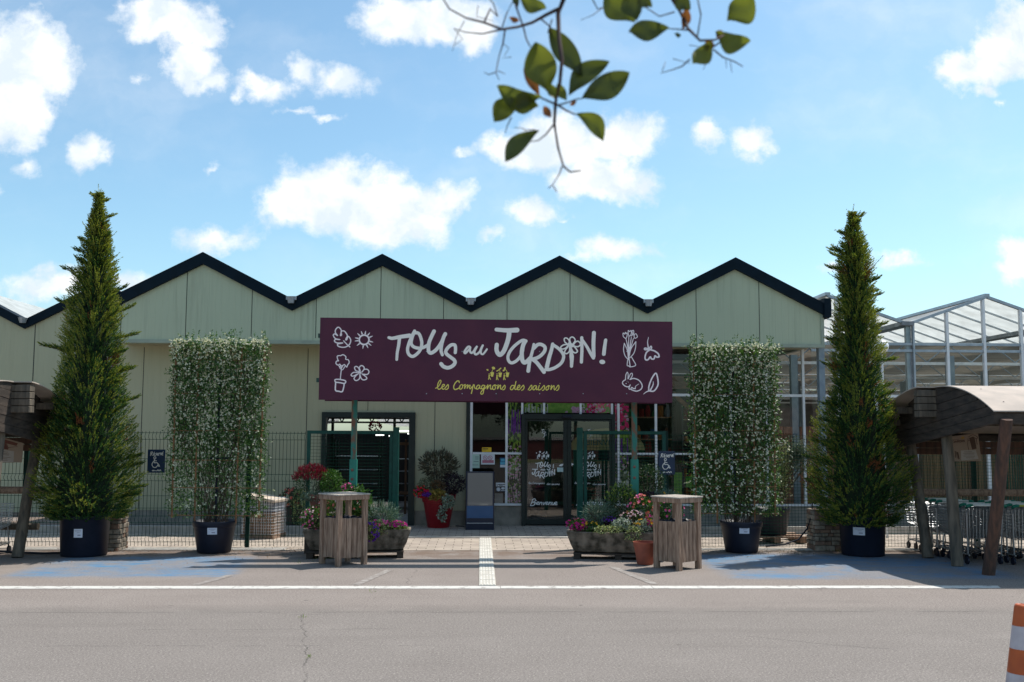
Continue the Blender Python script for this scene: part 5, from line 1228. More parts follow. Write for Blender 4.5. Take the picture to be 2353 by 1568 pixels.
def black_pot(name, x, y, r, h, label, tagpos, taper=.9, group='black nursery pots', rim=True):
    e = empty(name, (x, y, 0), label, 'pot', group)
    mb = MB(); prof = [(0,.003),(r*taper-.01,.003),(r*taper,.02),(r*.985,h*.8),(r*1.0,h*.82),(r*1.03,h*.83),(r*1.045,h*.97),(r*1.045,h),(r*.98,h),(r*.96,h*.88),(0,h*.88)] if rim else \
      [(0,.003),(r*taper-.01,.003),(r*taper,.02),(r*1.0,h*.93),(r*1.03,h*.94),(r*1.03,h),(r*.98,h),(r*.97,h*.9),(0,h*.9)]
    mb.lathe(prof, (x, y, 0), 40, wob=.004); mb.build('pot_body', BLACKP, e, smooth=False)
    me = e.children[0].data; me.polygons.foreach_set('use_smooth', [True]*len(me.polygons))
    mb = MB(); mb.lathe([(0,h*.93),(r*.95,h*.9)], (x,y,0), 24); mb.build('soil', SOIL, e)
    if tagpos:
        (tx, ty, tw_, th) = tagpos; mb = MB()
        P = []
        rr_ = lambda z: (r*taper+(r*.985-r*taper)*min(1,z/(h*.8)))+.006
        yy = y-r
        xa, za = at(tx-tw_, ty+th, yy); xb, zb = at(tx+tw_, ty-th, yy)
        vs = []
        for z in (za, zb):
            for k in range(5):
                xx = xa+(xb-xa)*k/4; dx = xx-x; vs.append((xx, y-sqrt(max(.0001, rr_(z)**2-dx*dx))-.002, z))
        mb.add(vs, [(k, k+1, k+6, k+5) for k in range(4)])
        T = lambda a, c: at(tx-tw_+a*2*tw_/100, ty-th+c*2*th/70, 1)
        mb.build('label_sticker', mat('label_paper', (.60,.62,.70), (.56,.58,.66), 5, .6), e)
        mb = MB()
        for (u0, u1, v, wv) in ((.12,.86,.22,.03),(.35,.7,.42,.02),(.45,.8,.72,.06)):
            xx0, xx1 = xa+(xb-xa)*u0, xa+(xb-xa)*u1; zz = zb+(za-zb)*v; dz = (zb-za)*wv; vs = []
            for z in (zz-dz, zz+dz):
                for k in range(4):
                    xx = xx0+(xx1-xx0)*k/3; dx = xx-x; vs.append((xx, y-sqrt(max(.0001, rr_(z)**2-dx*dx))-.004, z))
            mb.add(vs, [(k, k+1, k+5, k+4) for k in range(3)])
        mb.build('label_print', mat('label_ink', (.25,.25,.33)), e)
    return e
# potted conifers
px_, py_ = -5.62, 14.56
black_pot('plant_pot', px_, py_, .335, .57, 'large black pot holding the left conifer', (179,1226,10,10), .93, 'large black pots of the conifers', rim=False)
conifer(px_, py_, .50, 4.85, [(0,.58),(.05,.70),(.10,.73),(.24,.66),(.32,.62),(.40,.55),(.49,.46),(.59,.43),(.69,.33),(.76,.27),(.835,.20),(.91,.125),(.967,.05),(1,.0)], 21, 'tall pointed conifer in a black pot at the left, ragged yellow green tip', .62)
px_, py_ = 5.62, 14.64
black_pot('plant_pot', px_, py_, .325, .57, 'large black pot holding the right conifer', (1977,1222,11,9), .93, 'large black pots of the conifers', rim=False)
conifer(px_-.02, py_, .42, 4.78, [(0,.56),(.05,.72),(.12,.78),(.18,.73),(.236,.65),(.33,.57),(.426,.45),(.55,.35),(.68,.30),(.81,.26),(.88,.22),(.92,.15),(.97,.05),(1,.0)], 22, 'tall pointed conifer in a black pot at the right with a few brown tufts', .50)

JL = leafmat('jasmine_leaf', (.020,.065,.014), (.105,.21,.045), .32, .35, .5)
JF = leafmat('jasmine_flower', (.50,.48,.34), (.78,.76,.58), .25, .6)
def jasmine(x, y, xa, xb, z0, z1, seed, dens, label, flw, fpow=1.4):
    rr = random.Random(seed)
    e = empty('jasmine_screen', (x, y, .4), label, 'climbing plant', 'white flowering jasmine screens on bamboo')
    W = xb-xa
    mb = MB()
    for t in (.03,.27,.73,.97): mb.tube([(xa+W*t+ (.02 if t<.5 else -.02), y-.03, z0-.02 if t in (.03,.97) else .42),(xa+W*t, y-.03, z1-.1)], .014, 6)
    for z in (z0+.02, z0+.42, z0+.82, z0+1.25, z0+1.8, z0+2.3): mb.tube([(xa+.02, y-.045, z),(xb-.02, y-.045, z+rr.uniform(-.01,.01))], .006, 5)
    mb.build('bamboo_canes', BAMBOO, e)
    mb = MB(); mb.tube([(xa+W*.5, y, .4),(xa+W*.5, y, z1-.4)], .02, 6)
    for z in (z0+.85, z0+1.25): mb.tube([(xa+W*.42, y-.03, z),(xa+W*.62, y-.03, z)], .012, 5)
    mb.build('black_stake', BLACKP, e)
    mb = MB(); nodes_ = []
    for i in range(46):       # twining stems
        bx = x+rr.uniform(-.18,.18); tx = xa+W*rr.random(); P = []
        for k in range(14):
            t = k/13; ph = rr.uniform(0,6); px = bx+(tx-bx)*min(1,t*1.7+.05)+.05*sin(t*14+i); P.append(Vector((min(max(px,xa),xb), y+rr.uniform(-.07,.07), .42+(z1-.45)*t)))
        mb.tube(P, .0045, 4)
    mb.build('stems', TWIG, e)
    vs, fs = [], []; fv, ff = [], []
    def dz(z):   # density by height
        t = (z-z0)/(z1-z0); return dens[0]+(dens[1]-dens[0])*min(1, max(0, (t-.1)/.55))
    n = int(23000*W/1.45)
    for i in range(n):
        px = xa+W*rr.random(); z = z0+(z1-z0)*rr.random()
        nz = mnoise.noise(Vector((px*4.2, z*3.2, seed)))*.5+.5; nf = mnoise.noise(Vector((px*13, z*11, seed+9)))*.5+.5
        if rr.random() > dz(z)*(.35+1.3*nz): continue
        if nf < .30 and rr.random() < .8*(1.15-dz(z)): continue
        th = .05+.09*dz(z)
        edge = .06*rr.gauss(0,.5)
        p = Vector((px+edge, y+rr.uniform(-th, th), z+rr.gauss(0,.015)))
        leaf(vs, fs, p, (rnd_dir(rr)+Vector((0,-.2,-.1))).normalized(), rnd_dir(rr), rr.uniform(.04,.065), rr.uniform(.017,.026), .1)
    for i in range(70):       # loose shoots sticking out of top and sides
        side = rr.choice('tttlr'); 
        if side == 't': p = Vector((xa+W*rr.random(), y+rr.uniform(-.05,.1), z1)); d = Vector((rr.uniform(-.4,.4),rr.uniform(-.2,.2),1)); L = rr.uniform(.05,.20)
        else: s = 1 if side == 'r' else -1; p = Vector((xb if s > 0 else xa, y, z0+(z1-z0)*rr.uniform(.15,1))); d = Vector((s, rr.uniform(-.3,.3), rr.uniform(-.5,.6))); L = rr.uniform(.05,.18)
        d.normalize(); m = int(L/.018)
        for k in range(m):
            q = p+d*L*k/m+Vector((0,0,-.25*(L*k/m)**2)); leaf(vs, fs, q, (d*.5+rnd_dir(rr)).normalized(), rnd_dir(rr), rr.uniform(.035,.05), .018, .1)
            if rr.random() < .12*flw: 
                for pe in range(4): a = 2*pi*pe/5; leaf2(fv, ff, q, Vector((cos(a),-.4,sin(a))).normalized(), Vector((0,-1,0)), .02, .014)
    nfl = int(2300*flw*W/1.45)
    for i in range(nfl):
        px = xa+W*rr.random(); z = z0+(z1-z0)*(1-rr.random()**fpow)
        nz = mnoise.noise(Vector((px*3.5, z*2.8, seed+31)))*.5+.5
        if rr.random() > (.35+.9*nz)*min(1, dz(z)+.1): continue
        c = Vector((px+.03*rr.gauss(0,1), y-rr.uniform(.04,.16), z+(.03 if rr.random()<.1 else 0)))
        for f_ in range(rr.choice([1,2,2,3])):
            cc = c+rnd_dir(rr)*.017; nn = (Vector((0,-1,.3))+rnd_dir(rr)*.6).normalized(); a0 = rr.uniform(0,6)
            u = nn.orthogonal().normalized(); w = nn.cross(u)
            for pe in range(5):
                a = a0+2*pi*pe/5; d = (u*cos(a)+w*sin(a)+nn*.15).normalized(); leaf2(fv, ff, cc, d, nn, rr.uniform(.012,.017), .011)
    mesh_obj('leaves', vs, fs, JL, e); mesh_obj('flowers', fv, ff, JF, e)
    return e
yj = 14.92
xa, _ = at(393, 1000, yj); xb, _ = at(610, 1000, yj)
black_pot('plant_pot', -3.88, yj, .30, .46, 'medium black pot under the left flowering screen', (487,1221,11,8), .80)
jasmine(-3.88, yj, xa, xb, .52, at(500,783,yj)[1], 31, (.36,1.0), 'tall flat jasmine screen with white flowers in a black pot, left of the sign', .60, 2.2)
yj = 15.05
xa, _ = at(1588, 1000, yj); xb, _ = at(1786, 1000, yj)
black_pot('plant_pot', 3.92, yj-.05, .30, .46, 'medium black pot under the right flowering screen', (1711,1219,11,8), .80)
jasmine(3.92, yj, xa, xb, .55, at(1680,793,yj)[1], 32, (.62,1.0), 'tall flat jasmine screen thick with white flowers in a black pot, right of the sign', .78, 1.5)

# ------------------------------------------------------------------ generic planting
def bush(name, c, rad, n, ll, lw, m, label, cat='plant', up=.3, group=None, flowers=None, stems=14, droop=0, hollow=.55, spiky=False, stem0=None, parts=None):
    """c centre; leaves in an ellipsoid shell; flowers = [(material, count, size, 'top'|'all'|'tuft', yrange)]"""
    rr = random.Random(hash(label) % 99991 if False else sum(map(ord, label)))
    c = Vector(c); base = Vector(stem0) if stem0 else Vector((c.x, c.y, c.z-rad[2]))
    e = empty(name, base, label, cat, group)
    mb = MB(); vs, fs = [], []
    for i in range(stems):
        d = rnd_dir(rr); q = c+Vector((d.x*rad[0], d.y*rad[1], d.z*rad[2]))*.85; mid = base.lerp(q, .5)+rnd_dir(rr)*min(rad)*.15
        mb.tube([base, mid, q], .0035, 4)
    mb.build('stems', TWIG, e)
    for i in range(n):
        d = rnd_dir(rr); u = hollow+(1-hollow)*rr.random()
        nz = .82+.36*(mnoise.noise(Vector((d.x*2.3, d.y*2.3, d.z*2.3+c.x*3)))*.5+.5)
        q = c+Vector((d.x*rad[0], d.y*rad[1], d.z*rad[2]))*u*nz
        dd = (d*(.8 if spiky else .45)+rnd_dir(rr)*(.35 if spiky else .8)+Vector((0,0,up-droop))).normalized()
        leaf(vs, fs, q, dd, rnd_dir(rr), ll*rr.uniform(.7,1.2), lw*rr.uniform(.8,1.2), .12)
    mesh_obj('leaves', vs, fs, m, e)
    for (fm, cnt, size, where) in (flowers or []):
        fv, ff = [], []
        for i in range(cnt):
            d = rnd_dir(rr)
            if where == 'top': d.z = abs(d.z)*.8+.25; d.y = -abs(d.y) if rr.random() < .6 else d.y; d.normalize()
            if where == 'front': d.y = -abs(d.y)-.2; d.normalize()
            q = c+Vector((d.x*rad[0], d.y*rad[1], d.z*rad[2]))*rr.uniform(1.0,1.12)
            if where == 'tuft':
                d.z = abs(d.z)+.2; d.normalize(); q = c+Vector((d.x*rad[0], d.y*rad[1], d.z*rad[2]))*rr.uniform(.8,1.08)
                for k in range(3): leaf(fv, ff, q+rnd_dir(rr)*.008, (Vector((0,0,1))+d*.4+rnd_dir(rr)*.35).normalized(), rnd_dir(rr), size*rr.uniform(.8,1.3), size*.28)
            else:
                nn = (d+Vector((0,-.5,.3))).normalized(); u = nn.orthogonal().normalized(); w = nn.cross(u); a0 = rr.uniform(0,6)
                for pe in range(5):
                    a = a0+2*pi*pe/5; leaf(fv, ff, q, (u*cos(a)+w*sin(a)+nn*.35).normalized(), nn, size*.62, size*.6, -.1)
        mesh_obj('flowers', fv, ff, fm, e)
    return e
LG_DARK = leafmat('leaf_dark', (.008,.028,.008), (.035,.09,.018), .2, .4)
LG_MID = leafmat('leaf_mid', (.02,.07,.012), (.09,.19,.03), .3, .45)
LG_LIME = leafmat('leaf_lime', (.05,.12,.02), (.24,.32,.06), .35, .5)
LG_SILV = leafmat('leaf_silver', (.06,.11,.08), (.19,.27,.21), .2, .7)
LG_VARI = leafmat('leaf_variegated', (.06,.12,.03), (.50,.52,.24), .25, .5, bias=.4)
LG_WHT = leafmat('leaf_silver_white', (.14,.20,.14), (.48,.53,.44), .2, .7)
LG_PURP = leafmat('leaf_purple', (.008,.006,.012), (.045,.018,.04), .15, .4)
LG_OLIV = leafmat('leaf_olive', (.05,.075,.05), (.21,.26,.19), .2, .5)
LG_PHOT = leafmat('leaf_photinia', (.035,.045,.028), (.14,.11,.075), .2, .35)
LG_PHO2 = leafmat('leaf_marbled', (.09,.12,.075), (.24,.23,.14), .2, .45)
F_RED = leafmat('tips_red', (.10,.008,.02), (.30,.02,.05), .3); F_PINK = leafmat('petal_pink', (.55,.05,.22), (.75,.16,.36), .3)
F_MAG = leafmat('petal_magenta', (.38,.008,.16), (.60,.02,.26), .3); F_PURP = leafmat('petal_purple', (.09,.01,.26), (.17,.03,.42), .3)
F_PALE = leafmat('petal_pale_pink', (.62,.38,.44), (.80,.60,.60), .3); F_SALM = leafmat('petal_salmon', (.55,.10,.08), (.72,.24,.16), .3)
F_YEL = leafmat('petal_yellow', (.65,.30,.01), (.80,.45,.03), .3); F_SCAR = leafmat('petal_scarlet', (.50,.005,.012), (.75,.02,.03), .3)
F_WHITE = leafmat('petal_white', (.6,.58,.5), (.8,.78,.7), .3)

# ------------------------------------------------------------------ stone troughs
def trough(cx_, cy_, L, W, z0, z1, rz, label, seed):
    e = empty('stone_trough', (cx_, cy_, 0), label, 'planter', 'long stone troughs planted with flowers', rz)
    mb = MB(); n = 26; V = []; rr = random.Random(seed)
    # loft: body narrower and shorter at the base, rounded belly, hollow top
    def ring(l, w, z, k=.05):
        out = []; pts = []
        for i in range(n):
            t = i/n*2*pi; c, s = cos(t), sin(t); ex = .28
            x = l/2*np.sign(c)*abs(c)**ex; y = w/2*np.sign(s)*abs(s)**ex; j = .006
            out.append((x+rr.uniform(-j,j), y+rr.uniform(-j,j), z+rr.uniform(-j,j)*.6))
        return out
    H = z1-z0
    levels = [ring(L*.80, W*.55, z0), ring(L*.86, W*.72, z0+.015), ring(L*.92, W*.88, z0+H*.35), ring(L*.965, W*.97, z0+H*.7), ring(L, W, z0+H*.96), ring(L*.995, W*.99, z1), ring(L*.92, W*.82, z1), ring(L*.91, W*.8, z1-.09)]
    vs = [p for l in levels for p in l]; fs = [tuple(range(n-1,-1,-1))]
    for i in range(len(levels)-1):
        for k in range(n): fs.append((i*n+k, i*n+(k+1)%n, (i+1)*n+(k+1)%n, (i+1)*n+k))
    mb.add(vs, fs); o = mb.build('trough_body', STONE, e, world=False)
    mb = MB(); mb.add(ring(L*.9, W*.79, z1-.04), [tuple(range(n))]); mb.build('soil', SOIL, e, world=False)
    return e
tl = trough(-1.73, 14.38, 1.52, .46, .105, .40, radians(5), 'long stone trough left of the entrance path', 1)
trr = trough(1.98, 14.18, 1.50, .46, .095, .385, radians(-9), 'long stone trough right of the entrance path, behind the terracotta pot', 2)
def pallet(cx_, cy_, L, W, rz, label, h=.09):
    e = empty('pallet', (cx_, cy_, 0), label, 'pallet', 'low wooden boards under the troughs', rz)
    mb = MB()
    for k in range(4): mb.bb(-L/2, L/2, -W/2+k*(W-.08)/3, -W/2+.08+k*(W-.08)/3, h-.02, h)
    mb.build('deck_boards', WOODD, e, world=False)
    mb = MB()
    for x in (-L/2+.05, 0, L/2-.05): mb.bb(x-.045, x+.045, -W/2+.01, W/2-.01, 0, h-.0205)
    mb.build('bearers', WOODD, e, world=False)
pallet(-1.75, 14.37, 1.35, .42, radians(5), 'low dark pallet under the left stone trough', .10)
pallet(1.96, 14.2, 1.25, .40, radians(-9), 'low dark pallet under the right stone trough', .09)
def P3(x, y, Y, dz=0): X, Z = at(x, y, Y); return (X, Y, Z+dz)
def rd_(w, Y): return w/FPX*Y     # photo px to metres at depth Y
GRPL = 'flowers and shrubs in and around the stone troughs'
YT = 14.36
bush('flower_plant', P3(880,1187,YT+.05), (.26,.15,.20), 1300, .07,.009, LG_SILV, 'silvery blue feathery mound at the right end of the left trough', group=GRPL, spiky=True, stem0=P3(880,1215,YT+.05), hollow=.2)
bush('flower_plant', P3(903,1212,YT-.05), (.22,.12,.085), 420, .04,.02, LG_LIME, 'crimson petunias along the right end of the left trough', group=GRPL, flowers=[(F_MAG,42,.034,'top')], stem0=P3(900,1216,YT-.03))
bush('flower_plant', P3(868,1213,YT-.16), (.17,.10,.10), 420, .04,.022, LG_VARI, 'pink petunias in the middle of the left trough', group=GRPL, flowers=[(F_PINK,26,.036,'top')], stem0=P3(866,1218,YT-.1))
bush('flower_plant', P3(849,1222,YT-.22), (.13,.09,.13), 360, .04,.022, LG_VARI, 'violet petunias hanging over the front of the left trough beside the bin', group=GRPL, flowers=[(F_PURP,40,.036,'front')], stem0=P3(848,1210,YT-.15))
bush('shrub', P3(818,1158,YT+.1), (.25,.18,.26), 1500, .045,.024, LG_MID, 'leafy green shrub behind the left bin', 'shrub', group=GRPL, stem0=P3(818,1215,YT+.05))
bush('shrub', P3(838,1190,YT+.15), (.2,.15,.16), 700, .04,.014, LG_DARK, 'low dark shrub between the leafy shrub and the silvery mound', 'shrub', group=GRPL, stem0=P3(836,1215,YT+.05))
bush('flower_plant', P3(780,1172,YT), (.30,.15,.20), 900, .045,.024, LG_LIME, 'lime leaved plant seen through the left bin opening', group=GRPL, flowers=[(F_SALM,26,.035,'front'),(F_PALE,10,.03,'top')], stem0=P3(780,1210,YT))
bush('flower_plant', P3(798,1120,YT+.12), (.07,.06,.05), 60, .035,.015, LG_MID, 'small pink flower heads above the left bin lid', group=GRPL, flowers=[(F_PINK,26,.034,'all')], stem0=P3(798,1200,YT))
bush('shrub', P3(716,1112,15.0), (.27,.22,.26), 1500, .05,.010, LG_DARK, 'dark shrub with red heather like tips behind the left bin', 'shrub', group=GRPL, flowers=[(F_RED,420,.05,'tuft')], stem0=P3(720,1150,15.0), spiky=True)
bush('shrub', P3(762,1112,14.9), (.19,.17,.22), 1500, .035,.016, LG_MID, 'round fine leaved green shrub next to the red tipped shrub', 'shrub', group=GRPL, stem0=P3(762,1160,14.9))
bush('flower_plant', P3(742,1142,14.8), (.36,.14,.09), 900, .035,.012, LG_SILV, 'grey green ground foliage under the red tipped shrub', group=GRPL, stem0=P3(742,1158,14.8))
bush('flower_plant', P3(722,1195,14.55), (.19,.14,.18), 620, .04,.022, LG_MID, 'mixed pink flowering plant at the left end of the left trough', group=GRPL, flowers=[(F_PINK,22,.033,'front'),(F_PALE,16,.03,'front')], stem0=P3(722,1212,14.4))
mb = MB(); q = P3(736,1185,14.9); mb.lathe([(0,0),(.12,0),(.17,.26),(.185,.26),(.185,.31),(.16,.31),(.15,.25),(0,.25)], (q[0], 14.9, q[2]), 20)
tag(mb.build('terracotta_pot', mat('dark_terracotta', (.16,.055,.04), (.11,.04,.03), 5), smooth=False), 'dark terracotta pot on the crate behind the left trough', 'pot')
mb = MB(); mb.bb(q[0]-.2, q[0]+.2, 14.75, 15.1, 0, q[2]-.002); tag(mb.build('crate', WOODD), 'low dark crate under the terracotta pot behind the left trough', 'crate')
# right trough
YT = 14.2
bush('flower_plant', P3(1327,1205,YT+.02), (.15,.12,.07), 260, .035,.02, LG_MID, 'magenta petunias at the left end of the right trough', group=GRPL, flowers=[(F_MAG,75,.036,'all')], stem0=P3(1330,1215,YT+.1))
bush('flower_plant', P3(1378,1180,YT+.12), (.24,.15,.19), 1200, .07,.009, LG_SILV, 'silvery blue feathery mound at the left of the right trough', group=GRPL, spiky=True, stem0=P3(1378,1212,YT+.1), hollow=.2)
bush('flower_plant', P3(1360,1212,YT-.05), (.16,.10,.07), 360, .035,.02, LG_MID, 'yellow pansies beside the magenta petunias', group=GRPL, flowers=[(F_YEL,16,.03,'top')], stem0=P3(1360,1220,YT))
bush('flower_plant', P3(1403,1200,YT+.05), (.12,.09,.07), 280, .03,.018, LG_PURP, 'deep purple pansies behind the yellow pansies', group=GRPL, flowers=[(F_PURP,26,.028,'top')], stem0=P3(1403,1215,YT))
bush('shrub', P3(1430,1162,YT+.2), (.25,.19,.30), 2000, .038,.017, LG_DARK, 'glossy dark shrub in the middle of the right trough', 'shrub', group=GRPL, stem0=P3(1430,1215,YT+.1), flowers=[(LG_LIME,160,.035,'tuft')])
bush('shrub', P3(1490,1105,YT+.75), (.27,.2,.27), 2000, .03,.012, LG_DARK, 'round dark box ball shrub beside the right sign post', 'shrub', group=GRPL, stem0=P3(1490,1180,YT+.6))
bush('shrub', P3(1492,1148,YT+.55), (.2,.15,.11), 700, .035,.02, LG_PURP, 'dark purple leaved plant under the box ball', 'shrub', group=GRPL, stem0=P3(1492,1180,YT+.5))
bush('flower_plant', P3(1475,1175,YT+.05), (.21,.13,.22), 700, .04,.022, LG_MID, 'plant with rusty pink flower heads left of the right bin', group=GRPL, flowers=[(F_SALM,30,.045,'front'),(F_PINK,14,.045,'top')], stem0=P3(1475,1215,YT))
bush('flower_plant', P3(1432,1205,YT-.12), (.15,.09,.08), 520, .035,.014, LG_WHT, 'white silver leaved plant in the centre of the right trough', group=GRPL, stem0=P3(1432,1218,YT-.1), flowers=[(F_WHITE,20,.02,'top')])
bush('flower_plant', P3(1452,1190,YT-.1), (.16,.1,.10), 130, .03,.01, LG_MID, 'pale pink pincushion flowers in the middle of the right trough', group=GRPL, flowers=[(F_PALE,38,.026,'top')], stem0=P3(1450,1212,YT-.1))
bush('flower_plant', P3(1485,1208,YT-.17), (.17,.09,.085), 460, .035,.018, LG_WHT, 'silvery foliage with golden pansies near the right bin', group=GRPL, flowers=[(F_YEL,22,.033,'top')], stem0=P3(1485,1222,YT-.15))
bush('flower_plant', P3(1501,1196,YT-.2), (.09,.07,.10), 160, .03,.016, LG_MID, 'violet pink stock flowers touching the right bin', group=GRPL, flowers=[(F_MAG,34,.03,'front')], stem0=P3(1500,1220,YT-.15))
bush('flower_plant', P3(1400,1218,YT-.2), (.22,.07,.065), 480, .032,.018, LG_VARI, 'lime variegated trailing foliage over the front of the right trough', group=GRPL, droop=.5, stem0=P3(1400,1216,YT-.15))
bush('flower_plant', P3(1458,1228,YT-.26), (.15,.05,.11), 420, .032,.018, LG_VARI, 'ivy trailing down to the terracotta pot', group=GRPL, droop=.9, stem0=P3(1458,1216,YT-.18))
bush('flower_plant', P3(1535,1175,YT+.1), (.22,.13,.2), 800, .04,.022, LG_MID, 'leafy plant with pink blooms seen through the right bin opening', group=GRPL, flowers=[(F_PINK,16,.04,'front')], stem0=P3(1530,1215,YT))
bush('flower_plant', P3(1530,1140,YT+.5), (.19,.12,.1), 600, .035,.012, LG_SILV, 'grey green foliage above the right bin lid', group=GRPL, flowers=[(F_YEL,6,.02,'top')], stem0=P3(1520,1180,YT+.4))
# small weeds along cracks
def weeds(pts, label, m=LG_LIME):
    rr = random.Random(len(pts)*7+len(label)); vs, fs = [], []
    for (x, y, n, r) in pts:
        gx_, gy_ = G(x, y)
        for k in range(n):
            p = Vector((gx_+rr.gauss(0,r), gy_+rr.gauss(0,r*1.2), 0)); leaf(vs, fs, p, (Vector((0,0,.8))+rnd_dir(rr)*.7).normalized(), rnd_dir(rr), rr.uniform(.02,.05), .007)
    o = mesh_obj('weeds', vs, fs, m); tag(o, label, 'weeds', kind='stuff')
weeds([(735,1284,30,.08),(765,1283,26,.05),(822,1283,22,.05),(850,1283,18,.05),(790,1283,16,.05),(700,1292,10,.06)], 'thin weeds growing along the foot of the left trough')
weeds([(695,1420,6,.02),(708,1512,7,.02),(855,1362,5,.02)], 'tiny weeds in the crack across the car park')
weeds([(1610,1262,20,.1),(1890,1265,60,.08),(1925,1268,40,.05),(1750,1270,60,.3),(1820,1268,50,.25),(620,1268,50,.3)], 'dry weeds along the foot of the fence', leafmat('dry_weed', (.10,.07,.02), (.25,.20,.08)))
# dry leaf litter under the fence line
rr = random.Random(77); vs, fs = [], []
for i in range(900):
    x = rr.choice([rr.uniform(-6.3,-2.6), rr.uniform(2.9,8.5)]); y = 15.0+rr.gauss(0,.16) if rr.random() < .75 else rr.uniform(13.4,15)
    leaf2(vs, fs, Vector((x, y, .008+rr.random()*.01)), Vector((rr.uniform(-1,1), rr.uniform(-1,1), rr.uniform(-.1,.4))).normalized(), Vector((0,0,1)), rr.uniform(.015,.035), rr.uniform(.008,.02))
tag(mesh_obj('leaf_litter', vs, fs, leafmat('litter', (.06,.03,.015), (.24,.11,.05), 0, .9)), 'dry brown leaf litter scattered along the fences', 'leaf litter', kind='stuff')

# ------------------------------------------------------------------ red planter, totem, terracotta pot
rx_, ry_ = -.765, 18.82
e = empty('red_planter', (rx_, ry_, 0), 'tall round dark red planter against the green wall', 'planter')
mb = MB(); mb.lathe([(0,.002),(.195,.002),(.205,.015),(.285,.47),(.305,.475),(.325,.60),(.325,.62),(.30,.62),(.29,.55),(0,.55)], (rx_,ry_,0), 40); mb.build('pot_body', REDP, e, smooth=False)
md = e.children[0]; md.data.polygons.foreach_set('use_smooth', [True]*len(md.data.polygons)); bm_ = md.modifiers.new('e', 'EDGE_SPLIT'); bm_.split_angle = radians(40)
G2 = 'plants in the red planter'
bush('standard_shrub', P3(1008,1068,18.8), (.36,.3,.26), 900, .085,.026, LG_PHOT, 'ball headed shrub with brownish leaves standing in the red planter', 'shrub', group=G2, stem0=P3(1010,1140,18.8), stems=30, up=.5, spiky=True)
bush('flower_plant', P3(982,1118,18.7), (.20,.16,.17), 700, .045,.02, LG_PHO2, 'marbled green shrub at the left of the red planter', group=G2, stem0=P3(990,1142,18.75))
bush('flower_plant', P3(1042,1112,18.7), (.22,.18,.22), 900, .04,.026, LG_PURP, 'blackish purple leaved shrub at the right of the red planter', group=G2, stem0=P3(1030,1142,18.75))
bush('flower_plant', P3(968,1130,18.58), (.13,.09,.10), 240, .04,.022, LG_MID, 'scarlet and purple petunias at the left rim of the red planter', group=G2, flowers=[(F_SCAR,40,.045,'front'),(F_MAG,12,.045,'front')], stem0=P3(985,1142,18.6))
bush('flower_plant', P3(980,1137,18.52), (.08,.06,.04), 60, .03,.02, LG_DARK, 'violet petunias below the scarlet ones on the red planter', group=G2, flowers=[(F_PURP,26,.038,'front')], stem0=P3(985,1142,18.6))
bush('flower_plant', P3(1004,1138,18.52), (.15,.07,.10), 420, .05,.036, leafmat('leaf_gold', (.16,.15,.03), (.52,.36,.10), .3), 'golden heuchera leaves at the front rim of the red planter', group=G2, stem0=P3(1004,1142,18.6))
bush('flower_plant', P3(1005,1118,18.62), (.13,.08,.10), 240, .06,.018, leafmat('leaf_copper', (.10,.07,.04), (.30,.17,.09), .3), 'copper coloured upright leaves in the middle of the red planter', group=G2, stem0=P3(1006,1142,18.6), spiky=True)
bush('ivy', P3(1030,1152,18.47), (.13,.05,.13), 420, .04,.03, LG_WHT, 'variegated ivy spilling over the rim of the red planter', group=G2, droop=.6, stem0=P3(1026,1142,18.5))
bush('ivy', P3(1016,1180,18.47), (.09,.03,.16), 170, .04,.03, LG_WHT, 'long trailing strand of variegated ivy on the front of the red planter', group=G2, droop=1, stem0=P3(1020,1160,18.48))
# totem display
e = empty('display_totem', P3(1103,1219,18.3)[0:2]+(0,), 'blue standing display totem with blank reflective screen, between planter and door', 'totem')
x0, z1_ = at(1071, 1084, 18.3); x1, _ = at(1136, 1084, 18.3)
NV = mat('totem_navy', (.008,.016,.045), (.006,.013,.038), 4, .3)
mb = MB(); mb.bb(x0, x1, 18.3, 18.42, 0, z1_); bevel(mb.build('body', NV, e), .008)
Zt = lambda y: at(1103, y, 18.3)[1]
mb = MB(); mb.bb(x0+.03, x1-.03, 18.293, 18.2995, Zt(1162), Zt(1087))
m, nt, N, L, b = nodes('totem_screen'); b.inputs['Base Color'].default_value = (.10,.12,.13,1); b.inputs['Roughness'].default_value = .04; b.inputs['Specular IOR Level'].default_value = .8; b.inputs['Coat Weight'].default_value = .8; b.inputs['Coat Roughness'].default_value = .02
mb.build('screen', m, e)
mb = MB(); mb.bb(x0+.02, x1-.02, 18.295, 18.2998, Zt(1191), Zt(1162.5)); mb.build('blue_band', mat('totem_blue', (.028,.10,.24), (.025,.09,.22), 4, .3), e)
mb = MB(); mb.bb(x0+.02, x1-.02, 18.295, 18.2998, Zt(1203), Zt(1202)); mb.build('white_line', WHITE, e)
mb = MB(); mb.tube([(-.45,19.0,.012),(-.32,18.93,.012),(-.2,18.6,.012),(x0,18.38,.012)], .008, 5); tag(mb.build('cable', BLACKP), 'thin black cable on the paving between red planter and totem', 'cable')
# empty terracotta pot
e = empty('terracotta_pot', (2.24, 13.62, 0), 'empty terracotta plastic pot between the stone trough and the right bin', 'pot')
tx, ty = 2.235, 13.58
mb = MB(); mb.lathe([(0,.004),(.105,.004),(.11,.012),(.142,.235),(.152,.237),(.160,.292),(.163,.30),(.155,.30),(.148,.25),(.11,.03),(0,.03)], (tx,ty,0), 40)
o = mb.build('pot_body', TERRA, e); o.data.polygons.foreach_set('use_smooth', [True]*len(o.data.polygons)); o.modifiers.new('e','EDGE_SPLIT').split_angle = radians(35)

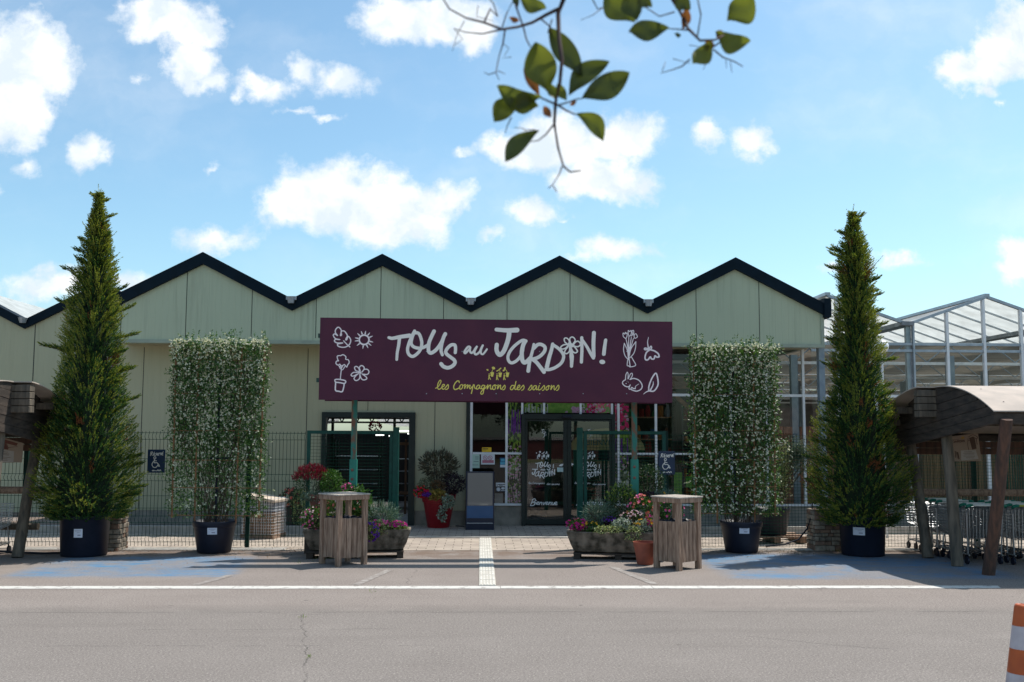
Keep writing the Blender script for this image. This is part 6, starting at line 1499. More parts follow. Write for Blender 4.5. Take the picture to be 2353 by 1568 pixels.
# ------------------------------------------------------------------ wooden bins
def bin_(cx_, cy_, s, rz, H, label, seed):
    e = empty('litter_bin', (cx_, cy_, 0), label, 'litter bin', 'weathered wooden litter bins', rz)
    rr = random.Random(seed); h = s/2
    for a in (-1, 1):
        for b_ in (-1, 1):
            mb = MB(); mb.bb(a*h-.033, a*h+.033, b_*h-.033, b_*h+.033, 0, H-.055+rr.uniform(-.001,.001)); bevel(mb.build('post', WOODG, e, world=False), .005)
    # side planks
    zt, zb = H*.665, H*.105
    for side in range(4):
        n = 4; w = (s-.066)/n; R = Matrix.Rotation(side*pi/2, 3, 'Z')
        mb = MB()
        for k in range(n):
            x = -h+.033+w*(k+.5); d = rr.uniform(-.003,.003); j = rr.uniform(-.006,.006)
            c = R @ Vector((x, -h+.004+d, (zt+zb)/2+j)); mb.box(c, (w-.006, .02, zt-zb), M=R)
        bevel(mb.build('side_planks', WOODG, e, world=False), .003, 1)
    mb = MB(); t = .055; f = h+.045
    for side in range(4):
        R = Matrix.Rotation(side*pi/2, 3, 'Z'); mb.box(R @ Vector((0, -f+.0125, H-.04)), (2*f-.055 if side % 2 else 2*f, .025, .06), M=R)
    bevel(mb.build('lid_frame', WOODG, e, world=False), .003, 1)
    mb = MB(); n = 5; w = 2*(f+.01)/n
    for k in range(n): mb.bb(-f-.01+k*w+.002, -f-.01+(k+1)*w-.002, -f-.01, f+.01, H-.0095, H+.008+rr.uniform(-.001,.001))
    bevel(mb.build('lid_boards', WOODT, e, world=False), .003, 1)
    mb = MB(); mb.bb(-h+.03, h-.03, -h+.03, h-.03, .12, zt-.03); mb.build('liner_box', BLACKP, e, world=False)
    mb = MB()  # bag edge folded over
    P = [];
    for k in range(33):
        a = 2*pi*k/32; r_ = (h-.035)/max(abs(cos(a)), abs(sin(a)))*.98; P.append(Vector((r_*cos(a), r_*sin(a), zt-.015+.014*sin(k*2.3)+.01*cos(k*5.1))))
    mb.tube(P, .02, 5); mb.build('bin_bag', BLACKP, e, world=False)
    return e
bin_(-1.825, 13.62, .40, radians(40), .93, 'weathered wooden litter bin in front of the left trough', 5)
bin_(2.60, 13.20, .38, radians(38), .93, 'weathered wooden litter bin right of the terracotta pot', 6)

# ------------------------------------------------------------------ stone pillars
def pillar(x, y, w, d, h, label, seed):
    e = empty('stone_pillar', (x, y, 0), label, 'pillar', 'dry stone gate pillars'); rr = random.Random(seed)
    mb = MB(); mb.bb(x-w/2+.03, x+w/2-.03, y-d/2+.03, y+d/2-.03, 0, h-.02, 0)
    z = 0
    while z < h:
        hh = min(rr.uniform(.045,.085), h-z)
        for side in range(4):
            L = w if side % 2 == 0 else d; t = -L/2
            while t < L/2-.01:
                l = min(rr.uniform(.07,.17), L/2-t)
                if L/2-(t+l) < .04: l = L/2-t
                j = rr.uniform(-.008,.010); R = Matrix.Rotation(side*pi/2, 3, 'Z'); off = (d if side % 2 == 0 else w)/2
                mb.box(Vector((x,y,0))+R @ Vector((t+l/2, -off+.02+j, z+hh/2)), (l-.008, .06, hh-.008), M=R @ Matrix.Rotation(rr.uniform(-.03,.03),3,'Y'), mi=rr.choice([0,1,1,2])); t += l
        z += hh
    o = mb.build('stones', [mat('stone_grey', (.24,.21,.17), (.13,.11,.09), 14, .95, bump=.6), mat('stone_tan', (.36,.30,.24), (.2,.17,.13), 14, .95, bump=.6), mat('stone_red', (.27,.17,.12), (.17,.11,.08), 14, .95, bump=.6)], e)
    bevel(o, .006, 1)
pillar(at(246,1200,15.15)[0]+.05, 15.2, .36, .36, at(260,1183,15)[1], 'dry stone pillar beside the left conifer pot', 1)
pillar(at(1899,1200,15.2)[0], 15.3, .42, .36, .62, 'dry stone pillar behind the right conifer pot', 2)
mb = MB(); mb.bb(-6.9,-2.9,15.14,15.44,.0,.012); mb.bb(2.9,7.2,15.2,15.4,0,.012); tag(mb.build('fence_footing', CONCP), kind='structure')
# hoses
mb = MB(); mb.tube([(-7.5,15.0,.02),(-6.9,14.85,.02),(-6.6,14.7,.02),(-6.2,14.62,.02),(-5.9,14.7,.02)], .016, 6); tag(mb.build('hose', BLACKP, smooth=True), 'black hose on the ground left of the conifer pot', 'hose')
mb = MB(); p = [P3(1867,1130,15.3),P3(1866,1180,15.3),P3(1855,1215,15.25),P3(1835,1240,15.2),P3(1800,1252,15.15),P3(1760,1256,15.1)]; mb.tube(p, .012, 6); tag(mb.build('hose', BLACKP, smooth=True), 'black cable curving down beside the right stone pillar', 'hose')

# ------------------------------------------------------------------ behind the fence
YC = 16.7
cg = empty('wire_cage', (at(600,1200,YC)[0], YC, 0), 'white wire cage holding cardboard behind the left fence', 'cage')
xa = at(556,1200,YC)[0]; xb = at(640,1200,YC)[0]; z0_, z1_ = .16, .60
CARD = mat('cardboard', (.34,.22,.15), (.27,.17,.11), 3, .9)
rzc = radians(-14); Rc = Matrix.Rotation(rzc, 3, 'Z'); cc = Vector((at(606,1200,YC+.3)[0], YC+.3, 0)); wc, dc = .58, .50
def cg_pt(a, b_, z): return cc+Rc @ Vector((a*wc/2, b_*dc/2, z))
mb = MB()
for i in range(15):
    t = -1+2*i/14; z = .1+.5*i/14
    for s in (-1, 1): mb.tube([cg_pt(t,s,.08), cg_pt(t,s,.66)], .003, 3); mb.tube([cg_pt(s,t,.08), cg_pt(s,t,.66)], .003, 3)
for k in range(13):
    z = .08+.58*k/12; mb.tube([cg_pt(-1,-1,z),cg_pt(1,-1,z),cg_pt(1,1,z),cg_pt(-1,1,z),cg_pt(-1,-1,z)], .003, 3)
mb.build('wire_mesh', WHITE, cg)
mb = MB(); mb.box(cc+Vector((0,0,.255)), (wc-.05, dc-.06, .35), M=Rc); mb.build('cardboard_stack', CARD, cg)
mb = MB(); mb.box(cc+Vector((.02,0,.52)), (wc-.08, dc-.08, .16), M=Rc); mb.build('grey_sack', mat('grey_sack', (.30,.31,.36), (.22,.23,.27), 5, .7, bump=.6, bscale=9), cg)
mb = MB(); mb.box(cc+Vector((0,0,.665)), (wc+.05, dc+.05, .05), M=Rc @ Matrix.Rotation(.16,3,'Y')); o = mb.build('cream_sheet', mat('cream_card', (.62,.52,.42), (.55,.46,.37), 4, .9), cg); bevel(o, .01)
mb = MB(); mb.box(cc+Vector((0,0,.04)), (wc, dc, .07), M=Rc); mb.build('pallet_base', WOODG, cg)
# hanging flower pots at the wall behind the gate
q = P3(668,1150,17.9)
e = empty('flower_pot_stand', (q[0], 17.9, 0), 'dark pot of trailing plants on the ground by the green wall', 'pot')
mb = MB(); mb.lathe([(0,.0),(.1,0),(.16,.42),(.18,.44),(.0,.44)], (q[0]+.05,17.9,.01), 18); mb.build('pot_body', mat('dark_pot', (.08,.06,.05)), e)
bush('flower_plant', P3(668,1142,17.85), (.18,.15,.16), 420, .04,.02, LG_DARK, 'red flowering plant in the pot by the green wall', flowers=[(F_SALM,16,.05,'front'),(F_RED,12,.05,'front')], stem0=P3(675,1165,17.85), group='plants by the green wall behind the fence')
bush('flower_plant', P3(688,1165,17.8), (.16,.14,.34), 900, .045,.022, LG_VARI, 'pale green trailing plant by the green wall behind the fence', droop=.7, stem0=P3(685,1140,17.8), group='plants by the green wall behind the fence')
# rear pot with clipped olive behind right screen
oy = 16.35
ox = at(1772,1200,oy)[0]
mb = MB(); 
for k in range(3): mb.bb(ox-.45, ox+.5, oy-.35+k*.32, oy-.23+k*.32, .10, .12)
for a in (-.4, .0, .42): mb.bb(ox+a-.05, ox+a+.05, oy-.35, oy+.45, .02, .0995)
tag(mb.build('pallet', WOODG), 'worn wooden pallet under the rear black pot behind the right fence', 'pallet')
po = black_pot('plant_pot', ox, oy, .30, .44, 'black pot on a pallet behind the right fence', None, .8); po.location.z = .122
bush('clipped_olive', P3(1832,1046,16.3), (.40,.16,.31), 4200, .038,.010, LG_OLIV, 'clipped flat grey green olive screen behind the right fence', 'shrub', stem0=(ox,oy,.5), stems=26, hollow=.1)
bush('clipped_olive', P3(1800,1085,16.2), (.16,.12,.55), 800, .04,.018, LG_VARI, 'thin cream green climbing plant between jasmine screen and olive', 'shrub', stem0=(ox,oy,.5), stems=10, hollow=.1, flowers=[(F_WHITE,60,.03,'front')])
q = P3(1784,1096,15.6); mb = MB(); mb.bb(q[0]-.045, q[0]+.045, 15.6, 15.604, q[2]-.07, q[2]+.07); tag(mb.build('plant_tag', mat('tag_paper', (.6,.55,.48))), 'pale plant label hanging on the right edge of the right jasmine screen', 'label')

# ------------------------------------------------------------------ globe lamp
e = empty('globe_lamp', (at(2020,800,17)[0], 17, 0), 'white globe lamp on a slim pole behind the right conifer', 'lamp')
gx0, gz0 = at(2026, 797, 17)
me = bpy.data.meshes.new('globe'); import bmesh
bm = bmesh.new(); bmesh.ops.create_uvsphere(bm, u_segments=32, v_segments=20, radius=.118); bm.to_mesh(me); bm.free()
me.polygons.foreach_set('use_smooth', [True]*len(me.polygons))
m, nt, N, L, b = nodes('opal_globe'); b.inputs['Base Color'].default_value = (.85,.85,.85,1); b.inputs['Roughness'].default_value = .25; b.inputs['Subsurface Weight'].default_value = .4; b.inputs['Subsurface Radius'].default_value = (.2,.2,.2)
me.materials.append(m); o = bpy.data.objects.new('globe', me); COL.objects.link(o); o.parent = e; o.location = (gx0-e.location.x, 0, gz0)
mb = MB(); mb.tube([(gx0,17,0),(gx0,17,gz0-.1)], .02, 8); mb.build('pole', WHITE, e); mb = MB(); mb.lathe([(.03,-.14),(.04,-.10),(.03,-.09)], (gx0,17,gz0), 12); mb.build('collar', STEELP, e)

# ------------------------------------------------------------------ cart shelters
def circ3(a, b_, c_):
    (x1,y1),(x2,y2),(x3,y3) = a, b_, c_
    d = 2*(x1*(y2-y3)+x2*(y3-y1)+x3*(y1-y2))
    ux = ((x1*x1+y1*y1)*(y2-y3)+(x2*x2+y2*y2)*(y3-y1)+(x3*x3+y3*y3)*(y1-y2))/d
    uy = ((x1*x1+y1*y1)*(x3-x2)+(x2*x2+y2*y2)*(x1-x3)+(x3*x3+y3*y3)*(x2-x1))/d
    return ux, uy, sqrt((x1-ux)**2+(y1-uy)**2)
AY, AZ, AR = circ3((12.02,2.04),(13.45,2.41),(15.27,1.78))
def arc_z(y): return AZ+sqrt(max(0, AR*AR-(y-AY)**2))
def shelter(s, label):
    """s=+1 right, -1 left; gable end at |X|=6.3"""
    X0, X1 = 6.28*s, 11.2*s
    e = empty('cart_shelter', (8*s, 13.6, 0), label, 'shelter', 'curved roof trolley shelters at both sides')
    def sheet_(ya, yb, xa, name):
        mb = MB(); n = 22; vs = []
        for k in range(n+1):
            y = ya+(yb-ya)*k/n; z = arc_z(y)
            vs += [(xa, y, z), (X1, y, z), (xa, y, z+.014), (X1, y, z+.014)]
        fs = []
        for k in range(n):
            a = 4*k; b_ = a+4
            fs += [(a, a+1, b_+1, b_), (a+2, b_+2, b_+3, a+3), (a, b_, b_+2, a+2), (a+1, a+3, b_+3, b_+1)]
        fs += [(0,2,3,1), (4*n, 4*n+1, 4*n+3, 4*n+2)]
        mb.add(vs, fs); o = mb.build(name, PLY, e); return o
    sheet_(12.02, 13.6, X0, 'roof_sheet'); sheet_(13.604, 15.28, X0-.24*s, 'roof_sheet')
    mb = MB()      # fixing screws
    for y in (12.25, 12.8, 13.3):
        for k in range(6):
            x = X0+s*(.25+.75*k); mb.lathe([(0,.014),(.012,.016),(0,.022)], (x, y, arc_z(y)), 8)
    mb.build('screws', BLACKP, e)
    # gable boards, tilted, clipped by the arc
    ya, yb = 12.05, 15.25; zb = lambda y: 1.90+(1.52-1.90)*(y-ya)/(yb-ya)
    for k in range(7):
        vs = []; n = 30
        ys_ = [ya+(yb-ya)*j/n for j in range(n+1)]
        seq = [(y, zb(y)+k*.115, min(zb(y)+(k+1)*.115-.006, arc_z(y)-.004)) for y in ys_]; seq = [q for q in seq if q[2]-q[1] > .004]
        if len(seq) < 2: continue
        mb = MB(); x_ = 6.3*s+.004*(k % 2)*s
        for (y, lo, hi) in seq: vs += [(x_, y, lo), (x_, y, hi), (x_+.045*s, y, lo), (x_+.045*s, y, hi)]
        fs = []
        for j in range(len(seq)-1):
            a = 4*j; b_ = a+4; fs += [(a, a+1, b_+1, b_), (a+2, b_+2, b_+3, a+3), (a, b_, b_+2, a+2), (a+1, a+3, b_+3, b_+1)]
        m = len(seq)-1; fs += [(0,2,3,1), (4*m, 4*m+1, 4*m+3, 4*m+2)]
        mb.add(vs, fs); mb.build('gable_board', WOODD, e)
    # beams and protruding timber ends
    def beam(xa, y, z0, z1, w, m, name='beam', x1=None):
        mb = MB(); a, c = sorted((xa*s, (x1 if x1 else 11.2)*s)); mb.bb(a, c, y-w/2, y+w/2, z0, z1); bevel(mb.build(name, m, e), .006, 1)
    beam(6.31, 12.09, 1.885, 2.022, .09, WOODD, 'front_beam')
    for k in range(4): beam(6.06, 13.68, 2.0+k*.095, 2.09+k*.095-.004, .16, WOODP, 'ridge_timber')
    beam(6.06, 14.42, 2.06, 2.155, .12, WOODP, 'purlin'); beam(6.06, 14.86, 1.89, 1.985, .12, WOODP, 'purlin'); beam(6.06, 15.2, 1.66, 1.78, .10, WOODD, 'purlin')
    for k in range(3): beam(6.36, 15.12, 1.46+k*.10, 1.555+k*.10, .06, WOODR if k < 2 else WOODD, 'rear_board')
    for m_, pts in ((WOODR, ((12.58,0),(11.99,1.95))), (WOODP, ((13.40,0),(13.62,2.05))), (WOODP, ((14.28,0),(14.78,1.75)))):
        for xx in (6.42, 9.6):
            mb = MB(); (ya_, z0_), (yb_, z1_) = pts
            mb.tube([(xx*s, ya_, z0_), (xx*s+.01*s, (ya_+yb_)/2, (z0_+z1_)/2), (xx*s, yb_, z1_)], [.078, .074, .070], 12); o = mb.build('post', m_, e)
            o.data.polygons.foreach_set('use_smooth', [True]*len(o.data.polygons)); o.modifiers.new('e','EDGE_SPLIT').split_angle = radians(50)
    mb = MB(); mb.tube([(6.2*s if s > 0 else -5.95, 14.78, .90),(11.2*s, 14.78, .90)], .052, 12); o = mb.build('rail', WOODG, e, smooth=False)
    if s < 0: mb = MB(); mb.tube([(-6.42, 14.9, .37),(-11, 14.9, .37)], .05, 12); mb.build('rail', WOODP, e)
    return e
shelter(1, 'curved pale roofed wooden cart shelter at the right edge full of shopping trolleys')
shelter(-1, 'curved roofed wooden cart shelter cut off at the left edge')
KRAFT = mat('kraft_poster', (.34,.25,.185), (.29,.21,.16), 3, .8)
def poster(quad, Y, label, mirror):
    P = [at(x/1.22397, y/1.22397, Y) for x, y in quad]       # tl tr br bl
    e = empty('poster', (P[0][0], Y, P[0][1]), label, 'poster', 'kraft posters under the trolley shelters')
    mb = MB(); mb.add([(a, Y, c) for a, c in P]+[(a, Y+.006, c) for a, c in P], [(3,2,1,0),(4,5,6,7)]+[(i,(i+1)%4,(i+1)%4+4,i+4) for i in range(4)]); mb.build('board', KRAFT, e)
    def T(u, v):      # u,v 0..100
        u /= 100; v /= 100; a = [P[0][i]+(P[1][i]-P[0][i])*u for i in (0,1)]; c = [P[3][i]+(P[2][i]-P[3][i])*u for i in (0,1)]
        return (a[0]+(c[0]-a[0])*v, a[1]+(c[1]-a[1])*v)
    mb = MB(); DK = mat('poster_brown', (.10,.055,.035), rough=.8)
    if not mirror:
        # JARDIN set in capitals
        S = [(2.2,[(6,19),(11,19),(11,25),(7,26)])]
        S += [(2.2,[(14,26),(17,19),(20,26)]), (1.6,[(15,23.5),(19,23.5)]), (2.2,[(23,26),(23,19),(27,19),(27,22),(23,22.5)]), (2,[(25,23),(28,26)]), (2.2,[(31,19),(31,26),(35,25),(35.5,21),(31,19)]), (2.2,[(38.5,19),(38.5,26)]), (2.2,[(42,26),(42,19)]), (2,[(42,19),(47,26)]), (2.2,[(47,26),(47,19)])]
        S += [(1.0,[(5,14),(28,14)])]
        strokes(mb, S, T, y0=Y-.001)
        polyf(mb, [T_ for T_ in [(66,14),(82,10),(86,20),(88,55),(72,58),(68,30)]], T, Y-.0012)
        strokes(mb, [(2,[(62,14),(58,40),(60,60)]), (2,[(64,10),(80,4),(96,14),(92,20),(84,14)]), (2,[(90,18),(92,40)]), (1.6,[(60,22),(70,24)]), (3,[(10,60),(8,84)]), (2,[(14,62),(14,88)]), (5,[(18,66),(20,90)])], T, y0=Y-.002)
        mb.build('print', DK, e)
        mb = MB(); polyf(mb, [(36,8),(48,5),(50,14),(38,15)], T, Y-.0014); mb.build('yellow_patch', mat('ochre', (.42,.24,.06)), e)
        mb = MB(); polyf(mb, [(30,58),(84,60),(90,92),(28,97)], T, Y-.0035); mb.build('paper_sheet', mat('beige_paper', (.42,.36,.32), (.38,.33,.29)), e)
        mb = MB(); strokes(mb, [(1.2,[(42,64),(70,65)]),(1.2,[(38,69),(78,70)]),(1.2,[(42,73),(76,74)]),(1.2,[(38,80),(78,82)]),(1.2,[(46,87),(74,88)])], T, y0=Y-.0045); mb.build('text_lines', DK, e)
    else:
        polyf(mb, [(5,5),(5,45),(45,45),(35,20),(75,22),(80,8)], T, Y-.0012); strokes(mb, [(3,[(35,12),(45,40)]),(2,[(45,36),(80,24)])], T, y0=Y-.002); mb.build('print', mat('poster_red', (.16,.06,.045), rough=.8), e)
        mb = MB(); polyf(mb, [(3,48),(68,48),(68,98),(3,98)], T, Y-.003); mb.build('paper_sheet', mat('beige_paper', (.42,.36,.32), (.38,.33,.29)), e)
        mb = MB(); strokes(mb, [(1.4,[(8,56),(45,56)]),(1.4,[(8,63),(50,63)]),(1.4,[(8,68),(48,68)]),(1.4,[(8,78),(55,78)]),(1.4,[(8,84),(42,84)]),(1.4,[(8,90),(44,90)])], T, y0=Y-.004); mb.build('text_lines', DK, e)
cq = lambda x, y: (2480+x/5.228, 1060+y/5.228)
poster([cq(1010,880),cq(1415,828),cq(1465,1240),cq(1055,1245)], 14.55, 'kraft poster with a paper sheet hanging crooked under the right shelter roof', False)
poster([(-10,1226),(66,1247),(61,1301),(-10,1302)], 14.55, 'kraft poster with a paper sheet under the left shelter roof', True)

# ------------------------------------------------------------------ shopping trolleys
CHR = mat('trolley_wire', (.42,.43,.44), (.34,.35,.36), 8, .32, .75)
def make_cart(label):
    e = empty('shopping_trolley', (0,0,0), label, 'trolley', 'nested shopping trolleys under the shelters')
    W, L = .50, .74; r = .0042
    def wall(mb, a, b_, c_, d_, nv, nh):
        a, b_, c_, d_ = map(Vector, (a, b_, c_, d_))
        for i in range(nv+1): t = i/nv; mb.tube([a.lerp(b_, t), d_.lerp(c_, t)], r, 3, cap=False)
        for i in range(nh+1): t = i/nh; mb.tube([a.lerp(d_, t), b_.lerp(c_, t)], r, 3, cap=False)
    mb = MB(); h = W/2; f = .17      # handle side at y=0, nose at y=+L
    zb0, zb1, zt0, zt1 = .34, .40, .74, .70
    wall(mb, (-h+.02,.06,zb0), (-f,L,zb1), (-f-.02,L+.03,zt1), (-h,.03,zt0), 13, 9)
    wall(mb, (h-.02,.06,zb0), (f,L,zb1), (f+.02,L+.03,zt1), (h,.03,zt0), 13, 9)
    wall(mb, (-f,L,zb1), (f,L,zb1), (f+.02,L+.03,zt1), (-f-.02,L+.03,zt1), 7, 8)
    wall(mb, (-h+.02,.06,zb0), (h-.02,.06,zb0), (h,.03,zt0), (-h,.03,zt0), 10, 9)
    wall(mb, (-h+.02,.06,zb0), (h-.02,.06,zb0), (f,L,zb1), (-f,L,zb1), 8, 10)
    mb.build('basket', CHR, e)
    mb = MB()
    for s in (-1, 1):
        mb.tube([(s*h, -.06, .80), (s*h, .0, .70), (s*(h-.01), .02, .45), (s*(h-.02), .04, .14)], .010, 6)
        mb.tube([(s*(h-.02), .0, .13), (s*(h-.06), .4, .14), (s*(f+.02), L-.06, .14)], .010, 6)
        mb.tube([(s*(f+.02), L-.08, .14), (s*(f+.0), L-.1, .38)], .009, 6)
    mb.tube([(-f, L-.06, .14),(f, L-.06, .14)], .010, 6)
    for k in range(5): t = -h+.06+k*(2*h-.12)/4; mb.tube([(t,.02,.15),(t*.7,L-.08,.15)], .004, 3)
    mb.build('frame', CHR, e)
    mb = MB(); mb.tube([(-h+.05,-.065,.805),(h-.05,-.065,.805)], .014, 8); hd = mb.build('handle', mat('handle_white', (.62,.62,.58), (.5,.5,.46), 6, .5), e)
    for s in (-1, 1):
        mb = MB(); mb.tube([(s*(h-.055),-.065,.805),(s*(h-.02),-.065,.805),(s*(h+.012),-.055,.795),(s*(h+.012),-.01,.765)], [.017,.022,.021,.014], 8); mb.build('handle_cap', mat('cap_green', (.006,.16,.10), (.005,.13,.08), 8, .45), hd)
    for (x, y) in ((-h+.02,.05),(h-.02,.05),(-f-.01,L-.07),(f+.01,L-.07)):
        mb = MB(); mb.tube([(x-.013,y+.02,.052),(x+.013,y+.02,.052)], .05, 14); mb.tube([(x,y,.13),(x,y+.02,.06)], .012, 5); mb.build('wheel', BLACKP, e)
    return e
c0 = make_cart('shopping trolley with green handle caps, nearest of the left row under the right shelter')
spots = [(6.88,13.52,0,None),(6.885,13.72,1,'shopping trolley nested second from the front in the left row under the right shelter'),(6.86,13.92,-1,'shopping trolley nested third from the front in the left row under the right shelter'),
 (6.87,14.40,1,'shopping trolley leading the rear group of the left row, right shelter'),(6.88,14.62,0,'shopping trolley in the middle of the rear group of the left row, right shelter'),(6.87,14.86,0,'rearmost shopping trolley of the left row, right shelter, at the far log rail'),
 (7.48,13.45,1,'shopping trolley with yellowish handle, front of the right hand row, right shelter'),(7.5,13.66,0,'shopping trolley nested second in the right hand row under the right shelter'),(7.49,13.9,0,'shopping trolley nested third in the right hand row under the right shelter'),(7.49,14.4,0,'shopping trolley nested last but one in the right hand row, right shelter'),(7.5,14.15,-1,'shopping trolley at the back of the right hand row under the right shelter'),
 (-6.98,14.15,0,'shopping trolley partly visible at the left edge under the left shelter')]
for i, (x, y, a, lb) in enumerate(spots):
    c = c0 if i == 0 else copy_tree(c0)
    c.location = (x, y, 0); c.rotation_euler = (0,0,radians(a))
    if lb: c['label'] = lb
    if 'yellowish' in (lb or ''):
        for ch in c.children:
            if ch.name.startswith('handle'): ch.data = ch.data.copy(); ch.data.materials[0] = mat('handle_yellow', (.45,.42,.06), (.35,.34,.06), 6, .5)

# ------------------------------------------------------------------ traffic cone
cxx, _ = at(2345, 1385, 5.95)
e = empty('traffic_cone', (cxx, 5.95, 0), 'orange and white striped traffic cone at the lower right edge', 'traffic cone')
ORG = mat('cone_orange', (.50,.10,.02), (.38,.07,.02), 7, .5, contrast=(.3,.6)); CWH = mat('cone_white', (.55,.48,.50), (.42,.36,.38), 9, .55)
def cr_(z): return .138-(.138-.034)*z/.75
def band(za, zb_, m, nm):
    mb = MB(); mb.lathe([(cr_(za), za), (cr_(zb_), zb_)], (cxx,5.95,0), 40); o = mb.build(nm, m, e, smooth=True)
zc = lambda y: at(2345, y, 5.95-.05)[1]
zz = [zc(1550), zc(1494), zc(1441), .752]
band(.03, zz[0]-.115, ORG, 'orange_band'); band(zz[0]-.1145, zz[0]-.0005, CWH, 'white_band'); band(zz[0], zz[1], ORG, 'orange_band'); band(zz[1]+.0005, zz[2]-.0005, CWH, 'white_band')
mb = MB(); mb.lathe([(cr_(zz[2]), zz[2]), (cr_(.735), .735), (.030, .75), (.024,.752), (.02,.73), (.03,.5)], (cxx,5.95,0), 40); mb.build('orange_band', ORG, e, smooth=True)
mb = MB(); mb.bb(cxx-.19, cxx+.19, 5.76, 6.14, .0, .03); bevel(mb.build('base', BLACKP, e), .01)

# ------------------------------------------------------------------ branch hanging over the camera, from a tree beside the car park
YB = 1.75
def bp(x, y, dy=0): 
    X, Z = at((1200+x/2.353)/1.22397, (y/2.353)/1.22397, YB+dy); return Vector((X, YB+dy, Z))
BARK = mat('young_bark', (.075,.035,.03), (.03,.018,.016), 30, .8)
LB = leafmat('branch_leaf', (.075,.088,.02), (.16,.175,.035), .52, .4, .4); LBR = leafmat('branch_leaf_red', (.16,.05,.025), (.28,.11,.04), .45, .5); LBD = leafmat('branch_leaf_dark', (.05,.065,.018), (.085,.10,.028), .4, .4)
e = empty('overhanging_branch', bp(905,-60), 'leafy tree branch hanging into the top of the view, out of focus', 'branch')
pxm = YB/(FPX*1.22397)*1.0/2.353    # metres per crop px
def twig(pts, w0, w1, dy=0):
    P = [bp(x, y, dy+.03*sin(i)) for i, (x, y) in enumerate(pts)]; n = len(P)
    mb.tube(P, [(w0+(w1-w0)*i/(n-1))*pxm*.68 for i in range(n)], 6)
mb = MB()
twig([(930,-120),(905,0),(870,90),(875,250),(895,400),(880,560),(852,680),(845,820),(870,980),(905,1100),(950,1140),(1020,1130)], 30, 7)
twig([(870,60),(790,100),(700,150),(600,180),(500,195),(380,150),(260,120),(150,60),(100,-20)], 20, 7, .04)
twig([(500,195),(370,225),(260,215),(180,190)], 10, 4, .08); twig([(520,190),(505,290),(480,370),(458,480),(480,530)], 10, 4, .08); twig([(458,480),(410,495),(380,480)], 6, 4, .08); twig([(470,470),(520,490)], 5, 3, .08)
twig([(380,150),(420,60),(470,110),(440,20),(390,-30)], 10, 5, .1); twig([(500,180),(530,90),(560,30),(590,-20)], 8, 4, .1); twig([(590,40),(640,180),(660,260),(685,310)], 11, 7); twig([(590,40),(600,-30)], 9, 9)
twig([(250,140),(200,230),(170,340)], 5, 3, .12); twig([(180,190),(240,260),(185,300)], 4, 3, .12); twig([(340,40),(330,110),(440,140)], 5, 3, .12); twig([(505,290),(545,320),(515,370)], 4, 3, .1); twig([(560,380),(500,385)], 4, 2, .12)
twig([(850,690),(760,650),(740,640)], 12, 8); twig([(860,690),(920,730),(985,760)], 12, 7); twig([(845,820),(790,890),(740,930),(690,940)], 10, 5); twig([(740,870),(680,900),(640,850),(580,845)], 6, 3, .05); twig([(720,860),(640,860)], 5, 3, .06)
twig([(860,700),(930,680),(1000,655),(1025,655)], 10, 6); twig([(895,1105),(880,1150),(830,1230),(805,1245)], 8, 5, .02); twig([(840,1235),(860,1270)], 7, 5, .02); twig([(560,780),(535,830),(520,880)], 8, 4, .04)
twig([(760,130),(820,180),(830,230)], 9, 6); twig([(830,130),(800,220)], 8, 5)
twig([(1600,-60),(1630,0),(1690,100),(1730,190),(1810,270),(1910,265),(1965,235)], 24, 8); twig([(1740,395),(1690,440),(1620,465),(1550,485)], 9, 4, .03); twig([(1900,330),(1960,380),(2040,410),(2090,440)], 9, 6, .03); twig([(1980,400),(1985,450)], 4, 3, .05); twig([(2010,410),(2020,480)], 4, 3, .05)
twig([(1790,250),(1815,100),(1790,-20)], 9, 7, .05); twig([(1730,200),(1600,190)], 9, 5); twig([(1560,470),(1580,410)], 5, 3, .04); twig([(1900,310),(1975,255)], 10, 6); twig([(1640,80),(1540,110),(1450,50),(1400,10)], 8, 5, .03)
twig([(1090,-20),(1130,60),(1170,50),(1100,100),(1020,135)], 8, 3, .1); twig([(1850,420),(1830,460)], 4, 3, .05); twig([(1740,300),(1800,310)], 4, 3, .04); twig([(1630,390),(1740,420)], 4, 3, .04)
mb.build('twigs', BARK, e, smooth=True)
def bigleaf(name, base, tip, w, m, dy=0, curve=.0, tilt=.3, seed=0):
    rr = random.Random(int(base[0]*3+tip[1])); a = bp(*base, dy); b_ = bp(*tip, dy+rr.uniform(-.02,.02)); d = b_-a; L = d.length
    if L < 1e-5: return
    d.normalize(); s = d.cross(Vector((0,1,0))).normalized(); W = w*pxm*1.22; nn = s.cross(d)
    vs = []; n = 14; cols = 7
    for i in range(n+1):
        t = i/n; hw = W/2*max(0,sin(pi*t**1.15))**.85+(.012*W if t < .1 else 0)
        c = a+d*L*t-s*curve*1.3*W*sin(pi*t)+Vector((0,1,0))*W*.25*sin(pi*t)
        for j in range(cols):
            u = -1+2*j/(cols-1); vs.append(c+s*hw*u+Vector((0,1,0))*(-abs(u))*W*tilt*.5+Vector((0,1,0))*.05*W*sin(t*9+u*3))
    fs = [(i*cols+j, i*cols+j+1, (i+1)*cols+j+1, (i+1)*cols+j) for i in range(n) for j in range(cols-1)]
    o = mesh_obj(name, vs, fs, m, e); o.data.polygons.foreach_set('use_smooth', [True]*len(o.data.polygons))
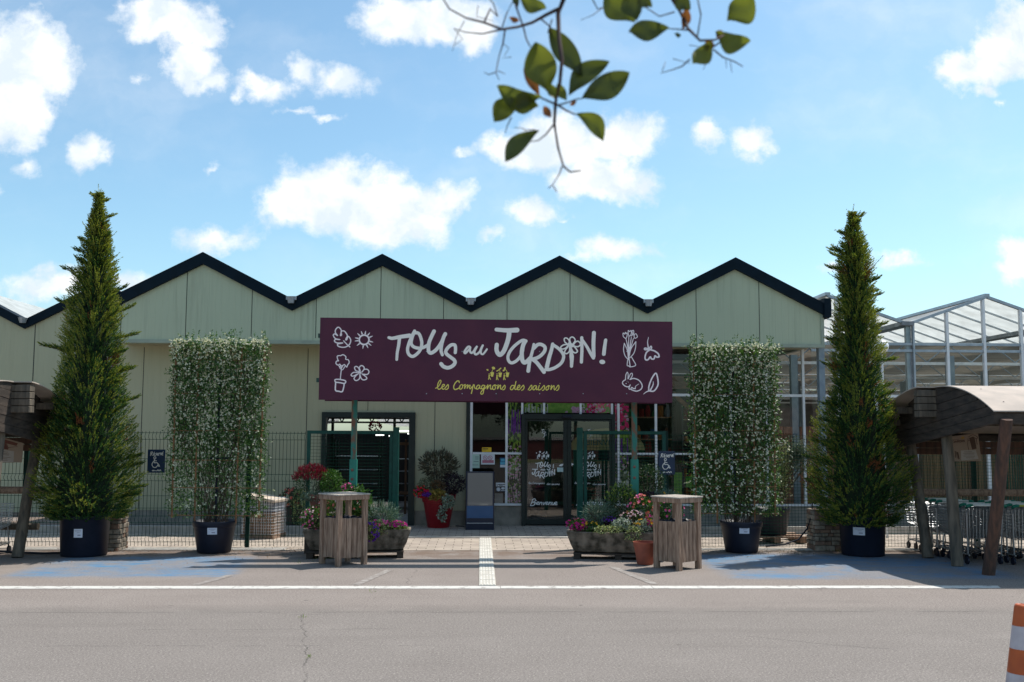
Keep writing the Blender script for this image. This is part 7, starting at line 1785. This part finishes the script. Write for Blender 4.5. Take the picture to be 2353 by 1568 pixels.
LEAVES = [((758,645),(465,575),125,LB,.0,-.25),((738,708),(560,720),125,LB,0,.2),((640,668),(445,815),120,LB,.01,.25),((742,868),(520,1078),100,LBD,0,.25),((985,758),(1168,938),105,LB,0,-.35),((1025,658),(1340,490),150,LBD,.0,.0),((940,640),(1208,415),125,LBD,.02,-.3),
 ((800,610),(718,292),185,LB,-.02,.0),((1030,510),(808,192),135,LBD,.03,.05),((925,668),(862,558),60,LB,.02,0),((745,640),(640,455),60,LBR,.03,.1),((945,698),(992,672),26,LBR,0,0),((822,782),(775,705),46,LBR,.0,0),((850,660),(820,560),60,LB,.02,0),
 ((1600,192),(1335,215),125,LBD,.0,.05),((1375,150),(1180,-60),180,LB,.04,.0),((1390,140),(1330,-40),120,LBD,-.02,0),((1910,215),(2138,280),125,LB,0,.2),((1985,140),(2150,-25),170,LB,.03,.1),((1880,280),(1757,425),110,LB,0,-.1),((1742,70),(1650,-40),100,LBD,0,0),((1690,200),(1715,50),55,LBR,.02,.2),
 ((610,-25),(790,60),95,LB,0,.1),((545,118),(612,142),36,LBR,.0,0),((1490,50),(1400,-40),80,LBD,0,0),((1640,225),(1682,238),30,LBD,0,0),((600,60),(580,-60),40,LBD,0,0),((1910,215),(1965,240),60,LBR,0,0),((1845,270),(1890,330),70,LBR,0,0)]
for (a, c, w, m, dy, cu) in LEAVES: bigleaf('leaf', a, c, w, m, dy, cu)

# ------------------------------------------------------------------ what the panes mirror: the far side of the car park, behind the camera
far = empty('boundary_wall', (2, -26, 0), 'low dark red wall across the car park, mirrored in the glass', 'wall')
mb = MB(); mb.bb(-14, 18, -30.3, -30, 0, 1.25); mb.build('wall_body', mat('maroon_wall', (.13,.03,.028), (.10,.025,.022), 1), far)
mb = MB(); mb.bb(-14.1, 18.1, -30.35, -29.95, 1.25, 1.31); mb.build('coping', TEAL, far)
mb = MB(); mb.add([(-60,-29,.004),(60,-29,.004),(60,-21,.004),(-60,-21,.004)], [(0,1,2,3)]); tag(mb.build('dry_lawn', mat('dry_grass', (.16,.15,.06), (.08,.09,.03), 3, 1)), kind='structure')
TL = ['tree second from the far corner beyond the maroon wall, left','tree right of its pair beyond the left half of the maroon wall','tallest broad tree beyond the left end of the maroon wall','smallest tree beyond the right half of the maroon wall','tall tree beyond the right end of the maroon wall','tree farthest right beyond the maroon wall','distant tree furthest back beyond the maroon wall','tree just left of centre beyond the maroon wall']
for i, (x, y, h, r_) in enumerate(((-17,-32,7,3),(-9,-34,6.5,2.8),(-24,-33,8,3.5),(12,-36,5.0,2.2),(20,-34,7,3),(27,-33,6,3),(4,-48,6,3),(-3,-40,6.1,3))):
    e = empty('broadleaf_tree', (x, y, 0), TL[i], 'tree', 'trees across the car park')
    mb = MB(); mb.tube([(x,y,0),(x+.1,y,h*.4),(x,y,h*.8)], [.2,.14,.05], 8); mb.build('trunk', TWIG, e)
    rr = random.Random(i); vs, fs = [], []
    for k in range(2600):
        d = rnd_dir(rr); q = Vector((x,y,h*.62))+Vector((d.x*r_, d.y*r_, d.z*h*.38))*(rr.random()**.4)*(.75+.5*mnoise.noise(d*2+Vector((i,0,0)))); leaf2(vs, fs, q, rnd_dir(rr), rnd_dir(rr), .35, .22)
    mesh_obj('crown', vs, fs, LG_DARK, e)
for m_ in bpy.data.meshes: m_.validate()
scene.cycles.use_denoising = True
